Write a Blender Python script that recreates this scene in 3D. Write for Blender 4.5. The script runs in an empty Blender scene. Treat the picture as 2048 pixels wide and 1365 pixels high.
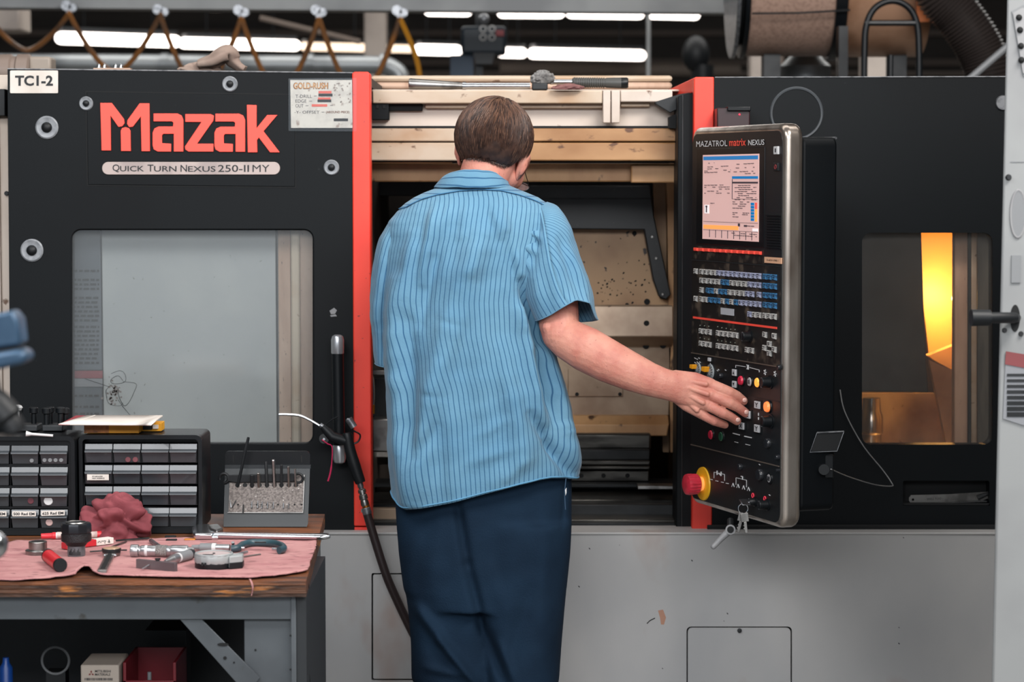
import bpy, bmesh, math, random
from math import sin, cos, pi, radians
from mathutils import Vector, Matrix, noise
from mathutils.geometry import tessellate_polygon
random.seed(7)
SC = bpy.context.scene
COL = SC.collection
# ---------------------------------------------------------------- camera
FP = 4835.0                                  # focal length in pixels of the 2048 wide frame
CZ = 1.55                                    # eye height
TL = math.atan(320.5/FP)                     # slight downward tilt
cam = bpy.data.cameras.new('camera'); camo = bpy.data.objects.new('camera', cam); COL.objects.link(camo)
cam.sensor_width = 36; cam.lens = FP/2048*36
camo.location = (0, 0, CZ); camo.rotation_euler = (pi/2-TL, 0, 0)
cam.dof.use_dof = True; cam.dof.focus_distance = 5.35; cam.dof.aperture_fstop = 5.2
cam.clip_end = 200
SC.camera = camo
# ---------------------------------------------------------------- world, lights, exposure
w = bpy.data.worlds.new('world'); SC.world = w; w.use_nodes = True
bg = w.node_tree.nodes['Background']; bg.inputs[0].default_value = (.80, .90, 1.0, 1); bg.inputs[1].default_value = .36
SC.view_settings.view_transform = 'Standard'; SC.view_settings.look = 'None'
SC.view_settings.gamma = 1; SC.view_settings.use_curve_mapping = False
SC.view_settings.exposure = 0.42
def area(name, loc, target, sx, sy, power, col=(1, 1, 1)):
    l = bpy.data.lights.new(name, 'AREA'); l.shape = 'RECTANGLE'; l.size = sx; l.size_y = sy
    l.energy = power; l.color = col
    o = bpy.data.objects.new(name, l); COL.objects.link(o); o.location = loc
    o.rotation_euler = (Vector(target)-Vector(loc)).to_track_quat('-Z', 'Y').to_euler()
    return o
area('hall_light_row', (1.9, 3.0, 4.2), (.0, 6.0, .9), 2.0, 1.4, 190, (1, .96, .92))
area('hall_light_row_left', (-2.2, 2.4, 4.2), (-.8, 5.6, .6), 2.6, 1.6, 95, (.96, .98, 1))
area('hall_light_row_front', (.4, -2.6, 3.9), (.1, 6, .5), 7.0, 1.6, 350, (.97, .98, 1))
area('hall_light_row_over_machine', (0, 5.9, 4.25), (0, 5.9, 0), 6.0, .9, 42, (1, .98, .95))
area('hall_light_row_back', (0, 13, 4.25), (0, 13, 0), 9.0, 2.0, 160, (1, .97, .93))
# ---------------------------------------------------------------- projection helpers
ST, CT = sin(TL), cos(TL)
def P(x, y, Y):
    u = (x-1024)/FP; v = (682.5-y)/FP
    s = Y/(CT+v*ST)
    return Vector((u*s, Y, CZ+s*(v*CT-ST)))
def PZ(x, y, z):                             # pixel ray meets a horizontal plane
    u = (x-1024)/FP; v = (682.5-y)/FP
    s = (z-CZ)/(v*CT-ST)
    return Vector((u*s, s*(CT+v*ST), z))
def PX(p):                                   # point -> pixel
    d = Vector(p)-Vector((0, 0, CZ))
    w_ = d.y*CT-d.z*ST; v = (d.y*ST+d.z*CT)/w_; u = d.x/w_
    return 1024+u*FP, 682.5-v*FP
# ---------------------------------------------------------------- materials
def lin(c):
    r = []
    for a in c[:3]:
        a /= 255.0
        r.append(a/12.92 if a <= .04045 else ((a+.055)/1.055)**2.4)
    return (*r, 1)
def nd(nt, t, **k):
    n = nt.nodes.new(t)
    for a, b in k.items():
        setattr(n, a, b)
    return n
def mat(name, col, rough=.5, metal=0, col2=None, scale=8, lo=.45, hi=.65, bump=0, bscale=60, stretch=(1, 1, 1), emit=0, spec=.5,
        col3=None, scale3=30, lo3=.6, hi3=.7, coat=0, sss=0, detail=4):
    m = bpy.data.materials.new(name); m.use_nodes = True; nt = m.node_tree
    b = nt.nodes['Principled BSDF']
    b.inputs['Base Color'].default_value = lin(col); b.inputs['Roughness'].default_value = rough
    b.inputs['Metallic'].default_value = metal; b.inputs['Specular IOR Level'].default_value = spec
    b.inputs['Coat Weight'].default_value = coat
    if sss:
        b.inputs['Subsurface Weight'].default_value = sss; b.inputs['Subsurface Radius'].default_value = (.012, .004, .002)
        b.inputs['Subsurface Scale'].default_value = 1.0
    if emit:
        b.inputs['Emission Color'].default_value = lin(col); b.inputs['Emission Strength'].default_value = emit
    tc = nd(nt, 'ShaderNodeTexCoord'); mp = nd(nt, 'ShaderNodeMapping'); mp.inputs['Scale'].default_value = stretch
    nt.links.new(tc.outputs['Object'], mp.inputs[0])
    last = None
    for c, s, l, h in ((col2, scale, lo, hi), (col3, scale3, lo3, hi3)):
        if c is None:
            continue
        n = nd(nt, 'ShaderNodeTexNoise'); n.inputs['Scale'].default_value = s; n.inputs['Detail'].default_value = detail
        nt.links.new(mp.outputs[0], n.inputs['Vector'])
        r = nd(nt, 'ShaderNodeMapRange'); r.inputs[1].default_value = l; r.inputs[2].default_value = h
        nt.links.new(n.outputs[0], r.inputs[0])
        x = nd(nt, 'ShaderNodeMix', data_type='RGBA'); nt.links.new(r.outputs[0], x.inputs[0])
        x.inputs[6].default_value = lin(col); x.inputs[7].default_value = lin(c)
        if last:
            nt.links.new(last.outputs[2], x.inputs[6])
        last = x
    if last:
        nt.links.new(last.outputs[2], b.inputs['Base Color'])
    if bump:
        n = nd(nt, 'ShaderNodeTexNoise'); n.inputs['Scale'].default_value = bscale; n.inputs['Detail'].default_value = 3
        nt.links.new(mp.outputs[0], n.inputs['Vector'])
        bp = nd(nt, 'ShaderNodeBump'); bp.inputs['Strength'].default_value = bump; bp.inputs['Distance'].default_value = .004
        nt.links.new(n.outputs[0], bp.inputs['Height']); nt.links.new(bp.outputs[0], b.inputs['Normal'])
    return m
M = {}
M['black'] = mat('black_paint', (11, 15, 18), .5, col2=(9, 12, 15), scale=3, col3=(36, 39, 41), scale3=70, lo3=.72, hi3=.80, spec=.18)
M['black2'] = mat('black_plastic', (14, 17, 20), .38, spec=.3)
M['dark'] = mat('dark_metal', (38, 40, 42), .5, .3, col2=(22, 24, 26), scale=14)
M['gap'] = mat('dark_gap', (10, 12, 14), .8)
M['red'] = mat('red_paint', (246, 68, 50), .42, col2=(234, 58, 44), scale=4, col3=(150, 50, 45), scale3=90, lo3=.70, hi3=.74)
M['logo'] = mat('logo_red', (255, 84, 68), .45)
M['cover'] = mat('grey_cover_paint', (178, 176, 174), .5, col2=(160, 160, 161), scale=3.0, lo=.35, hi=.7, col3=(150, 128, 118), scale3=5, lo3=.62, hi3=.8, stretch=(1, 1, .6))
M['cream'] = mat('cream_paint', (192, 174, 154), .5, col2=(168, 132, 98), scale=5, lo=.45, hi=.75, col3=(104, 74, 52), scale3=26, lo3=.66, hi3=.74, stretch=(1, 1, 1.6))
M['white'] = mat('off_white_paint', (204, 190, 178), .5, col2=(188, 172, 158), scale=6, col3=(110, 84, 66), scale3=30, lo3=.68, hi3=.75)
M['tan'] = mat('stained_tan_paint', (190, 148, 104), .5, col2=(160, 116, 76), scale=6, lo=.4, hi=.7, col3=(72, 50, 36), scale3=18, lo3=.64, hi3=.72, stretch=(1.6, 1, .7))
M['tan2'] = mat('oily_brown_sheet', (176, 142, 106), .42, col2=(140, 104, 74), scale=4, col3=(52, 38, 30), scale3=42, lo3=.67, hi3=.71)
M['steelbr'] = mat('worn_steel_cover', (172, 150, 128), .38, .25, col2=(140, 116, 96), scale=7, col3=(60, 46, 38), scale3=30, lo3=.68, hi3=.73)
M['chrome'] = mat('chrome', (205, 208, 212), .2, 1)
M['steel'] = mat('brushed_steel', (165, 163, 160), .36, 1, col2=(120, 118, 116), scale=20)
M['bezel'] = mat('worn_bezel_metal', (196, 186, 176), .27, .85, col2=(120, 104, 92), scale=14, lo=.4, hi=.75, stretch=(1, 1, .3))
M['face'] = mat('worn_black_panel', (20, 22, 24), .45, col2=(24, 22, 21), scale=7, lo=.55, hi=.7)
M['facew'] = mat('oil_stained_black_panel', (26, 25, 24), .45, col2=(96, 84, 72), scale=26, lo=.52, hi=.74, detail=6)
M['alu'] = mat('washer_metal', (150, 152, 156), .38, .8, col2=(110, 112, 116), scale=60)
M['rubber'] = mat('black_rubber', (16, 19, 22), .5, spec=.35)
M['paper'] = mat('paper', (222, 214, 206), .7, col2=(206, 196, 186), scale=9)
M['ink'] = mat('ink', (28, 30, 34), .6)
M['grey'] = mat('grey_paint', (150, 150, 150), .5, col2=(128, 128, 130), scale=6)
M['wht'] = mat('white_plastic', (205, 205, 205), .4)
def glass_mat(name, tint, fac, rough=.05, gcol=(255, 255, 255), haze=0):
    m = bpy.data.materials.new(name); m.use_nodes = True; nt = m.node_tree; nt.nodes.clear()
    o = nd(nt, 'ShaderNodeOutputMaterial'); mx = nd(nt, 'ShaderNodeMixShader')
    t = nd(nt, 'ShaderNodeBsdfTransparent'); t.inputs[0].default_value = lin(tint)
    g = nd(nt, 'ShaderNodeBsdfGlossy'); g.inputs['Roughness'].default_value = rough; g.inputs[0].default_value = lin(gcol)
    mx.inputs[0].default_value = fac
    nt.links.new(t.outputs[0], mx.inputs[1]); nt.links.new(g.outputs[0], mx.inputs[2])
    if haze:                                 # scuffed, milky plastic
        df = nd(nt, 'ShaderNodeBsdfDiffuse'); df.inputs[0].default_value = lin((190, 192, 192)); m2 = nd(nt, 'ShaderNodeMixShader'); m2.inputs[0].default_value = haze
        nt.links.new(mx.outputs[0], m2.inputs[1]); nt.links.new(df.outputs[0], m2.inputs[2]); nt.links.new(m2.outputs[0], o.inputs[0])
    else:
        nt.links.new(mx.outputs[0], o.inputs[0])
    return m
M['pane'] = glass_mat('scuffed_window_pane', (246, 248, 248), .06, .12, haze=.06)
M['panedark'] = glass_mat('oily_window_pane', (250, 246, 242), .06, .1, haze=.035)
# ---------------------------------------------------------------- mesh builder
WM = {}                                      # world matrix of each object that parents others
class MB:
    def __init__(s):
        s.v = []; s.f = []; s.uv = None
    def add(s, vs, fs):
        n = len(s.v); s.v += [Vector(a) for a in vs]; s.f += [tuple(i+n for i in f) for f in fs]; return s
    def hexa(s, p):
        return s.add(p, [(0, 1, 2, 3), (7, 6, 5, 4), (0, 4, 5, 1), (1, 5, 6, 2), (2, 6, 7, 3), (3, 7, 4, 0)])
    def box(s, a, b, mt=None):
        (x0, y0, z0), (x1, y1, z1) = a, b
        p = [Vector(q) for q in ((x0, y0, z0), (x1, y0, z0), (x1, y0, z1), (x0, y0, z1), (x0, y1, z0), (x1, y1, z0), (x1, y1, z1), (x0, y1, z1))]
        if mt is not None:
            p = [mt @ q for q in p]
        return s.hexa(p)
    def prism(s, pts, vec, holes=()):
        vec = Vector(vec); loops = [[Vector(p) for p in pts]]+[[Vector(p) for p in h] for h in holes]
        flat = [p for l in loops for p in l]; n = len(flat); fs = []
        if holes:
            for t in tessellate_polygon(loops):
                fs.append(tuple(t)); fs.append(tuple(i+n for i in reversed(t)))
        else:
            fs.append(tuple(range(n))); fs.append(tuple(range(2*n-1, n-1, -1)))
        k = 0
        for l in loops:
            m = len(l)
            for i in range(m):
                j = (i+1) % m
                fs.append((k+i, k+j, k+j+n, k+i+n))
            k += m
        return s.add(flat+[p+vec for p in flat], fs)
    def lathe(s, o, ax, prof, n=16, sx=1.0):
        ax = Vector(ax).normalized(); o = Vector(o)
        a = ax.orthogonal().normalized() if abs(ax.z) < .99 else Vector((1, 0, 0)); b = ax.cross(a)
        vs = []; fs = []
        for t, r in prof:
            for i in range(n):
                th = 2*pi*i/n
                vs.append(o+ax*t+(a*cos(th)*sx+b*sin(th))*max(r, 1e-5))
        for k in range(len(prof)-1):
            for i in range(n):
                j = (i+1) % n
                fs.append((k*n+i, k*n+j, (k+1)*n+j, (k+1)*n+i))
        fs.append(tuple(range(n-1, -1, -1))); fs.append(tuple((len(prof)-1)*n+i for i in range(n)))
        return s.add(vs, fs)
    def cyl(s, p0, p1, r0, r1=None, n=16):
        p0 = Vector(p0); p1 = Vector(p1); r1 = r0 if r1 is None else r1
        return s.lathe(p0, p1-p0, [(0, r0), ((p1-p0).length, r1)], n)
    def tube(s, pts, r, n=8, closed=False):
        pts = [Vector(p) for p in pts]; m = len(pts); rs = r if isinstance(r, (list, tuple)) else [r]*m
        vs = []; fs = []; up = None
        for i, p in enumerate(pts):
            if closed:
                d = pts[(i+1) % m]-pts[i-1]
            else:
                d = pts[min(i+1, m-1)]-pts[max(i-1, 0)]
            d.normalize()
            if up is None:
                up = d.orthogonal().normalized()
            up = (up-d*up.dot(d)).normalized(); sd = d.cross(up)
            for k in range(n):
                th = 2*pi*k/n
                vs.append(p+(up*cos(th)+sd*sin(th))*rs[i])
        for i in range(m if closed else m-1):
            a, b = i*n, ((i+1) % m)*n
            for k in range(n):
                j = (k+1) % n
                fs.append((a+k, a+j, b+j, b+k))
        if not closed:
            fs.append(tuple(range(n-1, -1, -1))); fs.append(tuple((m-1)*n+i for i in range(n)))
        return s.add(vs, fs)
    def ball(s, c, rx, ry=None, rz=None, rot=None, n=16, m=10):
        ry = rx if ry is None else ry; rz = rx if rz is None else rz; c = Vector(c)
        vs = []; fs = []
        for i in range(m+1):
            ph = -pi/2+pi*i/m
            for k in range(n):
                th = 2*pi*k/n
                q = Vector((rx*cos(ph)*cos(th), ry*cos(ph)*sin(th), rz*sin(ph)))
                if i in (0, m):
                    q = Vector((1e-5*cos(th), 1e-5*sin(th), rz*sin(ph)))
                if rot is not None:
                    q = rot @ q
                vs.append(c+q)
        for i in range(m):
            for k in range(n):
                j = (k+1) % n
                fs.append((i*n+k, i*n+j, (i+1)*n+j, (i+1)*n+k))
        fs.append(tuple(range(n-1, -1, -1))); fs.append(tuple(m*n+i for i in range(n)))
        return s.add(vs, fs)
    def grid(s, rows, wrap=False, cap=False):
        R = len(rows); C = len(rows[0]); base = len(s.v)
        s.v += [Vector(p) for r in rows for p in r]
        for i in range(R-1):
            for k in range(C if wrap else C-1):
                j = (k+1) % C
                s.f.append((base+i*C+k, base+i*C+j, base+(i+1)*C+j, base+(i+1)*C+k))
        if cap:
            s.f.append(tuple(base+k for k in range(C-1, -1, -1))); s.f.append(tuple(base+(R-1)*C+k for k in range(C)))
        return s
    def mesh(s, name, mtx=None):
        me = bpy.data.meshes.new(name)
        vs = s.v if mtx is None else [mtx @ v for v in s.v]
        me.from_pydata([tuple(v) for v in vs], [], s.f)
        if s.uv:
            ul = me.uv_layers.new(name='uv')
            for l in me.loops:
                ul.data[l.index].uv = s.uv[l.vertex_index]
        bm = bmesh.new(); bm.from_mesh(me); bmesh.ops.recalc_face_normals(bm, faces=bm.faces); bm.to_mesh(me); bm.free()
        return me
def finish(o, me, m, bevel, smooth, sub, solid):
    if m is not None:
        me.materials.clear(); me.materials.append(M[m] if isinstance(m, str) else m)
    if smooth:
        me.shade_smooth()
        if smooth is not True:
            me.set_sharp_from_angle(angle=radians(smooth))
    if solid:
        md = o.modifiers.new('solid', 'SOLIDIFY'); md.thickness = solid; md.offset = -1
    if bevel:
        md = o.modifiers.new('bevel', 'BEVEL'); md.width = bevel; md.segments = 2; md.limit_method = 'ANGLE'; md.angle_limit = radians(40)
    if sub:
        md = o.modifiers.new('sub', 'SUBSURF'); md.levels = sub; md.render_levels = sub
def tag(o, label=None, cat=None, group=None, kind=None):
    for k, v in (('label', label), ('category', cat), ('group', group), ('kind', kind)):
        if v:
            o[k] = v
    return o
def thing(name, label, cat, loc, group=None, rz=0, kind=None):
    o = bpy.data.objects.new(name, None); COL.objects.link(o); o.empty_display_size = .05
    o.location = loc; o.rotation_euler = (0, 0, rz)
    WM[o.name] = Matrix.Translation(Vector(loc)) @ Matrix.Rotation(rz, 4, 'Z')
    return tag(o, label, cat, group, kind)
def obj(name, mb, m, parent=None, bevel=0, smooth=35, sub=0, solid=0, label=None, local=False):
    """link an MB (world coordinates, unless local) as one mesh object under parent"""
    if parent is None:
        c = sum(mb.v, Vector())/len(mb.v); c.z = min(v.z for v in mb.v)
        W = Matrix.Translation(c)
        me = mb.mesh(name, W.inverted())
        o = bpy.data.objects.new(name, me); COL.objects.link(o); o.location = c; WM[o.name] = W
    else:
        W = WM[parent.name]
        me = mb.mesh(name, None if local else W.inverted())
        o = bpy.data.objects.new(name, me); COL.objects.link(o); o.parent = parent; WM[o.name] = W
    finish(o, me, m, bevel, smooth, sub, solid)
    if label:
        o['label'] = label
    return o
def inst(name, me, parent, loc, rot=None, scale=None, label=None):
    """another object with shared mesh data, placed in its parent's space"""
    o = bpy.data.objects.new(name, me); COL.objects.link(o); o.parent = parent; o.location = loc
    if rot is not None:
        o.rotation_euler = rot
    if scale is not None:
        o.scale = scale
    if label:
        o['label'] = label
    L = Matrix.LocRotScale(Vector(loc), o.rotation_euler, o.scale)
    WM[o.name] = (WM[parent.name] if parent else Matrix()) @ L
    return o
def one(name, mb, m, label, cat, group=None, kind=None, **k):
    return tag(obj(name, mb, m, None, **k), label, cat, group, kind)
def struct(name, mb, m, **k):
    return tag(obj(name, mb, m, None, **k), kind='structure')
_fc = {}
def textmesh(s, off=0.0, space=1.0):
    key = (s, off, space)
    if key in _fc:
        return _fc[key]
    cu = bpy.data.curves.new('t', 'FONT'); cu.body = s; cu.offset = off; cu.resolution_u = 3; cu.space_character = space
    ob = bpy.data.objects.new('t', cu); COL.objects.link(ob)
    dg = bpy.context.evaluated_depsgraph_get(); dg.update()
    me = bpy.data.meshes.new_from_object(ob.evaluated_get(dg))
    vs = [v.co.copy() for v in me.vertices]; fs = [tuple(p.vertices) for p in me.polygons]
    bpy.data.objects.remove(ob); bpy.data.curves.remove(cu); bpy.data.meshes.remove(me)
    x0 = min(v.x for v in vs); x1 = max(v.x for v in vs); y0 = min(v.y for v in vs); y1 = max(v.y for v in vs)
    _fc[key] = ([((v.x-x0)/(x1-x0), (v.y-y0)/(y1-y0)) for v in vs], fs)
    return _fc[key]
def addtext(mb, s, p0, p1, p2, off=0.0, space=1.0):
    """lettering stretched over the parallelogram bottom-left p0, bottom-right p1, top-left p2"""
    uv, fs = textmesh(s, off, space); p0 = Vector(p0); a = Vector(p1)-p0; b = Vector(p2)-p0
    mb.add([p0+a*u+b*v for u, v in uv], fs); return mb
def ptext(mb, s, x0, y0, x1, y1, Y, off=0.0, space=1.0):   # pixel rectangle at depth Y
    return addtext(mb, s, P(x0, y1, Y), P(x1, y1, Y), P(x0, y0, Y), off, space)
def rr(x0, y0, x1, y1, r, n=5):                            # rounded rectangle points
    out = []
    for cx, cy, a in ((x1-r, y0+r, -90), (x1-r, y1-r, 0), (x0+r, y1-r, 90), (x0+r, y0+r, 180)):
        for i in range(n+1):
            t = radians(a+90*i/n); out.append((cx+r*cos(t), cy+r*sin(t)))
    return out
def pb(mb, x0, y0, x1, y1, Y, d, Y2=None):
    """box whose front face covers a pixel rectangle at depth Y, d deep"""
    a = P((x0+x1)/2, (y0+y1)/2, Y); xa = P(x0, (y0+y1)/2, Y).x; xb = P(x1, (y0+y1)/2, Y).x
    za = P((x0+x1)/2, y1, Y).z; zb = P((x0+x1)/2, y0, Y).z
    return mb.box((xa, Y, za), (xb, Y+d, zb))
def pbox(name, x0, y0, x1, y1, Y, d, m, parent=None, bevel=.002, label=None, cat=None, group=None, kind=None, **k):
    mb = MB(); pb(mb, x0, y0, x1, y1, Y, d)
    o = obj(name, mb, m, parent, bevel=bevel, **k)
    tag(o, label, cat, group, kind); return o
def pprism(name, pts, Y, d, m, parent=None, bevel=0, holes=(), **k):
    mb = MB().prism([P(x, y, Y) for x, y in pts], (0, d, 0), [[P(x, y, Y) for x, y in h] for h in holes])
    return obj(name, mb, m, parent, bevel=bevel, **k)
def smooth_path(pts, n=8):
    pts = [Vector(p) for p in pts]; out = []
    for i in range(len(pts)-1):
        a = pts[max(i-1, 0)]; b = pts[i]; c = pts[i+1]; d = pts[min(i+2, len(pts)-1)]
        for k in range(n):
            t = k/n
            out.append(.5*((2*b)+(c-a)*t+(2*a-5*b+4*c-d)*t*t+(3*b-a-3*c+d)*t**3))
    out.append(pts[-1]); return out
# ---------------------------------------------------------------- the hall
M['concrete'] = mat('concrete_floor', (120, 118, 114), .5, col2=(96, 94, 92), scale=3)
M['hallwall'] = mat('hall_wall', (70, 64, 60), .8, col2=(54, 50, 48), scale=.8, stretch=(1, 1, 4))
M['hallwall2'] = mat('hall_side_wall', (150, 150, 148), .8, col2=(132, 132, 130), scale=1)
M['hallceil'] = mat('hall_ceiling', (62, 62, 64), .8, col2=(48, 48, 50), scale=1)
struct('floor', MB().box((-14, -6, -.1), (14, 30, 0)), 'concrete')
struct('ceiling', MB().box((-14, -6, 4.5), (14, 30, 4.6)), 'hallceil')
struct('wall_back', MB().box((-14, 29, 0), (14, 29.2, 4.5)), 'hallwall')
struct('wall_left', MB().box((-14.2, -6, 0), (-14, 29, 4.5)), 'hallwall2')
struct('wall_right', MB().box((14, -6, 0), (14.2, 29, 4.5)), 'hallwall2')
M['brown'] = mat('wall_band', (104, 92, 84), .7)
M['bandlt'] = mat('wall_band_light', (128, 116, 106), .7)
for i, (y0, y1, m) in enumerate(((118, 132, 'brown'), (142, 152, 'bandlt'), (60, 72, 'brown'))):
    mb = MB(); pb(mb, -200, y0, 2300, y1, 28.8, .15); struct('trim_%d' % (i+1), mb, m)
# ---------------------------------------------------------------- the turning centre
YD = 5.97; YR = 6.0
L = thing('turning_center', 'large black and grey turning machine with red edge posts behind the man', 'lathe', (0, 6.3, 0))
def part(name, x0, y0, x1, y1, Y, d, m, bevel=.002, parent=None, **k):
    return pbox(name, x0, y0, x1, y1, Y, d, m, parent or L, bevel, **k)
# base cover with the two access panels let into it
YB = 5.93
out = [(613, 1068), (1995, 1071), (2080, 1071), (2080, 1660), (760, 1660), (700, 1410), (655, 1372), (632, 1330), (621, 1270), (615, 1180)]
apA = rr(743, 1147, 1003, 1362, 3, 2); apB = rr(1373, 1254, 1584, 1560, 9, 4)
pprism('base_cover', out, YB, .02, 'cover', L, holes=[apA, apB])
mb = MB(); mb.prism([P(x, y, YB+.02) for x, y in out], (0, .06, 0)); obj('cover_backing', mb, 'gap', L)
pprism('access_panel', rr(746, 1150, 1000, 1359, 3, 2), YB+.001, .012, 'cover', L, bevel=.001)
pprism('access_panel', rr(1375.5, 1256.5, 1581.5, 1557, 9, 4), YB+.001, .012, 'cover', L, bevel=.001)
mb = MB(); mb.lathe(P(1479, 1262, YB-.0005), (0, -1, 0), [(0, .0058), (.003, .0055), (.0035, .003)], 14); obj('panel_screw', mb, 'dark', L)
mb = MB(); a = P(613, 1067, YB); b = P(2080, 1067, YB); mb.box((a.x, YB-.004, a.z-.004), (b.x, YB+.12, a.z+.002)); obj('base_ledge', mb, 'cover', L, bevel=.002)
mb = MB(); mb.box((-1.35, 6.02, .02), (1.6, 7.5, .62)); obj('machine_bed', mb, 'gap', L)
# red drips and marks on the cover
mk = MB()
for x, y, s in ((1179, 1098, 4), (1158, 1174, 4), (1384, 1122, 4), (1448, 1243, 2.5), (1807, 1076, 3), (1325, 1338, 3), (1455, 1228, 4), (1798, 1256, 3), (1798, 1288, 4), (1239, 1091, 2)):
    q = P(x, y, YB-.0006); mk.lathe(q, (0, -1, 0), [(0, s*.0007), (.0003, s*.0006)], 7, .5)
mk.tube([P(1294, 1248, YB-.0006), P(1300, 1242, YB-.0006), P(1310, 1237, YB-.0006)], .0012, 5)
obj('chip_mark', mk, 'dark', L)
M['rust'] = mat('rust_stain', (170, 126, 104), .6)
mk = MB(); mk.prism([P(x, y, YB-.0004) for x, y in ((1316, 1222), (1326, 1220), (1332, 1236), (1328, 1250), (1322, 1250), (1320, 1236))], (0, -.0002, 0)); obj('rust_spot', mk, 'rust', L)
# left side panel seen beside the door
part('side_panel', -90, 190, 4, 1300, 6.05, .4, 'white')
part('side_panel', 6, 236, 23, 1300, 6.06, .4, 'white')
part('side_panel', -90, 150, 22, 188, 6.12, .3, 'white')
part('side_box', -60, 178, 10, 232, 6.03, .05, 'dark')
mb = MB(); mb.lathe(P(13, 387, 6.055), (0, -1, 0), [(0, .006), (.004, .005)], 12); obj('panel_bolt', mb, 'dark', L)
# sliding door
win = rr(142, 458, 628, 889, 20, 6)
door = pprism('sliding_door', [(15, 138), (706, 146), (709, 1063), (22, 1063)], YD, .05, 'black', L, holes=[win], bevel=0)
mb = MB(); mb.tube([P(15, 138, YD-.001), P(706, 146, YD-.001)], .0018, 6); obj('door_top_edge', mb, 'alu', door)
pprism('red_edge_strip', [(704, 147), (708, 143.5), (736, 143.5), (740, 148), (743.5, 1053), (708, 1053)], YD-.006, .07, 'red', door, bevel=.003)
pprism('red_edge_foot', [(708, 1055), (743, 1055), (743, 1064), (708, 1064)], YD, .05, 'red', door, bevel=.002)
g = .9
pprism('name_panel_groove', [(171, 182), (592, 188), (592, 376), (174, 372)], YD-.0012, .001, 'gap', door)
pprism('name_panel', [(173.5, 184.5), (590, 190), (590, 373.5), (176, 369.5)], YD-.003, .003, 'black', door, bevel=.001)
K = 2.6947
LET = [
 [(540, 555), (602, 555), (668, 642), (671, 665), (658, 682), (638, 685), (596, 626), (598, 812), (547, 812)],
 [(752, 557), (805, 557), (808, 816), (762, 816), (758, 630), (716, 684), (696, 686), (684, 668), (686, 648)],
 [(650, 705), (657, 691), (676, 685), (694, 691), (703, 705), (705, 815), (652, 815)],
 [(1330, 565), (1383, 567), (1383, 690), (1440, 620), (1495, 620), (1420, 708), (1508, 822), (1455, 822), (1395, 742), (1385, 755), (1387, 822), (1335, 822)],
 [(998, 615), (1135, 615), (1153, 624), (1150, 650), (1062, 775), (1150, 775), (1150, 818), (1015, 818), (998, 806), (996, 790), (1085, 658), (998, 658)]]
aa = [(827, 612), (955, 612), (978, 622), (988, 645), (988, 818), (936, 818), (936, 722), (880, 722), (873, 730), (873, 772), (922, 775), (922, 818), (850, 818), (828, 806), (822, 785), (822, 715), (832, 692), (855, 682), (932, 682), (934, 662), (926, 655), (827, 655)]
LET += [aa, [(x+333, y+1) for x, y in aa]]
def letter(polys):
    mb = MB()
    for p in polys:
        mb.prism([P(x/K, y/K, YD-.0075) for x, y in p], (0, .0045, 0))
    obj('logo_letter', mb, 'logo', door, bevel=.0008)
letter(LET[:3]); letter([LET[5]]); letter([LET[4]]); letter([LET[6]]); letter([LET[3]])
M['badge'] = mat('badge_metal', (182, 166, 160), .42, .3, col2=(160, 146, 142), scale=14)
bd = pprism('model_badge', rr(204, 324, 560, 349.5, 12.4, 7), YD-.006, .003, 'badge', door, bevel=.0008)
mb = MB(); t = 'QUICK TURN NEXUS 250-II MY'
segs = [('Q', 224, 1), ('UICK', 0, 0)]
def smallcaps(mb, words, y0, y1, ysm, Y):
    for s, x0, x1, big in words:
        ptext(mb, s, x0, y0 if big else ysm, x1, y1, Y, .012)
ptext(mb, 'Q', 225, 329, 239, 345, YD-.0066, .01); ptext(mb, 'UICK', 240, 332, 288, 343, YD-.0066, .01)
ptext(mb, 'T', 295, 329.5, 307, 343.3, YD-.0066, .01); ptext(mb, 'URN', 308, 332.3, 353, 343.5, YD-.0066, .01)
ptext(mb, 'N', 361, 330, 374, 343.8, YD-.0066, .01); ptext(mb, 'EXUS', 376, 332.5, 431, 343.8, YD-.0066, .01)
ptext(mb, '250-II', 436, 330, 498, 344.2, YD-.0066, .008); ptext(mb, 'MY', 505, 330, 539, 344.2, YD-.0066, 0)
obj('badge_lettering', mb, 'ink', bd)
M['washer'] = mat('dull_zinc', (142, 145, 149), .5, .15, col2=(120, 123, 127), scale=60)
M['endcap'] = mat('handle_end_metal', (186, 188, 192), .3, .7)
def door_bolt(x, y, r, par):
    c = P(x, y, YD-.001 if par is door else YR-.001); s = r*c.y/FP
    mb = MB(); mb.lathe(c, (0, -1, 0), [(0, s), (.002, s), (.0045, s*.88), (.003, s*.62), (.003, .001)], 24)
    o = obj('bolt_washer', mb, 'washer', par)
    mb = MB(); mb.lathe(c, (0, -1, 0), [(.001, s*.46), (.006, s*.46), (.010, s*.36), (.0125, s*.12)], 18)
    obj('bolt_cap', mb, 'rubber', par)
for x, y, r in ((172.5, 207, 14), (94, 255, 23), (460, 168, 15.5), (663, 335, 15.5), (64, 501, 23)):
    door_bolt(x, y, r, door)
# number plate
pl = pprism('number_plate', rr(20, 141, 116, 186.5, 2, 2), YD-.003, .002, 'paper', door)
mb = MB(); ptext(mb, 'TC1-2', 30, 151, 106, 172, YD-.0036, .035); obj('plate_lettering', mb, 'ink', door)
# white scuff on the door
mb = MB()
for p in (((659, 622), (668, 616), (674, 621), (670, 628), (662, 629)), ((660, 631), (671, 629), (674, 633), (662, 634))):
    mb.prism([P(x, y, YD-.0008) for x, y in p], (0, -.0003, 0))
obj('paint_scuff', mb, 'grey', door)
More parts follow.
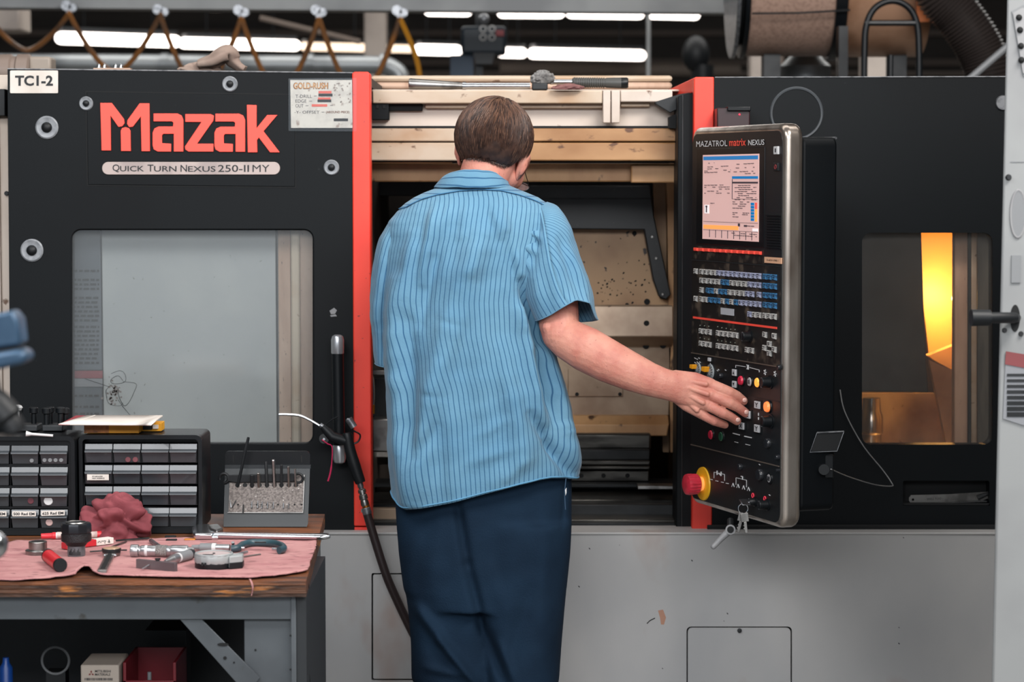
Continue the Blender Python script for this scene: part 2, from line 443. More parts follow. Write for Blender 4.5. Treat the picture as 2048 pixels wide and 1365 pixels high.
# what stands behind the door window
M['frost'] = mat('dull_inner_guard', (180, 180, 177), .35, .0, col2=(160, 161, 162), scale=2.2, lo=.4, hi=.65, col3=(120, 118, 116), scale3=120, lo3=.72, hi3=.75)
part('inner_guard', 205, 440, 560, 905, 6.045, .01, 'frost')
part('guard_seam', 552, 440, 556, 905, 6.043, .003, 'dark')
M['tanlt'] = mat('faded_tan_rail', (190, 160, 140), .5, col2=(160, 128, 108), scale=5, col3=(60, 46, 40), scale3=90, lo3=.68, hi3=.72, stretch=(3, 1, .6))
part('guard_rail', 557, 440, 582, 905, 6.038, .03, 'tanlt')
part('guard_rail', 582, 440, 600, 905, 6.030, .03, 'cream', bevel=.006)
part('guard_rail', 600, 440, 640, 905, 6.042, .03, 'tanlt')
M['slate'] = mat('slate_board', (84, 88, 95), .5, col2=(70, 75, 82), scale=4)
sb = part('warning_board', 130, 440, 203, 905, 6.036, .006, 'slate')
mb = MB()
rng = random.Random(3)
for y in list(range(540, 640, 9))+list(range(652, 728, 9))+[790, 800, 812, 826]:
    if rng.random() < .12:
        continue
    x = 146
    while x < 196:
        wd = rng.uniform(4, 13); pb(mb, x, y, min(x+wd, 198), y+4, 6.034, .001); x += wd+3.2
obj('board_print', mb, 'ink', sb)
pb(mb := MB(), 142, 742, 205, 757, 6.033, .002); obj('red_band', mb, mat('maroon_band', (122, 48, 56), .5), sb)
pb(mb := MB(), 142, 758, 205, 774, 6.033, .002); obj('pale_band', mb, mat('pale_band', (120, 120, 124), .5), sb)
pb(mb := MB(), 142, 740, 205, 741.5, 6.0325, .002); obj('board_edge', mb, 'gap', sb)
pane = pprism('window_pane', rr(140, 456, 630, 891, 20, 6), YD+.012, .004, 'pane', door)
mb = MB(); c = [P(x, y, YD+.0105) for x, y in rr(143, 459, 627, 888, 19, 6)]; mb.tube(c, .0022, 5, closed=True); obj('window_gasket', mb, 'rubber', door)
# scratched star in the pane
mb = MB(); Yc = YD+.0105
for pts in (((222, 748), (238, 742), (248, 746), (252, 758), (246, 766), (226, 768), (222, 760), (236, 752), (246, 762)),
            ((246, 764), (272, 768), (268, 785), (258, 805), (248, 812), (238, 794), (236, 775)), ((212, 780), (214, 800), (222, 810), (240, 812), (246, 806)),
            ((170, 758), (200, 768), (218, 774)), ((244, 812), (256, 826), (264, 836)), ((222, 770), (212, 782), (214, 796)), ((236, 800), (252, 822))):
    mb.tube(smooth_path([P(x, y, Yc) for x, y in pts], 4), .0007, 4)
obj('pane_crack', mb, 'dark', door)
rng = random.Random(5); mb = MB()
for k in range(60):
    x, y = rng.gauss(226, 6), rng.gauss(786, 10); q = P(x, y, Yc); s = rng.uniform(.0008, .003); mb.box(q-Vector((s, .0003, s)), q+Vector((s, .0003, s)))
obj('chipped_patch', mb, mat('chipped_patch', (96, 92, 90), .6), door)
# door handle: grip and chrome ends on two stand-offs
hy = YD-.055
ha, hb = P(675, 706, hy), P(678, 892, hy); rad = .0150
mb = MB(); mb.cyl(ha, hb, rad, n=24); obj('handle_grip', mb, 'black2', door)
for a, d in ((ha, P(675, 670, hy)), (hb, P(679, 928, hy))):
    ln = (d-a).length; mb = MB(); mb.lathe(a, d-a, [(-.002, rad), (0, rad*1.06), (ln*.72, rad*1.06), (ln*.92, rad*.88), (ln, rad*.5)], 24)
    mb.cyl(a+(d-a)*.5, a+(d-a)*.5+Vector((0, .056, 0)), .009, n=12)
    obj('handle_end', mb, 'endcap', door)
# ---- opening
part('top_rail', 745, 181, 1205, 207, 6.12, .10, 'cream', bevel=.003)
part('top_rail', 1206, 181, 1221, 246, 6.115, .03, 'white', bevel=.002)
part('top_rail', 1223, 181, 1240, 246, 6.115, .03, 'white', bevel=.002)
part('top_rail', 1241, 181, 1345, 204, 6.12, .10, 'white', bevel=.003)
part('header_panel', 735, 200, 1400, 256, 6.17, .02, 'white')
part('header_strip', 850, 207, 1206, 217, 6.15, .02, 'steelbr')
part('header_strip', 1241, 205, 1300, 214, 6.15, .02, 'steelbr')  # strip coloured as the shadow line under the rail
part('header_bracket', 743, 205, 778, 240, 6.13, .04, 'black')
part('header_bracket', 778, 204, 845, 222, 6.15, .02, 'gap')
mb = MB()
for x in (755, 768):
    pb(mb, x-2.5, 210, x+2.5, 217, 6.127, .01)
obj('bracket_slot', mb, 'gap', L)
M['ochre'] = mat('oil_stained_beam', (176, 134, 92), .5, col2=(150, 106, 66), scale=5, lo=.4, hi=.7, col3=(96, 62, 40), scale3=22, lo3=.64, hi3=.72, stretch=(1, 1, 2))
for xa_, xb_, m_ in ((738, 985, 'cream'), (985.5, 1356, 'ochre')):
    part('header_beam', xa_, 257, xb_, 283, 6.13, .10, m_, bevel=.003)
    part('header_beam', xa_, 285, xb_, 322, 6.135, .10, m_, bevel=.004)
part('header_shadow_gap', 738, 252, 1356, 326, 6.16, .05, 'gap')
part('lower_beam', 738, 327, 1356, 364, 6.24, .08, 'tan', bevel=.004)
part('lower_beam_block', 1262, 329, 1356, 366, 6.20, .05, 'tan', bevel=.004)
part('beam_edge', 738, 318, 905, 327, 6.16, .02, 'tan')
part('rear_pipe', 742, 151, 1345, 163, 6.62, .05, 'cream', bevel=.012)
part('rear_pipe', 742, 164, 1345, 178, 6.62, .06, 'tanlt', bevel=.014)
part('roof_sheet', 742, 179, 1400, 183, 6.23, .55, 'white')
# cavity
cx0 = P(738, 700, 6.2).x; cx1 = P(1390, 700, 6.2).x
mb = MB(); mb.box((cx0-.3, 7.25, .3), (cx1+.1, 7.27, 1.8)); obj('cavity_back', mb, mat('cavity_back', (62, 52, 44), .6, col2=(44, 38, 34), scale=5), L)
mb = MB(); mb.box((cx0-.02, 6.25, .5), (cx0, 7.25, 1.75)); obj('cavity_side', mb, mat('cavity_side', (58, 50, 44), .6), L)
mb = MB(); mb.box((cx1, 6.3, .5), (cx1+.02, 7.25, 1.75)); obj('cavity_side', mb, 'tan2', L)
part('cavity_lintel', 738, 362, 1356, 392, 6.7, .5, 'dark')
# turret guard
YT = 6.62
pprism('rear_column', [(1306, 366), (1332, 366), (1338, 905), (1326, 905)], YT+.05, .1, 'tan2', L)
pprism('rear_column', [(1334, 366), (1358, 366), (1358, 905), (1341, 905)], YT-.02, .1, 'tan', L)
M['hood'] = mat('black_hood', (24, 27, 30), .4, col2=(34, 36, 38), scale=9, col3=(80, 78, 74), scale3=60, lo3=.72, hi3=.78)
pprism('turret_hood', [(1030, 372), (1300, 372), (1308, 432), (1342, 590), (1332, 600), (1318, 594), (1306, 560), (1288, 460), (1030, 458)], YT-.05, .09, 'hood', L, bevel=.003)
pprism('turret_hood_seam', [(1030, 396), (1302, 396), (1302, 399), (1030, 399)], YT-.052, .002, 'dark', L)
pprism('turret_plate', [(1030, 456), (1290, 458), (1309, 560), (1321, 598), (1344, 600), (1345, 616), (1030, 616)], YT, .03, 'tan2', L, bevel=.002)
# worn box that juts out
def slab(name, rows, m, bevel=.003):     # rows of (y, x0, x1, Y)
    mb = MB(); mb.grid([[P(x0, y, Y), P(x1, y, Y), P(x1, y, Y)+Vector((0, .2, 0)), P(x0, y, Y)+Vector((0, .2, 0))] for y, x0, x1, Y in rows], wrap=True, cap=True)
    return obj(name, mb, m, L, bevel=bevel, smooth=20)
slab('turret_guard', [(612, 1100, 1346, 6.56), (674, 1100, 1347, 6.54), (694, 1100, 1344, 6.60), (740, 1100, 1342, 6.60), (832, 1100, 1338, 6.60)], 'steelbr')
slab('guard_ledge', [(832, 1100, 1337, 6.57), (850, 1100, 1338, 6.53), (873, 1100, 1334, 6.53)], 'tan')
part('access_plate', 1136, 738, 1246, 794, 6.595, .01, 'steelbr')
mb = MB()
for x, y, rx, Y in ((1293, 647, 6, 6.548), (1292, 692, 7, 6.595), (1326, 691, 7, 6.595), (1154, 789, 4, 6.592), (1240, 789, 4, 6.592), (1294, 604, 6.5, 6.618), (1254, 610, 4, 6.618), (1269, 467, 5, 6.618)):
    mb = MB(); mb.lathe(P(x, y, Y), (0, -1, 0), [(0, rx*.0013), (.002, rx*.0012)], 12); obj('bolt_hole', mb, 'gap', L)
mb = MB()
for x, y in ((1312, 517), (1325, 589), (1304, 474)):
    mb.lathe(P(x, y, YT-.052), (0, -1, 0), [(0, .004), (.003, .003)], 10)
obj('hood_screw', mb, 'steel', L)
rng = random.Random(11); mb = MB()
for k in range(55):
    x = rng.uniform(1195, 1300); y = 560+abs(rng.gauss(0, 28)) if rng.random() < .8 else rng.uniform(470, 560)
    if y > 609:
        continue
    s = rng.uniform(.0008, .003); mb.lathe(P(x, y, YT-.0006), (0, -1, 0), [(0, s), (.0004, s*.8)], 6, rng.uniform(.6, 1.6))
obj('swarf_speck', tagmb := mb, 'gap', L)['kind'] = 'stuff'
# slideways and trough under the guard
M['way'] = mat('oily_slideway', (86, 84, 80), .32, .7, col2=(48, 46, 44), scale=8, stretch=(1, 1, 5))
part('slideway', 1100, 868, 1302, 900, 6.50, .3, 'way', bevel=.006)
part('slideway', 1100, 900, 1300, 921, 6.47, .3, 'dark', bevel=.003)
part('slideway', 1100, 922, 1300, 931, 6.45, .3, 'way', bevel=.003)
part('slideway', 1100, 933, 1300, 940, 6.44, .3, 'way', bevel=.003)
part('slideway', 1100, 942, 1298, 964, 6.46, .3, 'way', bevel=.003)
part('slideway', 1100, 964, 1290, 980, 6.50, .3, 'dark', bevel=.003)
mb = MB()
for x in (1163, 1207, 1255):
    mb.lathe(P(x, 952, 6.458), (0, -1, 0), [(0, .006), (.001, .005)], 10)
obj('way_bolt_hole', mb, 'gap', L)
part('chip_trough', 742, 968, 1357, 976, 6.42, .12, 'dark')
part('chip_trough', 1275, 972, 1350, 980, 6.30, .05, 'steel')
part('chip_trough', 742, 1000, 1357, 1010, 6.28, .3, 'way')
part('chip_trough', 742, 1010, 1357, 1040, 6.20, .03, 'dark')
part('chip_trough', 742, 1040, 1357, 1046, 6.10, .1, 'way')
part('chip_trough', 742, 1046, 1357, 1068, 6.08, .03, 'dark')
part('chip_tray', 742, 1018, 800, 1060, 6.12, .03, 'steelbr')
# chuck side left of the man
mb = MB(); c = P(738, 850, 6.62); mb.lathe(c-Vector((.12, 0, 0)), (1, 0, 0), [(0, .13), (.12, .13), (.135, .125), (.15, .07), (.19, .06)], 36); obj('chuck', mb, 'way', L, bevel=.002)
for k in range(3):
    a = k*2*pi/3+.5; mb = MB(); rot = Matrix.Rotation(a, 3, 'X'); q = c+Vector((.045, 0, 0))
    mb.box((-.03, -.025, .03), (.02, .025, .11), Matrix.Translation(q) @ rot.to_4x4()); obj('chuck_jaw', mb, 'steel', L, bevel=.002)
part('chuck_bracket', 741, 741, 772, 751, 6.2, .06, 'steel')
mb = MB(); mb.tube(smooth_path([P(744, 752, 6.19), P(746, 765, 6.19), P(747, 790, 6.19), P(746, 815, 6.19)], 6), .0035, 8); obj('coolant_line', mb, 'chrome', L)
mb = MB(); mb.cyl(P(746, 810, 6.19), P(746, 828, 6.19), .0045, n=10); obj('brass_fitting', mb, mat('brass', (190, 130, 50), .35, .9), L)
part('tool_block', 744, 838, 780, 905, 6.24, .08, 'steel', bevel=.004)
part('tool_block', 743, 755, 785, 836, 6.30, .08, 'dark', bevel=.004)
# ---- fixed front on the right
YW = YR
win2 = rr(1724, 466, 1985, 890, 18, 6); slot = rr(1806, 962, 1979, 1011, 4, 3)
pprism('front_panel', [(1428, 156), (2100, 154), (2100, 1063), (1422, 1063)], YR, .05, 'black', L, holes=[win2, slot])
mb = MB(); mb.tube([P(1430, 155, YR-.001), P(2100, 153.5, YR-.001)], .0016, 6); obj('panel_top_edge', mb, 'alu', L)
part('front_panel_lower', 1415, 1052, 2000, 1066, YR-.02, .06, 'gap')
pprism('red_edge_post', [(1388, 157), (1392, 154), (1428, 154), (1424, 1063), (1384, 1063)], YR-.006, .05, 'red', L, bevel=.003)
mb = MB(); a = [P(1389, 154.5, YR+.044), P(1389, 184, YR+.044)]; b = [P(1334, 180, 6.38), P(1334, 204, 6.38)]
mb.hexa([a[0], b[0], b[1], a[1], a[0]+Vector((.03, 0, 0)), b[0]+Vector((.05, 0, 0)), b[1]+Vector((.05, 0, 0)), a[1]+Vector((.03, 0, 0))]); obj('red_top_return', mb, 'red', L, bevel=.003)
pprism('jamb', [(1356, 192), (1388, 185), (1386, 1064), (1352, 1064)], YR+.03, .14, 'black', L, bevel=.003)
pprism('jamb_edge', [(1364, 190), (1367, 190), (1365, 1064), (1362, 1064)], YR+.028, .01, 'dark', L, bevel=.001)
pprism('corner_bracket', [(1310, 204), (1360, 188), (1388, 184), (1388, 190), (1362, 198), (1362, 216), (1340, 226), (1312, 209)], YR+.10, .05, 'dark', L, bevel=.002)
pprism('corner_bracket', [(1338, 234), (1362, 224), (1362, 258), (1338, 256)], YR+.10, .05, 'gap', L)
mb = MB(); c = P(1593, 227, YR-.0015); ring = [c+Vector((cos(t)*.0625, 0, sin(t)*.0625)) for t in [2*pi*i/48 for i in range(48)]]; mb.tube(ring, .004, 6, closed=True)
obj('round_cover_ring', mb, mat('ring_grey', (62, 66, 70), .5), L)
mb = MB(); mb.lathe(c, (0, -1, 0), [(-.001, .060), (.001, .059)], 40); obj('round_cover', mb, 'black', L)
bb = pbox('signal_box', 1434, 216, 1500, 262, YR-.09, .09, mat('maroon_plastic', (46, 24, 28), .4), L, .003)
mb = MB(); pb(mb, 1455, 213, 1502, 222, YR-.10, .10); obj('signal_box_lid', mb, 'black2', bb, bevel=.002)
mb = MB(); mb.ball(P(1479, 229, YR-.092), .002, n=8, m=6); obj('signal_lamp', mb, mat('pilot_red', (255, 40, 60), .4, emit=3), bb)
mb = MB(); mb.lathe(P(2006, 206, YR-.001), (0, -1, 0), [(0, .019), (.004, .017), (.004, .008)], 24); obj('bolt_washer', mb, 'alu', L)
pprism('window_pane', rr(1722, 464, 1987, 892, 18, 6), YR+.012, .004, 'panedark', L)
# chamber behind the small window, lit by a work lamp
mb = MB(); x0 = P(1690, 700, 6.1).x; x1 = P(2010, 700, 6.1).x; z0 = P(0, 940, 6.1).z; z1 = P(0, 430, 6.1).z
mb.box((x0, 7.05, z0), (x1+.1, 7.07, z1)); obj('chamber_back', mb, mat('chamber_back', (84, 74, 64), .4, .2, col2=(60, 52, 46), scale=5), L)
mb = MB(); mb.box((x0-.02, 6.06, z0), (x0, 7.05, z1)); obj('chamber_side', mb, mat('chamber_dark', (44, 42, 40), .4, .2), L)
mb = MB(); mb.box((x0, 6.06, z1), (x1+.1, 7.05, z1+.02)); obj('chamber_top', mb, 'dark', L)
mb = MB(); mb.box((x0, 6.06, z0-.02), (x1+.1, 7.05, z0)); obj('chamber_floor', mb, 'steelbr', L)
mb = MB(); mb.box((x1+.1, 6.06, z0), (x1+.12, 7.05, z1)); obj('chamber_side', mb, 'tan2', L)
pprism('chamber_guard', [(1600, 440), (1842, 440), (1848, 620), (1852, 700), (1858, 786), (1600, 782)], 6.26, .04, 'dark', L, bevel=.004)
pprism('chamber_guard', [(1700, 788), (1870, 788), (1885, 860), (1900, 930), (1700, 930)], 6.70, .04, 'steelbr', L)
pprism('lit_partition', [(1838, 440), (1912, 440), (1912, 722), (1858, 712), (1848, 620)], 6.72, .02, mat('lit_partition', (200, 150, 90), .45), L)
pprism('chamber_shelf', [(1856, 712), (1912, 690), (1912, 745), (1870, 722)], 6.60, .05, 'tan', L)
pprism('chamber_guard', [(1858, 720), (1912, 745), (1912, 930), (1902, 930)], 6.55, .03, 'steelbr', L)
mb = MB(); mb.lathe(P(1742, 905, 6.62), (0, 0, 1), [(0, .028), (.05, .028), (.055, .032), (.10, .032), (.115, .026), (.15, .024)], 24); obj('spindle_nose', mb, 'chrome', L)
pprism('window_post', [(1910, 440), (1936, 440), (1936, 930), (1908, 930)], 6.09, .04, 'tanlt', L, bevel=.003)
pprism('window_post', [(1937, 440), (1943, 440), (1943, 930), (1937, 930)], 6.085, .03, 'dark', L)
pprism('window_post', [(1943, 440), (1954, 440), (1954, 930), (1943, 930)], 6.08, .03, 'cream', L, bevel=.003)
pprism('window_post', [(1955, 440), (2010, 440), (2010, 930), (1955, 930)], 6.10, .03, mat('grey_green_post', (112, 108, 100), .5, col2=(84, 82, 78), scale=9, stretch=(3, 1, .5)), L)
mb = MB(); lp = P(1918, 598, 6.60); mb.lathe(lp, (0, -1, .1), [(0, .012), (.01, .022), (.014, .018)], 16); lamp = obj('work_lamp', mb, mat('warm_lamp', (255, 206, 120), .4, emit=5), L)
pl_ = bpy.data.lights.new('work_lamp_glow', 'POINT'); pl_.energy = 6.5; pl_.color = (1, .55, .16); pl_.shadow_soft_size = .03
plo = bpy.data.objects.new('work_lamp_glow', pl_); COL.objects.link(plo); plo.location = P(1896, 598, 6.58)
# plate behind the slot
part('slot_tray', 1795, 950, 1990, 1025, YR+.045, .03, 'gap')
mb = MB(); a = P(1806, 1008, YR+.005); b = P(1979, 1008, YR+.005); mb.box((a.x, YR, a.z-.004), (b.x, YR+.05, a.z+.001)); obj('slot_shelf', mb, 'gap', L)
# machine roof and back, dark
mb = MB(); a = P(20, 145, YD).z; b = P(1430, 156, YR).z
mb.box((P(18, 400, 6).x, 6.02, a-.03), (P(738, 400, 6).x, 7.4, a-.008)); obj('roof_sheet', mb, 'dark', L)
mb = MB(); mb.box((P(1430, 400, 6).x, 6.05, b-.03), (1.3, 7.4, b-.008)); obj('roof_sheet', mb, 'dark', L)
mb = MB(); mb.box((-1.3, 7.4, .05), (1.3, 7.45, 1.79)); obj('back_sheet', mb, 'dark', L)
# ---------------------------------------------------------------- operator pendant
th = math.atan2(-.94, .343)
near = Vector((.596, 5.30, 0)); tdir = Vector((.343, -.94, 0)).normalized(); ndir = Vector((.94, .343, 0)).normalized()
WPN = .50
zb = P(1568, 1060, 5.30).z; zt = P(1568, 246, 5.30).z
org = near-tdir*(WPN-.003); org.z = zb
PN = thing('control_pendant', 'tall operator control panel with screen and keys in worn metal rim', 'control panel', org, rz=th)
HP = zt-zb
def PL(x, y):                                # pixel -> pendant local x, z on the front face
    u = (x-1024)/FP; v = (682.5-y)/FP
    d = Vector((u, CT+v*ST, v*CT-ST)); o = Vector((0, 0, CZ))
    s = (org-o).dot(ndir)/d.dot(ndir); p = o+d*s
    q = WM[PN.name].inverted() @ p
    return q.x, q.z
def lbox(mb, x0, y0, x1, y1, d0, d1):        # pixel rectangle on the face; local boxes, d0 proud .. d1
    xc, yc = (x0+x1)/2, (y0+y1)/2
    a = PL(x0, yc)[0]; b = PL(x1, yc)[0]; c = PL(xc, y1)[1]; d = PL(xc, y0)[1]
    return mb.box((a, -d0, c), (b, -d1, d))
def lp(name, mb, m, parent=None, **k):
    return obj(name, mb, m, parent or PN, local=True, **k)
def rrx(x0, z0, x1, z1, r, n=6):
    return rr(x0, z0, x1, z1, r, n)
mb = MB(); mb.prism([(x, 0, z) for x, z in rrx(0, 0, WPN, HP, .034)], (0, .047, 0)); lp('bezel', mb, 'bezel', bevel=.014, smooth=50)
o = PN.children[-1] if PN.children else None
bz = bpy.data.objects['bezel']; bz.modifiers['bevel'].segments = 5
mb = MB(); mb.prism([(x, -.0015, z) for x, z in rrx(.012, .012, WPN-.012, HP-.016, .026)], (0, .004, 0)); face = lp('face_plate', mb, 'face', smooth=30)
mb = MB(); mb.prism([(x, .047, z) for x, z in rrx(.02, .035, WPN-.008, HP-.03, .02)], (0, .085, 0)); lp('rear_box', mb, 'black', bevel=.006)
mb = MB(); mb.tube([(WPN-.012, .13, HP-.032), (.1, .13, HP-.032)], .003, 6); lp('rear_box_edge', mb, 'alu')
for zz in (.10, .55):
    a_ = WM[PN.name] @ Vector((.10, .10, zz)); mb = MB(); mb.cyl(a_, (a_.x+.02, 6.0, a_.z), .026, n=20); obj('mounting_arm', mb, 'black2', PN)
mb = MB(); a = PL(1392, 640); mb.prism([(x, -.0022, z) for x, z in ((.014, PL(1392, 706)[1]), (WPN-.014, PL(1392, 706)[1]), (WPN-.014, PL(1392, 520)[1]), (.014, PL(1392, 520)[1]))], (0, .001, 0)); lp('key_field', mb, 'facew')
mb = MB(); mb.prism([(x, -.0022, z) for x, z in ((.014, PL(1392, 519)[1]), (PL(1530, 505)[0], PL(1392, 519)[1]), (PL(1530, 505)[0], PL(1392, 492)[1]), (.014, PL(1392, 492)[1]))], (0, .001, 0)); lp('softkey_field', mb, 'facew')
# seams between the sub panels
M['seam'] = mat('seam_edge', (120, 108, 98), .4, .5)
for (x0, y0) in ((1385, 520), (1385, 706), (1385, 890)):
    z = PL(x0, y0)[1]; mb = MB(); mb.box((.013, -.0035, z-.0012), (WPN-.015, -.001, z+.0012)); lp('panel_seam', mb, 'gap' if y0 == 520 else 'seam')
z = PL(1470, 790)[1]
mb = MB(); z = PL(1500, 793)[1]; mb.box((.3, -.0025, z-.0008), (WPN-.015, -.001, z+.0008)); lp('panel_seam', mb, 'dark')
# screen
M['glow'] = mat('screen_glow', (205, 166, 160), .3, emit=.42)
M['sblue'] = mat('screen_blue', (10, 110, 170), .3, emit=.42)
M['sor'] = mat('screen_orange', (250, 165, 90), .3, emit=.42)
M['sred'] = mat('screen_red', (225, 90, 80), .3, emit=.42)
M['sink'] = mat('screen_ink', (70, 62, 70), .4, emit=.1)
M['swht'] = mat('screen_white', (235, 225, 225), .3, emit=.42)
mb = MB(); lbox(mb, 1395, 296, 1531, 492, .003, .0005); sf = lp('screen_surround', mb, 'black2', bevel=.001)
mb = MB(); lbox(mb, 1408.5, 309, 1520.5, 481, .0042, .002); scr = lp('screen', mb, 'glow')
SCW = (1410.5, 1519.5)
def sx(u):
    return SCW[0]+(SCW[1]-SCW[0])*u
def sy(u, v):                                # perspective of the screen rows
    top = 316-7.5*u; bot = 473.5+8.5*u
    return top+(bot-top)*v
def srect(mb, u0, v0, u1, v1, dd=.005):
    um = (u0+u1)/2; lbox(mb, sx(u0), sy(um, v0), sx(u1), sy(um, v1), dd, .0035)
mb = MB(); srect(mb, 0, 0, 1, .045); srect(mb, .53, .25, 1, .28, .0055)
for k in range(6):
    srect(mb, .87, .562+k*.036, .93, .592+k*.036)
lp('screen_bar', mb, 'sblue', scr)
mb = MB(); srect(mb, 0, .845, .64, .895)
srect(mb, .945, .635, .985, .78)
lp('screen_bar', mb, 'sor', scr)
mb = MB(); srect(mb, .945, .56, .985, .632); lp('screen_bar', mb, 'sred', scr)
mb = MB(); srect(mb, .02, .595, .10, .705); srect(mb, .90, .86, 1, .895); lp('screen_box', mb, 'swht', scr)
mb = MB(); rng = random.Random(2)
def dashes(u0, u1, v, h=.007, dens=.5):
    u = u0
    while u < u1:
        wd = rng.uniform(.02, .06)
        if rng.random() < dens:
            srect(mb, u, v, min(u+wd, u1), v+h, .0058)
        u += wd+.015
for v in (.068, .115, .14, .165, .185):
    dashes(.02, .5 if v > .07 else .2, v)
for v in (.10, .145, .19, .215):
    dashes(.56, .95, v, dens=.4)
for v in (.345, .37, .395, .42, .445):
    dashes(.02, .48, v, dens=.45)
srect(mb, .54, .315, 1, .335, .0058)
for k in range(8):
    dashes(.58, .97, .355+k*.024, dens=.7)
for v in (.55, .575, .6, .625, .68, .70, .73):
    dashes(.54, .84, v, dens=.5)
dashes(.02, .16, .55); dashes(.02, .2, .57); srect(mb, .045, .605, .075, .625, .0058); srect(mb, .052, .62, .068, .69, .0058)
srect(mb, 0, .80, 1, .803, .0055); srect(mb, 0, .903, 1, .906, .0055); srect(mb, .53, .518, 1, .521, .0055); srect(mb, .528, .28, .532, .52, .0055)
for k in range(1, 9):
    srect(mb, k*.111, .905, k*.111+.004, 1, .0055)
dashes(.52, .98, .925); dashes(.52, .98, .95); srect(mb, .64, .81, .67, .845, .0058); srect(mb, .75, .825, .80, .845, .0058); dashes(.81, .98, .83)
lp('screen_print', mb, 'sink', scr)
# lettering over the screen
M['lw'] = mat('panel_lettering', (215, 215, 215), .5)
def ltext(mb, s, x0, x1, yb0, yb1, h, off=0.0):     # baseline from (x0,yb0) to (x1,yb1), h pixels tall
    a = PL(x0, yb0); b = PL(x1, yb1); c = PL(x0, yb0-h)
    z = (a[1]+b[1])/2
    return addtext(mb, s, (a[0], -.0032, z), (b[0], -.0032, z), (a[0], -.0032, z+c[1]-a[1]), off)
mb = MB(); ltext(mb, 'MAZATROL', 1395, 1457, 294, 292.5, 11.5, .0); ltext(mb, 'NEXUS', 1499, 1531, 291, 290, 11, .008); lp('maker_lettering', mb, 'lw')
mb = MB(); ltext(mb, 'matrix', 1461, 1494, 292.5, 291.5, 14, .01); lp('model_lettering', mb, 'logo')
# rocker switches and vent
sw_me = None
for y, m, lb in ((301, 'wht', 'white power switch with a stroke'), (334, 'dark', 'dark power switch with a red ring')):
    mb = MB(); lbox(mb, 1551.5, y-8, 1560, y+8, .006, 0); o = lp('power_switch', mb, m, bevel=.001, label=lb)
    mb = MB()
    if y < 310:
        lbox(mb, 1555, y-4, 1556.8, y+4, .0068, .005); lp('switch_mark', mb, 'ink', o)
    else:
        c = PL(1556, y); ring = [Vector((c[0]+cos(t)*.0045, -.0065, c[1]+sin(t)*.0045)) for t in [2*pi*i/14 for i in range(14)]]; mb.tube(ring, .0009, 5, closed=True); lp('switch_mark', mb, mat('dim_red', (150, 60, 62), .5), o)
mb = MB(); vent = lp('speaker_grille', lbox(MB(), 1535.5, 428, 1564.5, 498, .0025, .001), 'gap')
for k in range(13):
    y = 430+k*5.4; mb = MB(); lbox(mb, 1536, y, 1564, y+2.6, .005, .0015); lp('grille_slat', mb, 'black2', vent)
mb = MB(); lbox(mb, 1531.5, 515, 1565, 527, .0035, .001); st = lp('asset_sticker', mb, mat('peach_sticker', (222, 172, 138), .6))
mb = MB(); ltext(mb, 'D-602A 698E-1', 1537, 1560, 522, 523, 3.4); mb2 = MB(); mb2.v = [v+Vector((0, -.0012, 0)) for v in mb.v]; mb2.f = mb.f; lp('sticker_print', mb2, 'ink', st)
mb = MB(); lbox(mb, 1443.5, 617, 1470, 630.5, .003, .001); lp('blank_sticker', mb, mat('grey_sticker', (176, 178, 182), .5))
# a key = base mesh shared
def unit_key(x0, y0, x1, y1, m, nm, h=.0055):
    mb = MB(); a = PL(x0, (y0+y1)/2)[0]; b = PL(x1, (y0+y1)/2)[0]; c = PL((x0+x1)/2, y1)[1]; d = PL((x0+x1)/2, y0)[1]
    w2, h2 = (b-a)/2, (d-c)/2
    mb.grid([[(-w2, 0, -h2), (w2, 0, -h2), (w2, 0, h2), (-w2, 0, h2)], [(-w2, -h*.6, -h2), (w2, -h*.6, -h2), (w2, -h*.6, h2), (-w2, -h*.6, h2)],
             [(-w2*.72, -h, -h2*.78), (w2*.72, -h, -h2*.78), (w2*.72, -h, h2*.78), (-w2*.72, -h, h2*.78)]], wrap=True, cap=True)
    me = mb.mesh(nm); me.materials.append(M[m]); return me
M['kw'] = mat('key_silver', (200, 198, 192), .35, .2, col2=(150, 148, 146), scale=120)
M['kl'] = mat('key_lilac', (168, 172, 194), .4, col2=(110, 114, 138), scale=160)
M['kb'] = mat('key_blue', (62, 122, 166), .4, col2=(30, 66, 100), scale=150)
KX0, KS = 1380, 7.585
kme = {c: unit_key(1500, 540, 1507.6, 551.5, 'k'+c, 'key_cap_'+c) for c in 'wlb'}
# tiny legend marks on the caps, shared too
lg = []
rng = random.Random(9)
for k in range(6):
    mb = MB()
    for j in range(3):
        a = rng.uniform(-.007, -.001); z = .004-.004*j+rng.uniform(-.001, .001)
        mb.box((a, -.0063, z-.0009), (a+rng.uniform(.004, .010), -.0056, z+.0006))
    me = mb.mesh('legend'); me.materials.append(M['ink']); lg.append(me)
def key(cx, cy, c, w=1.0):
    x, y = KX0+cx/KS, 500+cy/KS; a = PL(x, y)
    o = inst('key', kme[c], PN, (a[0], -.001, a[1]), scale=None if w == 1 else (w, 1, 1))
    inst('key_legend', lg[rng.randrange(6)], o, (0, 0, 0))
def row(xs, y0, k, cols):
    for x, c in zip(xs, cols):
        key(x, y0+(x-197)*k, c)
X15 = [197, 260, 326, 391, 455, 521, 588, 654, 720, 789, 859, 930, 999, 1070]; XR = [1160, 1233, 1304]
row([108]+X15+XR, 332, .078, 'wwwwwlllllllllllbbb'[:1]+'wwwwlllllllllll'[:14]+'bbb')
row(X15+XR, 465, .083, 'wwwwwbbwwwwlll'[:14]+'bbb')
row([197, 295, 355, 420, 487, 553, 622, 688, 757, 825, 893, 963, 1070]+XR, 610, .083, 'wbbwbbwwwwlll'[:13]+'bbb')
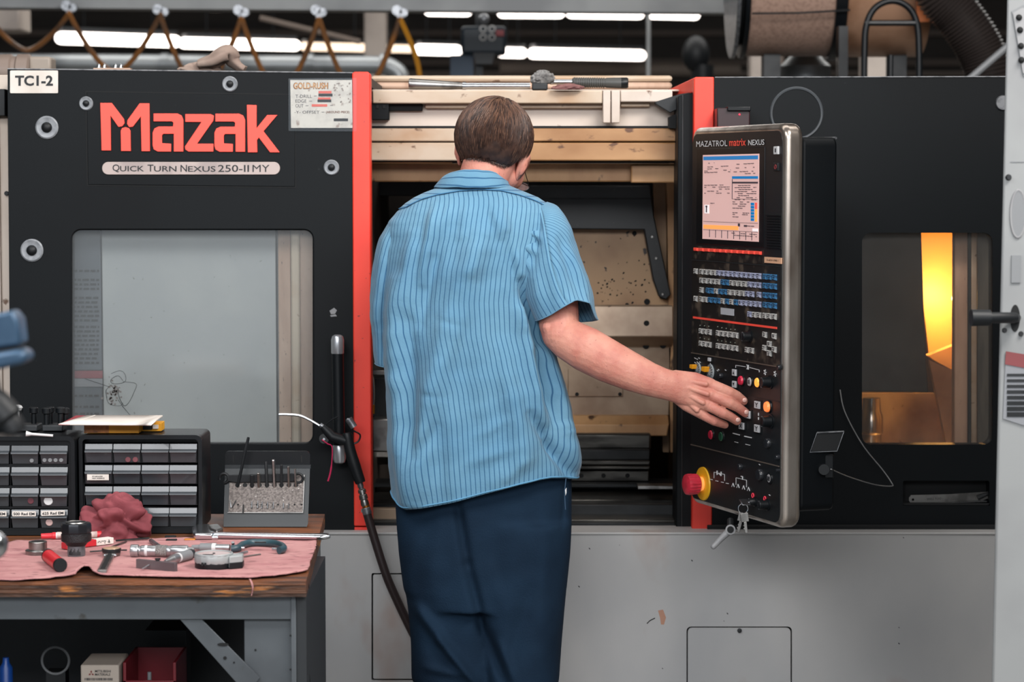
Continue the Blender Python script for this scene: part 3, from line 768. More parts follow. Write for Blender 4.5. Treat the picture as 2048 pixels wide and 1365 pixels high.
row([108]+X15+XR, 750, .090, 'w'+'wwbbbwbwblllll'[:14]+'bbb')
row([927, 998, 1070, 1157, 1230, 1302], 910, .094, 'lwwwww')
# lower keys (crop origin 1380,640 -> +140px = 1062 crop units)
def row2(xs, ys, cols='w'):
    for x, y in zip(xs, ys):
        key(x, y+1062, cols)
row2([188, 253, 317], [172, 180, 187]); row2([447, 513, 580, 652, 720], [203, 210, 218, 226, 236])
row2([188, 250, 315], [360, 368, 378]); row2([447, 513, 580, 650, 718], [397, 405, 413, 424, 433])
row2([1155, 1298], [228, 248]); row2([888, 958], [458, 468])
row2([1226, 1153, 1299, 1226], [368, 428, 452, 508])
mb = MB()
for x, y in ((170, 85), (236, 92), (300, 100), (437, 105), (500, 122), (566, 132), (634, 145), (700, 148), (170, 272), (236, 288), (300, 295), (437, 310), (498, 322), (563, 330), (632, 342), (700, 350)):
    a = PL(KX0+x/KS, 640+y/KS); mb.lathe((a[0], -.001, a[1]), (0, -1, 0), [(0, .0016), (.003, .0012)], 8)
lp('indicator_light', mb, mat('dim_led', (120, 124, 112), .4))
# red stripe
mb = MB(); a = PL(1388.5, 635); b = PL(1556, 654); mb.box((a[0], -.0035, a[1]-.0025), (b[0], -.001, a[1]+.0022)); lp('red_stripe', mb, 'logo')
# soft keys
sk = unit_key(1445, 500, 1453.5, 506.5, 'logo', 'soft_key_cap')
for k in range(12):
    x = 1395.5+k*11.42; y = 499+k*.66; a = PL(x, y); inst('soft_key', sk, PN, (a[0], -.002, a[1]))
# round things
def dome(name, x, y, rpx, m, h=.008, prof=None, parent=None, ring=None, **k):
    a = PL(x, y); r = rpx*5.45/FP; mb = MB()
    mb.lathe((a[0], -.001, a[1]), (0, -1, 0), prof(r, h) if prof else [(0, r), (h*.7, r), (h, r*.86), (h*1.02, .001)], 22)
    o = lp(name, mb, m, **k)
    if ring:
        mb = MB(); mb.lathe((a[0], -.001, a[1]), (0, -1, 0), [(0, r*1.28), (.004, r*1.2), (.004, r)], 22); lp('button_ring', mb, 'black2', o)
    return o
M['btnred'] = mat('button_red', (206, 42, 70), .3); M['btngrey'] = mat('button_grey', (168, 164, 164), .4)
M['btnor'] = mat('lit_amber_button', (255, 168, 70), .3, emit=.6); M['btnor2'] = mat('lit_orange_button', (255, 128, 66), .3, emit=.6)
M['btngrn'] = mat('button_green', (38, 92, 66), .35)
dome('push_button', 1486.5, 761.5, 9.5, 'btnred', .009, ring=1, label='red round button')
dome('push_button', 1503, 764, 9, 'btngrey', .006, ring=1, label='grey round button')
dome('push_button', 1518.5, 765.5, 9.5, 'btnor', .007, ring=1, label='glowing amber round button')
dome('push_button', 1539.5, 814, 10.5, 'btnor2', .010, ring=1, label='glowing orange round button')
dome('push_button', 1425.5, 870, 9.5, 'btnred', .007, ring=1, label='dark red round button under the hand')
dome('push_button', 1445.5, 873.5, 9.5, 'btngrn', .006, ring=1, label='green round button')
dome('push_button', 1541.5, 957, 9.5, 'btngrey', .004, ring=1, label='grey round button beside the lower dark plug')
# marks on the round buttons
mb = MB()
for x, y, s in ((1503, 764, .9), (1541.5, 957, 1.0)):
    for j in (-1, 0, 1):
        lbox(mb, x-2.6*s, y-3*j*s-.5, x+2.6*s, y-3*j*s+.5, .0085, .005)
lp('button_mark', mb, 'ink')
M['plug'] = mat('dark_plug', (34, 36, 40), .25)
for x, y, r in ((1445, 752, 6), (1563, 735, 5.5), (1539, 887, 10), (1484, 934, 6.5), (1523, 950, 12), (1559, 915, 5), (1560, 941, 3)):
    dome('blind_plug', x, y, r, 'plug', .009)
def knob(x, y, r, m, hh=.018, n=18, name='rotary_knob', label=None):
    a = PL(x, y); r = r*5.45/FP; mb = MB()
    mb.lathe((a[0], -.001, a[1]), (0, -1, 0), [(0, r), (.003, r), (.004, r*.8), (hh, r*.72), (hh+.002, r*.6)], n); o = lp(name, mb, m, label=label)
    mb = MB(); mb.box((a[0]-r*.14, -.003-hh, a[1]-r*.7), (a[0]+r*.14, -.001-hh, a[1]+r*.7)); lp('knob_pointer', mb, 'alu', o)
    return o
knob(1502, 673, 13, 'black2', .02)
knob(1542, 765, 14, 'black2', .022); knob(1543, 843, 15, 'black2', .022); knob(1537, 1010, 12, 'black2', .022)
# override dials: grey scale disc with a yellow wing
for x, y, s in ((1399, 738, .85), (1424, 744, 1.0)):
    a = PL(x, y); r = 15.5*s*5.6/FP; mb = MB(); mb.lathe((a[0], -.001, a[1]), (0, -1, 0), [(0, r*1.12), (.002, r*1.1), (.002, r)], 28); o = lp('override_dial', mb, 'dark')
    mb = MB(); mb.lathe((a[0], -.001, a[1]), (0, -1, 0), [(.002, r), (.005, r*.97), (.006, r*.3)], 28); lp('dial_disc', mb, mat('dial_disc', (150, 156, 158), .4), o)
    mb = MB()
    for k in range(14):
        t = 2*pi*k/14; d = Vector((cos(t), 0, sin(t))); q = Vector((a[0], -.0068, a[1])); mb.tube([q+d*r*.45, q+d*r*.93], .0008, 4)
    lp('dial_tick', mb, 'ink', o)
    mb = MB(); mb.prism([(a[0]-r*1.25, -.004, a[1]+r*.05), (a[0]-r*1.2, -.004, a[1]+r*.62), (a[0]+r*.1, -.004, a[1]+r*.66), (a[0]-r*.25, -.004, a[1]-r*.05)], (0, -.014, 0))
    lp('dial_wing', mb, mat('yellow_wing', (238, 160, 30), .4), o, bevel=.001)
# square legend buttons
M['legend'] = mat('legend_button', (190, 190, 192), .4)
def sq(x0, y0, x1, y1, s=None, m='legend', name='legend_button'):
    mb = MB(); lbox(mb, x0-2.2, y0-3, x1+2.2, y1+3, .003, 0); o = lp(name, mb, 'black2')
    mb = MB(); lbox(mb, x0, y0, x1, y1, .0065, .002); lp('button_cap', mb, m, o, bevel=.0006)
    if s:
        mb = MB(); ltext(mb, s, x0+1.6, x1-1.6, y1-2.8, y1-2.8, (y1-y0)-5.5, .02); mb.v = [v+Vector((0, -.0038, 0)) for v in mb.v]; lp('button_print', mb, 'ink', o)
    return o
for y0, up in ((739, 1), (762.5, 0)):
    o = sq(1468.7, y0, 1475.7, y0+13); mb = MB(); c0, c1 = PL(1470.5, y0+4), PL(1474, y0+9); zc = (c0[1]+c1[1])/2; hz = .0035*(1 if up else -1); xm = (c0[0]+c1[0])/2
    mb.prism([(xm-.004, -.0068, zc-hz), (xm+.004, -.0068, zc-hz), (xm, -.0068, zc+hz)], (0, -.0004, 0)); lp('button_print', mb, 'ink', o)
sq(1513.2, 803, 1523, 817.5, 'Y'); sq(1482.2, 845.5, 1491, 859, 'X'); sq(1513, 850, 1522.6, 865, 'Y'); sq(1494, 822, 1503.5, 837, 'Z'); sq(1482.5, 799, 1491.5, 811, None)
sq(1420, 716, 1424.6, 723, None, name='legend_tag')
# printed white line work
mb = MB()
def lline(pts, r=.0007):
    q = [Vector((PL(x, y)[0], -.0026, PL(x, y)[1])) for x, y in pts]
    for a, b in zip(q, q[1:]):
        mb.tube([a, b], r, 4)
lline([(1473.5, 736), (1473.5, 731), (1493, 734)]); lline([(1501, 735.5), (1520.5, 740.5), (1520.5, 745)], .0008); lline([(1495, 730), (1499, 731), (1499, 739), (1495, 738)], .0009)
lline([(1497, 731), (1497, 739)], .0012)
for x, y in ((1532, 745), (1552, 748), (1541, 835)):
    c = PL(x, y)
    for k in range(5):
        t = 2*pi*k/5; mb.tube([Vector((c[0]+cos(t)*.002, -.0026, c[1]+sin(t)*.002)), Vector((c[0]+cos(t)*.0065, -.0026, c[1]+sin(t)*.0065))], .0011, 4)
lline([(1519, 826), (1519, 832)], .0012); lline([(1519, 835), (1519, 840)], .0012); lline([(1533, 836), (1535, 842)]); lline([(1548, 838), (1546, 844)], .001)
lline([(1468, 867), (1481, 870.5)], .0014); lline([(1491, 873), (1505, 876)], .0014); lline([(1471, 884), (1478, 886)], .0008); lline([(1493, 889), (1502, 891)], .0008)
# axis diagram on the bottom panel
lline([(1430, 957), (1430, 945), (1436, 946)]); lline([(1445, 948), (1451, 949.5), (1451, 962)]); lline([(1436, 942), (1436, 950), (1440, 947)], .0014); lline([(1444, 944), (1444, 952), (1440, 947)], .0014)
for x, y in ((1422, 959), (1433, 962), (1444, 964.5), (1454, 967)):
    lline([(x, y), (x+5, y+1)], .0009)
lline([(1474, 970), (1474, 956), (1495, 961), (1495, 975)]); lline([(1484, 953), (1487, 954), (1487, 960)], .0012)
for x, y in ((1468, 970), (1478, 972), (1489, 975), (1499, 978)):
    lline([(x-2.5, y+4), (x, y-3), (x+2.5, y+4.6)], .0009)
for x, y in ((1391, 716), (1395, 718), (1399, 716), (1391, 725), (1396, 724), (1401, 724), (1422, 727), (1436, 741), (1438, 739), (1452, 740), (1520, 929), (1540, 990)):
    lline([(x, y), (x+2.2, y+1.6)], .0009)
lp('panel_print', mb, 'lw')
mb = MB()
for x, y in ((1508, 991.5), (1532, 998)):
    a = PL(x, y); ring = [Vector((a[0]+cos(t)*.005, -.003, a[1]+sin(t)*.005)) for t in [2*pi*i/12 for i in range(12)]]; mb.tube(ring, .0012, 5, closed=True)
lp('red_ring_mark', mb, mat('mark_red', (225, 60, 80), .5, emit=.2))
# emergency stop
a = PL(1408, 968); es = Vector((a[0], 0, a[1])); r = .034
mb = MB(); mb.lathe(es+Vector((0, -.001, 0)), (0, -1, 0), [(0, r*1.18), (.004, r*1.15), (.005, r*.7)], 36); esb = lp('emergency_stop', mb, mat('yellow_ring', (228, 170, 30), .4))
mb = MB(); mb.lathe(es, (0, -1, 0), [(.004, .016), (.014, .018), (.016, .020)], 24); lp('stop_collar', mb, 'sor', esb)
mb = MB(); n = 40; prof = [(.014, .019), (.018, .024), (.040, .0255), (.046, .024), (.049, .018), (.0495, .001)]; mb.lathe(es, (0, -1, 0), prof, n)
for i, v in enumerate(mb.v):
    k = i//n
    if k in (1, 2) and i % 2:
        c = Vector((es.x, v.y, es.z)); mb.v[i] = c+(v-c)*.93
lp('stop_mushroom', mb, mat('stop_red', (196, 44, 62), .4, col2=(170, 38, 52), scale=60), esb)
# key switch with keys hanging
o = knob(1512, 1004, 10, 'black2', .016, name='key_switch')
a = PL(1512, 1004); kx = Vector((a[0], -.018, a[1]))
KR = thing('key_ring', 'bunch of small silver keys hanging from the key switch', 'keys', WM[PN.name] @ kx)
Wp = WM[PN.name]
def kpt(dx, dy, dz):
    return Wp @ (kx+Vector((dx, dy, dz)))
mb = MB(); mb.box((-.011, -.020, -.0012), (.011, 0, .0012), Wp @ Matrix.Translation(kx) @ Matrix.Rotation(.5, 4, 'Y')); mb.box((-.004, -.002, -.001), (.004, .02, .001), Wp @ Matrix.Translation(kx)); obj('key_head', mb, 'chrome', KR, bevel=.0008)
mb = MB(); c = kpt(0, -.014, -.014); mb.tube([c+Vector((cos(t)*.011, 0, sin(t)*.011)) for t in [2*pi*i/20 for i in range(20)]], .0011, 6, closed=True); obj('ring', mb, 'chrome', KR)
for k, (rt, dz) in enumerate(((.25, 0), (-.12, -.002))):
    mb = MB(); mt = Matrix.Translation(c+Vector((.002*k, -.003*k, -.010))) @ Matrix.Rotation(rt, 4, 'Y')
    mb.box((-.009, -.001, -.020), (.009, .001, 0), mt); mb.box((-.0035, -.001, -.046), (.0035, .001, -.02), mt); mb.box((-.005, -.0009, -.030), (.0036, .0009, -.027), mt); mb.box((-.0055, -.0009, -.038), (.0036, .0009, -.034), mt)
    obj('hanging_key', mb, 'steel', KR, bevel=.0008)
# flap and socket on the end face
Ye = 5.33
fl = pprism('socket_flap', [(1634, 866), (1688, 863), (1674, 903), (1620, 905)], Ye, .004, 'gap', PN)
mb = MB(); mb.tube([P(1634, 866, Ye-.002), P(1688, 863.5, Ye-.002)], .0018, 6); mb.tube([P(1688, 863.5, Ye-.001), P(1674, 903, Ye-.001), P(1620, 905, Ye-.001), P(1634, 866, Ye-.001)], .0009, 6); obj('flap_rim', mb, 'alu', PN)
mb = MB(); pb(mb, 1616, 910, 1668, 958, Ye+.012, .03); obj('socket_box', mb, 'black2', PN, bevel=.003)
mb = MB(); mb.cyl(P(1645, 938, Ye+.012), P(1648, 940, Ye-.015), .012, n=16); obj('socket_plug', mb, 'rubber', PN)
mb = MB(); mb.box(P(1629, 944, Ye+.010), P(1631, 926, Ye+.011)); obj('socket_mark', mb, 'lw', PN)
# clamp lever under the pendant
LV = thing('clamp_lever', 'grey clamp lever sticking out under the control panel', 'lever', P(1461, 1062, 5.55))
mb = MB(); mb.cyl(P(1461, 1060, 5.5), P(1461, 1060, 5.55), .0115, n=20); obj('lever_hub', mb, 'grey', LV)
mb = MB(); mb.cyl(P(1461, 1060, 5.498), P(1461, 1060, 5.505), .0078, n=16); obj('lever_bolt', mb, 'gap', LV)
mb = MB(); mb.tube([P(1455, 1066, 5.51), P(1440, 1080, 5.505), P(1427, 1094, 5.50)], [.0085, .0070, .0065], 12); mb.ball(P(1427, 1094, 5.50), .0065, n=10, m=6); obj('lever_arm', mb, 'grey', LV)
mb = MB(); mb.cyl(P(1461, 1060, 5.55), P(1461, 1040, 5.57), .008, n=10); obj('lever_stud', mb, 'dark', LV)
# ---------------------------------------------------------------- background over the machine
M['lamp'] = mat('fluorescent_tube', (255, 244, 236), .4, emit=4.5)
M['lampw'] = mat('warm_fluorescent_tube', (255, 228, 200), .4, emit=1.6)
M['fix'] = mat('lamp_fixture', (120, 122, 124), .5)
def fixture(x0, y0, x1, y1, Y0, Y1, r, lab, warm=False):
    a, b = P(x0, y0, Y0), P(x1, y1, Y1)
    t = thing('fluorescent_lamp', lab, 'lamp', (a+b)/2+Vector((0, 0, .1)), 'fluorescent lamps over the hall')
    d = (b-a); mb = MB(); mb.cyl(a, b, r, n=12); mb.ball(a, r, n=12, m=6); mb.ball(b, r, n=12, m=6); obj('tube', mb, 'lampw' if warm else 'lamp', t)
    mb = MB(); up = Vector((0, 0, 1)); sd = Vector((d.y, -d.x, 0)).normalized()*r*.9
    p = [a-sd+up*r*1.02, b-sd+up*r*1.02, b+sd+up*r*1.02, a+sd+up*r*1.02]; mb.prism(p, up*r*.8); obj('housing', mb, 'fix', t)
    mb = MB(); q = (a+b)/2+up*r*1.8; mb.cyl(q-d*.3, Vector((q.x-d.x*.3, q.y-d.y*.3, 4.5)), .008, n=6); obj('hanger', mb, 'dark', t)
    mb = MB(); mb.cyl(q+d*.3, Vector((q.x+d.x*.3, q.y+d.y*.3, 4.5)), .008, n=6); obj('hanger', mb, 'dark', t)
fixture(122, 76, 350, 83, 19, 19.6, .045, 'longest bright ceiling lamp, leftmost of the lower lamp row above the number plate')
fixture(368, 86, 590, 91, 19.7, 20.3, .042, 'bright ceiling lamp above the brown rag, second of the lower lamp row')
fixture(608, 93, 735, 96, 20.3, 20.7, .032, 'dimmer warm ceiling lamp just left of the pale pillar, in the lower lamp row', True)
fixture(768, 97, 822, 98, 20.9, 21.1, .03, 'short dim warm ceiling lamp just right of the pale pillar', True)
fixture(838, 99, 914, 101, 21.2, 21.5, .042, 'short bright ceiling lamp left of the dark hoist box, in the lower lamp row')
fixture(1004, 105, 1044, 106, 21.8, 22, .042, 'very short bright ceiling lamp just right of the dark hoist box')
fixture(1066, 107, 1282, 111, 22, 22.8, .045, 'long bright ceiling lamp above the breaker bar, last of the lower lamp row')
fixture(858, 22, 934, 23, 17, 17.2, .032, 'short ceiling lamp left of the dark hoist box, in the upper lamp row')
fixture(1005, 25, 1119, 26, 17.4, 17.7, .036, 'ceiling lamp right of the dark hoist box, in the upper lamp row')
fixture(1143, 26, 1278, 28, 17.7, 18, .036, 'longest ceiling lamp of the upper lamp row, above the long lower lamp')
fixture(1303, 28, 1390, 30, 18, 18.2, .034, 'ceiling lamp nearest the brown drum, in the upper lamp row')
fixture(420, 16, 582, 16, 17, 17.3, .022, 'thin dim warm ceiling lamp half hidden by the crane rail', True)
# crane rail with festoon hose
M['rail'] = mat('crane_rail_grey', (150, 152, 152), .5, col2=(120, 122, 124), scale=2)
a = P(-150, 4, 10.5); b = P(1480, 18, 10.5)
mb = MB(); mb.hexa([P(-150, -30, 10.5), P(-150, 14, 10.5), P(1500, 26, 10.5), P(1500, -30, 10.5)]+[p+Vector((0, .16, 0)) for p in (P(-150, -30, 10.5), P(-150, 14, 10.5), P(1500, 26, 10.5), P(1500, -30, 10.5))])
one('crane_rail', mb, 'rail', 'long pale grey crane rail running across the top above the machine', 'rail')
for x, lb_ in ((300, 'dark rod hanging the left half of the crane rail'), (1300, 'dark rod hanging the right half of the crane rail, behind the lamps')):
    q = P(x, -30, 10.55); mb = MB(); mb.cyl(q, (q.x, q.y, 4.5), .02, n=8); one('rail_hanger', mb, 'dark', lb_, 'rod', 'rods of the crane rail')
M['hose_y'] = mat('amber_hose', (150, 98, 52), .45, col2=(104, 78, 60), scale=6)
tx = [(-30, 12), (139, 14), (322, 22), (483, 23), (638, 23), (800, 24)]
where = ['at the left edge above the number plate', 'above the dark left end of the longest lamp', 'left of the brown rag', 'right of the brown rag', 'beside the pale pillar, the rightmost']
FH = thing('festoon_hose', 'amber air hose hanging in loops under the crane rail', 'hose', P(400, 24, 10.35))
for i, (x, y) in enumerate(tx):
    q = P(x, y+2, 10.45); mb = MB(); mb.cyl(q+Vector((-.012, -.02, .01)), q+Vector((-.012, .02, .01)), .022, n=12); mb.cyl(q+Vector((.016, -.02, .0)), q+Vector((.016, .02, 0)), .018, n=12); mb.box(q-Vector((.012, .012, .04)), q+Vector((.012, .012, .02)))
    obj('trolley', mb, 'alu', FH)
for i in range(len(tx)-1):
    (xa, ya), (xb, yb) = tx[i], tx[i+1]; dep = (75, 118, 150, 150, 160)[i]
    pts = []
    for k in range(25):
        t = k/24; c = abs(2*t-1)**1.55
        pts.append(P(xa+(xb-xa)*t, ya+14+(1-c)*dep, 10.4+.25*(1-c)))
    mb = MB(); mb.tube(pts, .012, 6); obj('hose_loop', mb, 'hose_y', FH)
pts = [P(800+40*math.sin(k/12*1.5), 38+k*10.5, 10.4+k*.02) for k in range(13)]
mb = MB(); mb.tube(pts, .012, 6); obj('hose_loop', mb, mat('yellow_hose', (206, 140, 40), .45), FH)
# duct with an elbow
M['duct'] = mat('galvanized_duct', (150, 154, 156), .4, .5, col2=(110, 114, 116), scale=4)
pts = [P(-200, 126, 13.5), P(200, 127, 13.5), P(500, 129, 13.5), P(700, 130, 13.5), P(760, 131, 13.5), P(785, 138, 13.5), P(800, 158, 13.5), P(803, 230, 13.5)]
mb = MB(); mb.tube(smooth_path(pts, 5), .052, 16); DU = one('air_duct', mb, 'duct', 'horizontal grey metal duct behind the machine, bending down at its right end', 'duct')
for x in (330, 620, 768):
    q = P(x, 128, 13.5); mb = MB(); mb.cyl(q-Vector((.02, 0, 0)), q+Vector((.02, 0, 0)), .060, n=16); obj('duct_collar', mb, 'duct', DU)
mb = MB(); q = P(803, 230, 13.5); mb.cyl(q, (q.x, q.y, 0), .05, n=12); obj('duct_drop', mb, 'duct', DU)
# things behind
def ppost(name, x0, x1, ytop, Y, m, lab, cat, zb=0.0, d=.2):
    a = P((x0+x1)/2, ytop, Y); mb = MB(); w2 = (x1-x0)/2*Y/FP; mb.box((a.x-w2, Y, zb), (a.x+w2, Y+d, a.z)); return one(name, mb, m, lab, cat, bevel=.01)
M['palep'] = mat('pale_pillar', (196, 184, 174), .6, col2=(170, 158, 150), scale=3)
ppost('pillar', 728, 772, -10, 17.5, 'palep', 'pale square pillar behind the left red edge post, between two dim lamps', 'pillar')
ppost('pillar', 1502, 1552, 60, 16, 'palep', 'pale pillar below the brown drum, left of the arched bracket', 'pillar')
ppost('pillar', 1728, 1800, 60, 15, 'palep', 'pale pillar seen through the arched bracket', 'pillar')
ppost('pillar', 1555, 1568, 90, 15.6, 'brown', 'thin brown post beside the pale pillar below the drum', 'post')
# long tan pipes across the back
mb = MB(); mb.cyl(P(1000, 138, 24), P(1480, 140, 24), .07, n=12); t = one('wall_pipe', mb, 'bandlt', 'blurred tan pipe along the far wall right of the hoist box', 'pipe')
mb = MB(); mb.hexa([P(1270, 20, 18), P(1276, 20, 18), P(1302, 150, 18), P(1296, 150, 18)]+[p+Vector((0, .03, 0)) for p in (P(1270, 20, 18), P(1276, 20, 18), P(1302, 150, 18), P(1296, 150, 18))])
mb = MB(); q = P(1297, 40, 15); mb.cyl((q.x, q.y, 0), (q.x, q.y, 4.5), .012, n=8); one('steel_rod', mb, 'rail', 'thin grey vertical rod behind the right half of the lamps', 'rod')
mb = MB(); mb.tube([P(520, 36, 15), P(720, 84, 15)], .018, 8); mb2 = one('roof_brace', mb, 'brown', 'thin slanting brace under the roof left of the pale pillar', 'brace')
# hoist control box
HB = thing('hoist_box', 'dark blue hoist box with round white dials on a blue post', 'hoist', P(965, 95, 11.5))
mb = MB(); pb(mb, 922, 52, 1012, 108, 11.5, .2); obj('box_body', mb, mat('dark_blue_paint', (28, 42, 54), .45), HB, bevel=.015)
mb = MB(); mb.hexa([P(946, 105, 11.5), P(990, 105, 11.5), P(984, 128, 11.5), P(952, 128, 11.5)]+[p+Vector((0, .15, 0)) for p in (P(946, 105, 11.5), P(990, 105, 11.5), P(984, 128, 11.5), P(952, 128, 11.5))]); obj('box_chin', mb, 'black2', HB)
mb = MB(); a = P(930, 110, 11.56); mb.box((a.x-.07, 11.56, 0), (a.x+.04, 11.68, a.z)); obj('hoist_post', mb, mat('blue_post', (44, 66, 88), .5), HB)
mb = MB(); a = P(957, 100, 11.58); mb.box((a.x-.015, 11.58, a.z-.2), (a.x+.02, 11.66, 4.5)); obj('hoist_stem', mb, 'dark', HB)
for x, y in ((966, 58), (984, 58), (966, 75), (984, 75)):
    c = P(x, y, 11.49); mb = MB(); mb.tube([c+Vector((cos(t)*.014, 0, sin(t)*.014)) for t in [2*pi*i/16 for i in range(16)]], .0035, 6, closed=True); obj('dial', mb, 'wht', HB)
mb = MB(); mb.ball(P(968, 38, 11.5), .026, n=12, m=8); obj('hoist_knob', mb, 'alu', HB)
mb = MB(); pb(mb, 992, 60, 1008, 72, 11.48, .02); obj('red_label', mb, mat('dull_red', (150, 60, 66), .5), HB)
# dark stand, blurred
SD = thing('dark_stand', 'dark rounded machine head on a stand behind the rail, right of the lamps', 'stand', P(1400, 200, 13))
mb = MB(); mb.ball(P(1392, 108, 13), .075, .07, .10, n=16, m=10); obj('stand_head', mb, 'rubber', SD)
a = P(1405, 130, 13); mb = MB(); mb.cyl((a.x, 13, 0), (a.x, 13, a.z), .06, n=14); obj('stand_column', mb, 'rubber', SD)
# mist collector drum
DR = thing('collector_drum', 'large tan drum lying on its side above the right machine front', 'drum', P(1650, 120, 8.6))
M['drumtan'] = mat('perforated_tan_drum', (172, 142, 126), .5, .2, col2=(150, 122, 108), scale=90)
M['copper'] = mat('coppery_drum_end', (190, 148, 120), .38, .45, col2=(150, 108, 80), scale=5)
Yd = 8.6; R0 = .30; ca = P(1500, 104, Yd); cz = ca.z+R0
def axp(x, r):
    q = P(x, 60, Yd); return Vector((q.x, Yd+R0, cz)), r
def drum(name, xa, xb, r0, r1, m, prof=None):
    a, _ = axp(xa, 0); b, _ = axp(xb, 0); mb = MB(); ln = (b-a).length; mb.lathe(a, (1, 0, 0), prof(ln) if prof else [(0, r0), (ln, r1)], 48); return obj(name, mb, m, DR, bevel=.003)
drum('drum_body', 1500, 1700, R0, R0, 'drumtan'); drum('drum_body', 1690, 1868, R0*1.01, R0*1.01, 'copper')
drum('drum_ring', 1476, 1484, R0*1.03, R0*1.03, 'alu'); drum('drum_ring', 1484, 1496, R0*.86, R0*.86, 'gap'); drum('drum_ring', 1494, 1504, R0*1.03, R0*1.03, 'black2')
drum('drum_strap', 1674, 1698, R0*1.06, R0*1.06, 'black2')
mb = MB(); a = P(1504, 26, Yd+.01); mb.tube([P(1504, 27, Yd-.0), P(1600, 26, Yd), P(1700, 20, Yd)], .004, 6); obj('drum_cord', mb, 'dark', DR)
mb = MB(); pb(mb, 1835, -40, 1860, 44, Yd-.01, .02); obj('orange_tag', mb, mat('orange_tag', (214, 120, 66), .5), DR, bevel=.002)
mb = MB(); z = P(0, 80, Yd).z
for x in (1560, 1820):
    q, _ = axp(x, 0); mb = MB(); mb.box((q.x-.03, Yd+R0-.05, 0), (q.x+.03, Yd+R0+.05, cz-R0*.8)); obj('drum_leg', mb, 'dark', DR)
mb = MB(); q, _ = axp(1688, 0); mb.box((q.x-.02, Yd-.02, 0), (q.x+.012, Yd+.06, cz-R0*.7)); obj('drum_leg', mb, 'black2', DR)
# galvanised bucket shape beneath
mb = MB(); a = P(1610, 170, 9.4); mb.lathe((a.x, 9.4, 0), (0, 0, 1), [(0, .10), (P(0, 112, 9.4).z-.04, .10), (P(0, 112, 9.4).z, .06)], 24); one('grey_cylinder', mb, 'duct', 'dull grey upright cylinder under the brown drum', 'cylinder')
# arch bracket
AB = thing('arch_bracket', 'black arched tube bracket in front of the coppery drum end', 'bracket', P(1781, 150, 8.3))
pts = [P(1728, 190, 8.3), P(1729, 100, 8.3), P(1732, 55, 8.3), P(1745, 22, 8.3), P(1768, 5, 8.3), P(1795, 3, 8.3), P(1820, 18, 8.3), P(1834, 48, 8.3), P(1838, 100, 8.3), P(1838, 190, 8.3)]
a = P(1728, 190, 8.3); b = P(1838, 190, 8.3)
mb = MB(); mb.tube([Vector((a.x, a.y, 0))]+smooth_path(pts, 6)+[Vector((b.x, b.y, 0))], .0115, 12); obj('arch_tube', mb, 'black2', AB)
mb = MB(); mb.cyl(P(1730, 46, 8.3), P(1836, 46, 8.3), .0105, n=10); obj('crossbar', mb, 'black2', AB)
mb = MB(); q = P(1781, 110, 8.34); mb.cyl((q.x, q.y, 0), q, .010, n=10); obj('inner_post', mb, 'black2', AB)
# corrugated hose
pts = smooth_path([P(1862, -60, 8.5), P(1880, -10, 8.5), P(1915, 30, 8.5), P(1950, 80, 8.5), P(1972, 130, 8.5), P(1985, 200, 8.5), P(1990, 300, 8.5)], 16)
rs = [(.086 if i % 2 else .078) for i in range(len(pts))]
HS = thing('corrugated_hose', 'dark ribbed suction hose curving down beside the drum', 'hose', pts[-1])
mb = MB(); mb.tube(pts, rs, 20); q = pts[-1]; obj('hose_body', mb, mat('brown_black_hose', (46, 40, 38), .35), HS, smooth=60)
mb = MB(); mb.cyl(q, (q.x, q.y, 0), .07, n=16); obj('hose_pipe', mb, 'dark', HS)
mb = MB(); mb.tube([P(1925, 170, 8.2), P(2030, 80, 8.2)], .012, 8); q = P(1925, 170, 8.2); mb.cyl(q, (q.x, q.y, 0), .012, n=8); one('slanting_rod', mb, 'fix', 'grey rod slanting up beside the ribbed hose', 'rod')
# left end: motor and blurred white unit behind
MO = thing('pump_motor', 'round tan pump motor behind the number plate corner', 'motor', P(70, 140, 6.7))
a = P(5, 143, 6.7); mb = MB(); mb.lathe(P(-20, 146, 6.7), (1, 0, 0), [(0, .03), (.01, .05), (.06, .052), (.065, .046), (.075, .046), (.08, .052), (.11, .052), (.115, .045)], 24); obj('motor_body', mb, mat('dusty_motor', (128, 112, 102), .5), MO)
mb = MB(); pb(mb, 52, 113, 102, 150, 6.68, .08); obj('motor_box', mb, mat('dusty_box', (150, 138, 126), .5), MO, bevel=.008)
mb = MB(); mb.cyl(P(30, 125, 6.7), P(30, 115, 6.7), .010, n=10); obj('motor_cap', mb, 'grey', MO)
mb = MB(); pb(mb, -60, 150, 110, 168, 6.66, .2); obj('motor_bracket', mb, 'dark', MO)
for i, (x, lab) in enumerate(((198, 'small silver fitting on the machine top above the name panel, left of its pair'), (209, 'small silver fitting on the machine top, second from left'), (231, 'small silver fitting on the machine top, third from left'), (242, 'small silver fitting on the machine top, nearest the brown rag'))):
    a = P(x, 139, 6.2); mb = MB(); mb.lathe(Vector((a.x, a.y, P(x, 145, 6.2).z)), (0, 0, 1), [(0, .006), (.012, .006), (.014, .0045), (.018, .0045), (.0215, .002)], 12)
    tag(obj('pipe_fitting', mb, 'chrome', None), lab, 'fitting', 'silver fittings on the machine top')
a = P(223, 144, 6.2); mb = MB(); zr = P(20, 145, YD).z-.008; mb.box((P(188, 143, 6.2).x, 6.19, zr), (P(262, 143, 6.2).x, 6.22, P(190, 136.5, 6.2).z)); one('fitting_block', mb, 'tanlt', 'low tan block that carries the small silver fittings', 'block')
mb = MB(); pb(mb, -10, 12, 38, 60, 12, .3); a = P(15, 20, 12); mb.box((a.x-.02, 12.1, a.z), (a.x+.02, 12.16, 4.5)); WU = one('ceiling_unit', mb, 'palep', 'blurred white box hanging at the top left corner', 'box', bevel=.01)
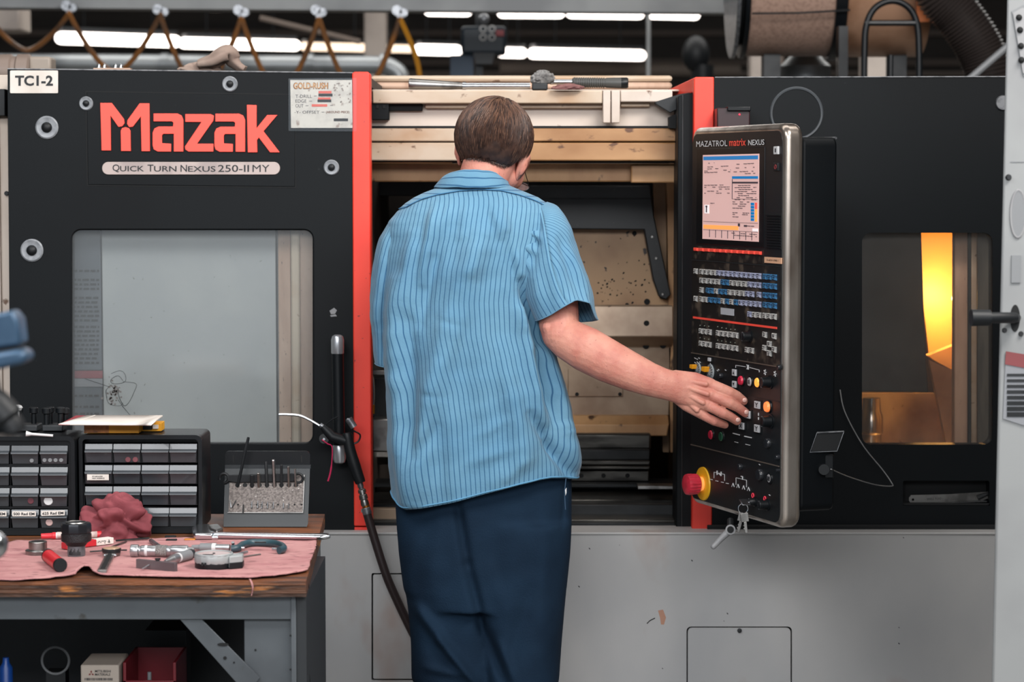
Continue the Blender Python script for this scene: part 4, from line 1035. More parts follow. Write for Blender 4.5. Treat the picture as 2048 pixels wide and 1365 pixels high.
# ---------------------------------------------------------------- crumpled cloth maker
def rag(name, c, rx, ry, rz, m, label, cat, seed=0, amp=.35, sc=None, n=56, parent=None, zmin=None, folds=6):
    rng = random.Random(seed); mb = MB(); R = n//2; rows = []
    dirs = [(Vector((rng.uniform(-1, 1), rng.uniform(-1, 1), rng.uniform(-.6, 1))).normalized(), rng.uniform(3, 6), rng.uniform(0, 6)) for _ in range(folds)]
    off = Vector((seed*3.1, seed*1.7, 0)); sc = sc or 1.4
    for i in range(R+1):
        ph = -pi/2+pi*i/R; row_ = []
        for k in range(n):
            t = 2*pi*k/n; q = Vector((cos(ph)*cos(t), cos(ph)*sin(t), sin(ph)))
            wv = noise.noise_vector(q*sc+off)*.7; qq = q+wv
            n1 = abs(noise.noise(qq*1.15+off)); n2_ = abs(noise.noise(qq*2.4-off)); n3 = noise.noise(qq*6.0)
            r = 1-amp*.95+amp*(2.6*min(n1, .34)**.8+.9*min(n2_, .3)+.12*n3)
            row_.append(Vector((q.x*rx*r, q.y*ry*r, q.z*rz*r)))
        rows.append(row_)
    mb.grid(rows, wrap=True, cap=True)
    lo = -rz*.45
    for v in mb.v:
        if v.z < lo:
            v.z = lo+(v.z-lo)*.08
    lo = min(v.z for v in mb.v)
    mb.v = [Vector(c)+v-Vector((0, 0, lo)) for v in mb.v]
    o = obj(name, mb, m, parent, smooth=True, sub=1)
    return tag(o, label, cat)
def cloth_mat(name, col, col2, bs=900):
    return mat(name, col, .9, col2=col2, scale=14, lo=.35, hi=.7, bump=.5, bscale=bs, spec=.15)
M['ragbr'] = cloth_mat('tan_rag_cloth', (168, 148, 136), (140, 120, 110)); M['ragred'] = cloth_mat('maroon_rag_cloth', (146, 78, 84), (112, 56, 62)); M['raggr'] = cloth_mat('grey_rag_cloth', (150, 148, 146), (90, 88, 86))
M['ragpk'] = cloth_mat('dusty_rose_cloth', (150, 108, 104), (110, 76, 76))
ztop = P(20, 145, YD).z-.008
a = P(424, 140, 6.1)
# brown rag: a low crumpled part and a raised loop
RG = thing('shop_rag', 'crumpled tan rag lying on top of the sliding door housing', 'rag', (a.x, 6.12, ztop))
rag('cloth_heap', (P(400, 140, 6.1).x, 6.12, ztop), .062, .05, .026, 'ragbr', None, None, 4, .30, 2.2, parent=RG)
pts = smooth_path([P(395, 130, 6.08), P(425, 124, 6.08), P(446, 112, 6.09), P(462, 108, 6.10), P(468, 122, 6.11), P(480, 134, 6.10), P(490, 140, 6.10)], 8)
mb = MB(); n = len(pts); rows = []
for i, p in enumerate(pts):
    t = i/(n-1); r = .012+.010*sin(pi*min(1, t*1.2)); d = (pts[min(i+1, n-1)]-pts[max(i-1, 0)]).normalized(); nm = Vector((-d.z, 0, d.x))
    rows.append([p+nm*cos(a_)*r*(1+.3*sin(3*a_+5*t))+Vector((0, 1, 0))*sin(a_)*r*2.2 for a_ in [2*pi*k/18 for k in range(18)]])
mb.grid(rows, wrap=True, cap=True); obj('cloth_fold', mb, 'ragbr', RG, smooth=True, sub=1)
# breaker bar
zr = P(1000, 180, 6.12).z
BB = thing('breaker_bar', 'long chrome pipe and bar lying on the cream top rail', 'bar', (P(900, 178, 6.14).x, 6.15, zr))
mb = MB(); a = P(818, 168, 6.14); b = P(925, 172, 6.14); mb.lathe(a, b-a, [(.004, .009), (0, .0105), (.0, .0135), (.004, .0145), ((b-a).length*.8, .0105), ((b-a).length, .0085)], 24); obj('pipe_end', mb, 'steel', BB)
mb = MB(); mb.lathe(a-Vector((.0006, 0, 0)), (-1, 0, 0), [(0, .0098), (.0004, .0096)], 20); obj('pipe_bore', mb, 'gap', BB)
mb = MB(); mb.cyl(b, P(1060, 172, 6.14), .0085, n=16); mb.cyl(P(925, 172, 6.14), P(932, 172, 6.14), .0098, n=16); obj('bar_shaft', mb, 'chrome', BB)
# torque wrench with ribbed grip
TW = thing('torque_wrench', 'wrench with ratchet head and ribbed black grip, right end of the cream top rail', 'wrench', (P(1160, 178, 6.14).x, 6.15, zr))
mb = MB(); mb.cyl(P(1100, 164, 6.15), P(1148, 164, 6.15), .007, n=12); obj('wrench_shaft', mb, 'chrome', TW)
mb = MB(); a, b = P(1144, 165, 6.15), P(1243, 166, 6.15); ln = (b-a).length; prof = [(0, .0095)]
k = 0
while k < 14:
    t0 = .005+k*ln*.045; prof += [(t0, .0128), (t0+ln*.03, .0132), (t0+ln*.032, .0112), (t0+ln*.043, .0112)]; k += 1
prof += [(ln*.7, .0128), (ln, .0138)]; mb.lathe(a, b-a, prof, 20); obj('grip', mb, mat('grip_grey', (66, 66, 64), .5), TW)
mb = MB(); c = P(1250, 166, 6.15); mb.lathe(c-Vector((.010, 0, 0)), (1, 0, 0), [(0, .0138), (.014, .014), (.018, .012)], 20); obj('grip_end', mb, 'black2', TW)
mb = MB(); c = P(1078, 172, 6.13); mb.box((c.x-.018, 6.12, zr+.0), (c.x+.022, 6.15, zr+.018)); obj('ratchet_block', mb, 'dark', TW, bevel=.003)
rag('wiping_rag', (P(1086, 150, 6.15).x, 6.15, zr+.016), .030, .028, .022, 'raggr', 'small grey oily rag wadded on the ratchet head', 'rag', 9, .4, 2.6)
rag('wiping_rag', (P(1135, 170, 6.12).x, 6.11, zr), .040, .018, .010, 'ragpk', 'small dusty rose rag tucked under the ribbed grip', 'rag', 12, .3, 2.0)
# laminated note
NT = thing('setup_note', 'laminated setup sheet taped over the door corner and red strip', 'note', P(645, 258, YD-.008))
M['lam'] = glass_mat('clear_laminate', (250, 252, 253), .07, .15)
pprism('laminate', [(577, 157), (713, 156), (713, 263), (577, 262)], YD-.0085, .0008, 'lam', NT)
M['note'] = mat('note_paper', (214, 204, 192), .7, col2=(196, 186, 176), scale=30, col3=(160, 140, 128), scale3=44, lo3=.62, hi3=.7)
pprism('note_sheet', [(580.5, 160), (704, 160), (705, 256), (582, 256)], YD-.0075, .0008, 'note', NT)
M['gold'] = mat('gold_print', (214, 158, 96), .6); M['brn'] = mat('brown_print', (110, 66, 40), .6); M['pen'] = mat('pencil', (88, 84, 84), .7); M['redpen'] = mat('red_marker', (206, 96, 84), .6)
Yn = YD-.0082
mb = MB(); ptext(mb, 'GOLD-RUSH', 586.5, 165, 656.5, 178.5, Yn+.0002, .03); obj('note_title_shadow', mb, 'brn', NT)
mb = MB(); ptext(mb, 'GOLD-RUSH', 588, 166, 655, 177, Yn-.0002, .0); obj('note_title', mb, 'gold', NT)
mb = MB()
for s, x0, y0, x1, y1 in (('T-DRILL', 591, 189.5, 624, 196), ('EDGE', 591, 199, 613, 205.5), ('OUT', 591, 208.5, 607, 215), ('-Y- OFFSET', 589, 221.5, 639, 227.5)):
    ptext(mb, s, x0, y0, x1, y1, Yn, .0)
for x0, y in ((628, 192), (618, 202.5), (611, 211.5), (643, 224.5), (660, 211)):
    pb(mb, x0, y-.4, x0+6, y+.5, Yn, .0003)
obj('handwriting', mb, 'pen', NT)
for x0, y0, x1, y1 in ((637, 187.5, 665, 193), (635, 199, 662.5, 204.5), (667.5, 237, 696, 242.5)):
    mb = MB(); pb(mb, x0, y0, x1, y1, Yn, .0003); obj('black_strike', mb, 'ink', NT)
for x0, y0, x1, y1 in ((637, 182, 663, 187), (636, 195, 661, 199), (623.5, 208.5, 654.5, 213.5)):
    mb = MB(); pb(mb, x0, y0, x1, y1, Yn, .0003); obj('red_strike', mb, 'redpen', NT)
mb = MB(); ptext(mb, '(AROUND PIECE)', 652, 222, 699, 228, Yn, .01); obj('note_print', mb, 'brn', NT)
mb = MB(); rng = random.Random(4)
for k in range(26):
    x, y = rng.uniform(668, 703), rng.uniform(163, 206); q = P(x, y, Yn); s = rng.uniform(.0008, .0028); mb.lathe(q, (0, -1, 0), [(0, s), (.0002, s)], 7, rng.uniform(.5, 1.5))
obj('note_smudge', mb, mat('smudge', (150, 138, 130), .7), NT)['kind'] = 'stuff'
# thin cable on the front panel
pts = smooth_path([P(1680, 780, 5.97), P(1690, 825, 5.96), P(1725, 890, 5.95), P(1765, 940, 5.94), P(1783, 966, 5.93), P(1783, 973, 5.92), P(1750, 970, 5.8), P(1700, 955, 5.6), P(1662, 939, 5.32)], 8)
mb = MB(); mb.tube(pts, .0013, 6); one('thin_cable', mb, 'grey', 'thin grey cable looping from the front panel to the control panel socket', 'cable')
# feeler rule in the slot
YS = YR+.022
zs = P(1806, 1008, YR+.005).z+.001
mb = MB(); mb.prism([P(x, y, YS) for x, y in ((1822, 991), (1900, 989), (1962, 985), (1979, 984), (1979, 996), (1960, 1004), (1900, 1007), (1822, 1007.5), (1818, 1002), (1818, 996))], (0, .002, 0), [[P(1826+2.6*cos(t), 1000+2.6*sin(t), YS) for t in [2*pi*i/10 for i in range(10)]]])
RL = one('feeler_gauge', mb, 'steel', 'flat steel blade gauge lying in the slot at the right', 'gauge')
mb = MB(); addtext(mb, '- SHELL TOO -', P(1850, 1001, YS-.0006), P(1886, 999.5, YS-.0006), P(1850, 997, YS-.0006)); obj('blade_marks', mb, 'ink', RL)
mb = MB(); mb.cyl(P(1890, 1007, YR+.012), P(1974, 1003.5, YR+.012), .0022, n=8); mb.cyl(P(1955, 996, YR+.014), P(1976, 988, YR+.014), .007, .004, n=10); one('small_tool', mb, 'dark', 'small dark pick with thin rod beside the blade gauge in the slot', 'tool')
# ---- air gun hung on the door handle
yg = YD-.10
AG = thing('blow_gun', 'black air blow gun hung on the door handle, curved steel nozzle', 'air gun', P(678, 930, yg))
mb = MB(); mb.tube(smooth_path([P(556, 829.5, yg), P(575, 829.5, yg), P(600, 832, yg), P(622, 842, yg), P(645, 856, yg)], 6), [.0012]+[.0032]*24, 10); obj('nozzle', mb, 'chrome', AG)
mb = MB(); mb.cyl(P(640, 850, yg), P(650, 857, yg), .006, n=12); obj('nozzle_nut', mb, 'alu', AG)
mb = MB(); mb.tube([P(645, 853, yg), P(656, 864, yg), P(664, 874, yg), P(690, 882, yg+.0), P(700, 882, yg)], [.008, .012, .013, .012, .010], 14); obj('gun_body', mb, 'rubber', AG)
mb = MB(); mb.cyl(P(648, 878, yg-.004), P(648, 878, yg+.012), .012, n=16); obj('gun_valve', mb, 'rubber', AG)
mb = MB(); mb.cyl(P(648, 879, yg-.006), P(648, 879, yg-.004), .003, n=8); obj('valve_screw', mb, 'alu', AG)
mb = MB(); mb.tube(smooth_path([P(652, 850, yg), P(664, 840, yg), P(676, 834, yg)], 5), .0016, 6); mb.tube(smooth_path([P(706, 862, yg), P(720, 870, yg), P(716, 884, yg), P(700, 890, yg)], 6), .0022, 6); obj('trigger', mb, 'black2', AG)
mb = MB(); mb.cyl(P(697, 838, yg), P(708, 855, yg), .009, n=14); mb.cyl(P(699, 845, yg), P(694, 838, yg), .004, n=8); obj('gun_knob', mb, 'alu', AG)
mb = MB(); mb.tube(smooth_path([P(694, 866, yg), P(700, 900, yg), P(712, 940, yg), P(721, 966, yg)], 5), [.010, .012, .0125, .013, .0132, .0135, .0138, .014, .0145, .0145, .014, .014, .0135, .0135, .013, .0125], 16); obj('grip_sleeve', mb, 'rubber', AG)
mb = MB(); mb.tube([P(718, 962, yg), P(722, 975, yg)], .0075, 12); mb.tube([P(722, 975, yg), P(724, 985, yg)], .006, 10); obj('swivel', mb, 'alu', AG)
mb = MB(); a, b = P(723, 978, yg), P(733, 1022, yg); ln = (b-a).length; mb.lathe(a, b-a, [(0, .006), (.003, .0095), (.010, .0100), (.011, .0075), (.014, .0078), (.016, .0102), (.026, .0105), (.028, .0085), (.034, .010), (.042, .010), (.044, .008), (ln, .008)], 16); obj('coupling', mb, 'steel', AG)
mb = MB(); mb.cyl(P(731, 1010, yg), P(732.5, 1015, yg), .0095, n=12); obj('brass_band', mb, 'brass' if 'brass' in M else mat('brass_band', (190, 120, 50), .35, .9), AG)
mb = MB(); mb.cyl(P(731.5, 1016, yg), P(735, 1029, yg), .0115, n=14); mb.box(P(722, 1026, yg-.004), P(728, 1018, yg+.004)); obj('hose_clamp', mb, 'alu', AG, bevel=.001)
pts = smooth_path([P(733, 1024, yg), P(748, 1075, yg), P(772, 1150, yg), P(798, 1210, yg+.01), P(823, 1262, yg+.02), P(850, 1320, yg+.03), P(862, 1450, yg)], 6)
q = pts[-1]; mb = MB(); mb.tube(pts+[Vector((q.x, q.y, .02)), Vector((q.x+.3, q.y+.05, .012))], .0108, 14); obj('air_hose', mb, mat('dark_brown_hose', (44, 34, 34), .45), AG)
mb = MB(); mb.tube(smooth_path([P(644, 880, yg-.01), P(655, 888, yg-.01), P(664, 894, yg-.01), P(664, 920, yg-.01), P(661, 945, yg-.01), P(656, 963, yg-.01)], 5), [.0014]*18+[.0022]*8, 6); obj('red_tie', mb, mat('red_cable_tie', (196, 40, 84), .4), AG)
# ---------------------------------------------------------------- neighbouring cabinet at the right edge (near, out of focus)
YC = 4.45
CB = thing('near_cabinet', 'pale grey machine cabinet at the right edge of the view', 'cabinet', P(2080, 1400, YC))
M['cab'] = mat('cabinet_grey_paint', (138, 140, 140), .5, col2=(126, 127, 128), scale=3)
a = P(2014, 0, YC); b = P(1983, 1360, YC)
dx = (a.x-b.x)/(a.z-b.z); x0 = b.x-dx*b.z
mb = MB(); mb.prism([Vector((x0, YC, 0)), Vector((x0+dx*2.3, YC, 2.3)), Vector((1.5, YC, 2.3)), Vector((1.5, YC, 0))], (.14, .5, 0)); obj('cabinet_body', mb, 'cab', CB, bevel=.006)
mb = MB(); pb(mb, 2021, 323, 2120, 325, YC-.001, .002); obj('cabinet_seam', mb, 'fix', CB)
mb = MB(); mb.prism([P(x, y, YC-.002) for x, y in ((2023, 22), (2046, 10), (2100, 10), (2100, 175), (2046, 152))], (0, .001, 0)); lb = obj('control_plate', mb, 'fix', CB)
mb = MB(); mb.prism([P(x, y, YC-.004) for x, y in ((2026, 26), (2044, 16), (2090, 16), (2090, 165), (2046, 146))], (0, .001, 0)); obj('plate_face', mb, 'grey', lb)
for x, y in ((2038, 35), (2040, 60), (2042, 92), (2043, 120)):
    mb = MB(); mb.ball(P(x, y, YC-.004), .006, .006, .006, n=10, m=6); obj('plate_knob', mb, 'gap', lb)
mb = MB(); mb.lathe(P(2017, 355, YC-.001), (0, -1, 0), [(0, .006), (.006, .004)], 10); obj('cabinet_screw', mb, 'dark', CB)
for x, y in ((2009, 661), (2042, 668)):
    mb = MB(); mb.lathe(P(x, y, YC-.001), (0, -1, 0), [(0, .005), (.004, .004)], 10); obj('cabinet_screw', mb, 'dark', CB)
c = P(2036, 428, YC-.001); mb = MB(); mb.tube([c+Vector((cos(t)*.0135, 0, sin(t)*.043)) for t in [2*pi*i/32 for i in range(32)]], .0025, 6, closed=True); rc = obj('oval_recess', mb, 'grey', CB)
mb = MB(); mb.prism([c+Vector((cos(t)*.0130, -.0005, sin(t)*.0425)) for t in [2*pi*i/32 for i in range(32)]], (0, -.001, 0)); obj('recess_dish', mb, 'fix', rc)
mb = MB(); pb(mb, 2023, 511, 2042, 566, YC-.003, .003); obj('grey_pad', mb, 'fix', CB)
mb = MB(); c = P(2030, 637, YC-.001); mb.prism([c+Vector((cos(t)*.009, 0, sin(t)*.025)) for t in [2*pi*i/28 for i in range(28)]], (0, -.001, 0)); obj('handle_slot', mb, 'gap', CB)
mb = MB(); mb.tube([P(2032, 636, YC-.0), P(2028, 636, YC-.03), P(2000, 636, YC-.045), P(1944, 636, YC-.05)], [.009, .010, .0105, .0105], 14); mb.tube([P(1980, 636, YC-.047), P(1942, 636, YC-.05)], [.0145, .0155], 16); obj('pull_handle', mb, 'rubber', CB)
mb = MB(); mb.prism([P(x, y, YC-.003) for x, y in ((2012, 703), (2048, 709), (2120, 716), (2120, 858), (2046, 851), (2006, 838))], (0, .001, 0)); ws = obj('warning_sticker', mb, mat('sticker_grey', (126, 128, 132), .5), CB)
mb = MB(); mb.prism([P(x, y, YC-.0045) for x, y in ((2012, 703), (2048, 709), (2120, 716), (2120, 745), (2047, 736), (2010, 729))], (0, .001, 0)); obj('sticker_head', mb, mat('sticker_maroon', (120, 58, 60), .5), ws)
mb = MB()
for k in range(8):
    y = 748+k*11; mb.box(P(2014, y+5+k*.6, YC-.0045), P(2050, y, YC-.004))
obj('sticker_lines', mb, 'dark', ws)
# ---------------------------------------------------------------- out of focus blue clamp at the left edge
BL = thing('blue_clamp', 'blurred blue metal clamp sticking in at the left edge', 'clamp', (P(0, 700, 3).x-.05, 3.0, 0))
M['bluem'] = mat('blue_steel', (44, 68, 92), .35, .3, col2=(66, 92, 116), scale=8)
Yb = 3.0
mb = MB(); mb.prism([P(x, y, Yb) for x, y in ((-60, 640), (22, 622), (36, 640), (42, 690), (-60, 705))], (0, .05, 0)); obj('clamp_jaw', mb, 'bluem', BL, bevel=.004)
mb = MB(); mb.prism([P(x, y, Yb-.01) for x, y in ((-60, 715), (34, 700), (52, 706), (50, 728), (-60, 752))], (0, .06, 0)); obj('clamp_lip', mb, 'bluem', BL, bevel=.006)
mb = MB(); mb.prism([P(x, y, Yb+.01) for x, y in ((-60, 700), (38, 688), (40, 706), (-60, 720))], (0, .03, 0)); obj('clamp_slot', mb, 'dark', BL)
mb = MB(); mb.tube(smooth_path([P(-50, 730, Yb), P(-40, 790, Yb), P(-6, 820, Yb), P(20, 850, Yb), P(26, 868, Yb)], 5), [.028]*8+[.024]*6+[.018]*5+[.010]*2, 14); obj('clamp_arm', mb, 'rubber', BL)
mb = MB(); q = P(-50, 730, Yb); mb.tube([q, Vector((q.x-.03, q.y, .9)), Vector((q.x-.03, q.y, 0))], .025, 12); obj('clamp_stand', mb, 'rubber', BL)
mb = MB(); q = P(-14, 1090, 3.5); mb.ball(q, .022, n=20, m=14); mb.cyl(q, (q.x-.03, q.y, .01), .008, n=10); mb.cyl((q.x-.03, q.y, 0), (q.x-.03, q.y, .01), .08, n=20); one('chrome_ball', mb, 'chrome', 'blurred silver ball end at the left edge beside the towel', 'ball')
# ---------------------------------------------------------------- workbench
BZ = .80
def B(x, y, dz=0):
    return PZ(x, y, BZ+dz)
yf = B(300, 1163).y; yb = 5.42
WB = thing('workbench', 'worn workbench with laminated wood top and grey steel frame', 'workbench', (-1.0, (yf+yb)/2, 0))
M['wood'] = mat('dark_worn_wood', (92, 58, 38), .55, col2=(44, 30, 24), scale=9, lo=.4, hi=.62, col3=(186, 118, 58), scale3=9, lo3=.57, hi3=.68, stretch=(1, 1, 7), bump=.4, bscale=40)
M['wood2'] = mat('orange_worn_wood', (120, 70, 38), .5, col2=(64, 40, 28), scale=6, lo=.4, hi=.65, stretch=(1, 5, 6), bump=.3, bscale=60)
M['benchst'] = mat('grey_bench_steel', (88, 93, 97), .42, .2, col2=(72, 76, 80), scale=5, col3=(66, 66, 64), scale3=16, lo3=.63, hi3=.70, detail=6)
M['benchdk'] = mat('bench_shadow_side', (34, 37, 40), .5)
xr_f = B(612, 1163).x; xr_b = B(640, 1045).x
xl = -1.62
rng = random.Random(21)
for k in range(4):
    z1 = BZ-.001-k*.0075; o_ = (0, .003, -.002, .002)[k]; e = .004*k if k else 0
    mb = MB(); n = 50; fr = [Vector((xl+(xr_f-xl)*i/n, yf+o_+rng.uniform(-.0015, .0015), z1)) for i in range(n+1)]
    poly = fr+[Vector((xr_b, yb, z1)), Vector((xl, yb, z1))]; mb.prism(poly, (0, 0, -.0070)); obj('wood_ply', mb, 'wood2' if k in (0,) else 'wood', WB)
zA = BZ-.031
mb = MB(); mb.box((xl, yf+.012, zA-.036), (B(585, 1200).x-.004, yf+.015, zA-.003)); ap = None
ztop_ = P(0, 1203, yf+.02).z; zbot_ = P(300, 1240, yf+.02).z
xa = P(583, 1215, yf+.02).x
mb = MB(); mb.box((xl, yf+.03, zbot_-.002), (xa, yf+.036, zA)); obj('apron', mb, 'benchst', WB, bevel=.0015)
mb = MB(); mb.box((xl, yf+.036, zbot_-.002), (xa, yf+.09, zbot_+.002)); obj('apron_lip', mb, 'benchst', WB)
mb = MB(); mb.box((xa-.002, yf+.025, .0), (P(592, 1300, yf+.02).x, yf+.075, zA)); obj('corner_post', mb, 'benchst', WB, bevel=.0015)
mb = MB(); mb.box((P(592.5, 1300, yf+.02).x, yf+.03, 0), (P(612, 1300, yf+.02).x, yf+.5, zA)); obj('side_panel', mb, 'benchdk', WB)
mb = MB(); mb.box((P(488, 1300, yf+.04).x, yf+.045, 0), (P(585, 1300, yf+.04).x, yf+.052, zbot_-.004)); obj('leg_plate', mb, 'benchst', WB, bevel=.0015)
mb = MB(); pts = [P(x, y, yf+.035) for x, y in ((360, 1240), (404, 1240), (520, 1357), (492, 1392), (480, 1375))]; mb.prism(pts, (0, .004, 0)); obj('brace', mb, 'benchst', WB, bevel=.001)
mb = MB()
for x, y, rx, rz in ((446, 1290, .011, .0035), (450, 1317, .0035, .0035), (468, 1326, .0018, .0018)):
    c = P(x, y, yf+.0345); mb.prism([c+Vector((cos(t)*rx, 0, sin(t)*rz)) for t in [2*pi*i/12 for i in range(12)]], (0, -.0006, 0))
obj('brace_hole', mb, 'gap', WB)
mb = MB()
for x, y in ((581, 1272), (581, 1340), (511, 1301)):
    c = P(x, y, yf+.0245 if x > 550 else yf+.0445); mb.prism([c+Vector((cos(t)*.0022, 0, sin(t)*.0022)) for t in [2*pi*i/8 for i in range(8)]], (0, -.0006, 0))
obj('rivet_hole', mb, 'gap', WB)
mb = MB(); mb.box((xl, yb-.14, .05), (P(600, 1300, 5.3).x, yb-.12, zA)); obj('shade_panel', mb, 'benchdk', WB)  # dark sheet added to keep the space under the bench in shade
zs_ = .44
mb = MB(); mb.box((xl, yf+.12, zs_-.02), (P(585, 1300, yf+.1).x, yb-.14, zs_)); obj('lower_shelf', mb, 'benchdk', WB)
mb = MB(); mb.box((xl+.3, yf+.03, 0), (xl+.36, yf+.09, zA)); obj('corner_post', mb, 'benchst', WB); mb = MB(); mb.box((xl+.3, yb-.06, 0), (xl+.36, yb, zA)); obj('corner_post', mb, 'benchst', WB); mb = MB(); mb.box((xr_b-.06, yb-.06, 0), (xr_b-.01, yb, zA)); obj('corner_post', mb, 'benchst', WB)
# black cable at the bench end
mb = MB(); yc = yf+.10
mb.tube(smooth_path([P(598, 1180, yc), P(610, 1160, yc), P(616, 1180, yc), P(613, 1240, yc), P(611, 1290, yc), P(617, 1350, yc), P(622, 1420, yc)], 6)+[Vector((P(622, 1420, yc).x, yc, .01))], .0028, 8); one('bench_cable', mb, 'rubber', 'black cable looping down the right end of the workbench', 'cable')
# things on the lower shelf
def boxthing(name, x0, x1, Y, z0, h, d, m, label, cat, bevel=.003):
    a = P(x0, 1340, Y).x; b = P(x1, 1340, Y).x; t = thing(name, label, cat, ((a+b)/2, Y+d/2, z0)); mb = MB(); mb.box((a, Y, z0), (b, Y+d, z0+h)); o = obj('carton', mb, m, t, bevel=bevel); return t, o, a, b
Yx = yf+.20
zt_ = P(200, 1331, Yx).z
M['carton'] = mat('carton_board', (176, 164, 152), .7, col2=(160, 146, 134), scale=9)
t, o, a, b = boxthing('carton_box', 161, 238, Yx, zs_, zt_-zs_, .12, 'carton', 'small pale carton with tool maker print on the shelf under the bench', 'box')
mb = MB(); ptext(mb, 'MITSUBISHI', 190, 1341, 221.5, 1346, Yx-.0006, .015); ptext(mb, 'MATERIALS', 190, 1347.5, 220.5, 1352.5, Yx-.0006, .015); obj('carton_print', mb, 'ink', t)
mb = MB(); c = P(182.5, 1348, Yx-.0006)
for ang in (90, 210, 330):
    d = Vector((cos(radians(ang)), 0, sin(radians(ang)))); e = Vector((-d.z, 0, d.x)); mb.prism([c+d*.0004, c+d*.0034+e*.0019, c+d*.0064, c+d*.0034-e*.0019], (0, -.0002, 0))
obj('carton_emblem', mb, mat('emblem_dark_red', (120, 50, 48), .6), t)
mb = MB(); rng = random.Random(8); x = 169
while x < 226:
    wd = rng.uniform(.5, 1.8); pb(mb, x, 1357, x+wd, 1362, Yx-.0006, .0004); x += wd+rng.uniform(.5, 1.2)
obj('carton_barcode', mb, 'ink', t)
Yr = yf+.22
RB = thing('red_bin', 'open red plastic bin on the shelf beside the pale carton', 'bin', (P(300, 1340, Yr).x, Yr+.08, zs_))
a, b = P(246, 1345, Yr).x, P(352, 1345, Yr).x; zt2 = P(300, 1326, Yr).z; M['redbin'] = mat('red_plastic', (110, 24, 34), .4)
z_low = P(300, 1362, Yr).z
for x0, x1 in ((a, a+.006), (b-.006, b)):
    mb = MB(); mb.prism([Vector((x0, Yr, zs_)), Vector((x0, Yr, zt2)), Vector((x0, Yr+.16, zt2)), Vector((x0, Yr+.16, zs_))], (x1-x0, 0, 0)); obj('bin_side', mb, 'redbin', RB, bevel=.001)
mb = MB(); mb.box((a, Yr, zs_), (b, Yr+.006, z_low)); obj('bin_front', mb, 'redbin', RB, bevel=.001)
mb = MB(); mb.box((a, Yr, zs_), (b, Yr+.16, zs_+.004)); mb.box((a, Yr+.154, zs_), (b, Yr+.16, zt2)); obj('bin_back', mb, 'redbin', RB)
mb = MB(); c = P(299, 1358, Yr+.03); mb.cyl(Vector((c.x, c.y, zs_+.005)), Vector((c.x, c.y, P(299, 1345, Yr+.03).z)), .004, n=10); one('bin_pin', mb, 'fix', 'small grey pin standing in the red bin', 'pin')
mb = MB(); q = P(12, 1330, yf+.2); mb.lathe((q.x, q.y, zs_), (0, 0, 1), [(0, .014), (P(12, 1336, q.y).z-zs_, .013), (P(12, 1326, q.y).z-zs_, .007), (P(12, 1316, q.y).z-zs_, .006)], 18); one('blue_bottle', mb, mat('blue_plastic', (14, 60, 130), .4), 'narrow blue plastic bottle on the lower shelf at the left edge', 'bottle')
# handwheel in the dark
HW = thing('hand_wheel', 'dark handwheel gauge with ring standing in the shadow under the bench', 'wheel', (P(110, 1320, 4.95).x, 4.95, zs_))
c = P(111, 1322, 4.93); rr_ = .028; mb = MB(); mb.tube([c+Vector((cos(t)*rr_, 0, sin(t)*rr_)) for t in [2*pi*i/32 for i in range(32)]], .003, 8, closed=True); obj('wheel_rim', mb, 'fix', HW)
mb = MB(); mb.cyl(P(109, 1278, 4.93), P(109, 1278, 4.97), .013, n=20); mb.box(P(102, 1288, 4.94), P(117, 1268, 4.96)); obj('gauge_head', mb, 'dark', HW)
mb = MB(); mb.box((c.x-.02, 4.93, zs_), (c.x+.02, 4.97, c.z-.024)); obj('wheel_stand', mb, 'dark', HW)
mb = MB(); c = P(349, 1275, 5.12); pb(mb, 290, 1262, 372, 1290, 5.05, .12); q = P(330, 1290, 5.05); mb.box((q.x-.04, 5.06, zs_), (q.x+.04, 5.16, q.z)); one('dark_case', mb, 'benchdk', 'dark ribbed case in the shadow under the bench', 'case')
# ---------------------------------------------------------------- towel
def towel_outline():
    return [(-40, 1110), (8, 1094), (32, 1086), (60, 1087), (110, 1082), (300, 1083), (420, 1080), (560, 1078), (622, 1079), (633, 1086), (632, 1100), (624, 1122), (616, 1146), (560, 1155), (500, 1160), (330, 1158), (200, 1155), (186, 1153), (176, 1146), (168, 1146), (150, 1155), (100, 1161), (40, 1166), (-40, 1163)]
M['towel'] = mat('pink_shop_towel', (204, 152, 150), .95, col2=(182, 126, 128), scale=9, lo=.4, hi=.7, col3=(112, 72, 78), scale3=30, lo3=.60, hi3=.74, stretch=(1, 2.6, 1), bump=.7, bscale=420, spec=.1)
ol = [B(x, y) for x, y in towel_outline()]
from mathutils.geometry import delaunay_2d_cdt
def inside(p, poly):
    c = False; n = len(poly)
    for i in range(n):
        a_, b_ = poly[i], poly[i-1]
        if (a_.y > p[1]) != (b_.y > p[1]) and p[0] < (b_.x-a_.x)*(p[1]-a_.y)/(b_.y-a_.y)+a_.x:
            c = not c
    return c
dense = []
for i in range(len(ol)):
    a_, b_ = ol[i], ol[(i+1) % len(ol)]; m_ = max(1, int((b_-a_).length/.012))
    for k in range(m_):
        q = a_.lerp(b_, k/m_); q = q+Vector((noise.noise(q*90)*.003, noise.noise(q*70+Vector((3, 0, 0)))*.003, 0)); dense.append(q)
pts2 = [Vector((p.x, p.y)) for p in dense]; nE = len(pts2)
x0_, x1_ = min(p.x for p in pts2), max(p.x for p in pts2); y0_, y1_ = min(p.y for p in pts2), max(p.y for p in pts2)
gx = x0_
while gx < x1_:
    gy = y0_
    while gy < y1_:
        q = Vector((gx+.003*noise.noise(Vector((gx*50, gy*50, 0))), gy))
        if inside(q, dense) and min((q-Vector((e.x, e.y))).length for e in dense[::2]) > .007:
            pts2.append(q)
        gy += .012
    gx += .012
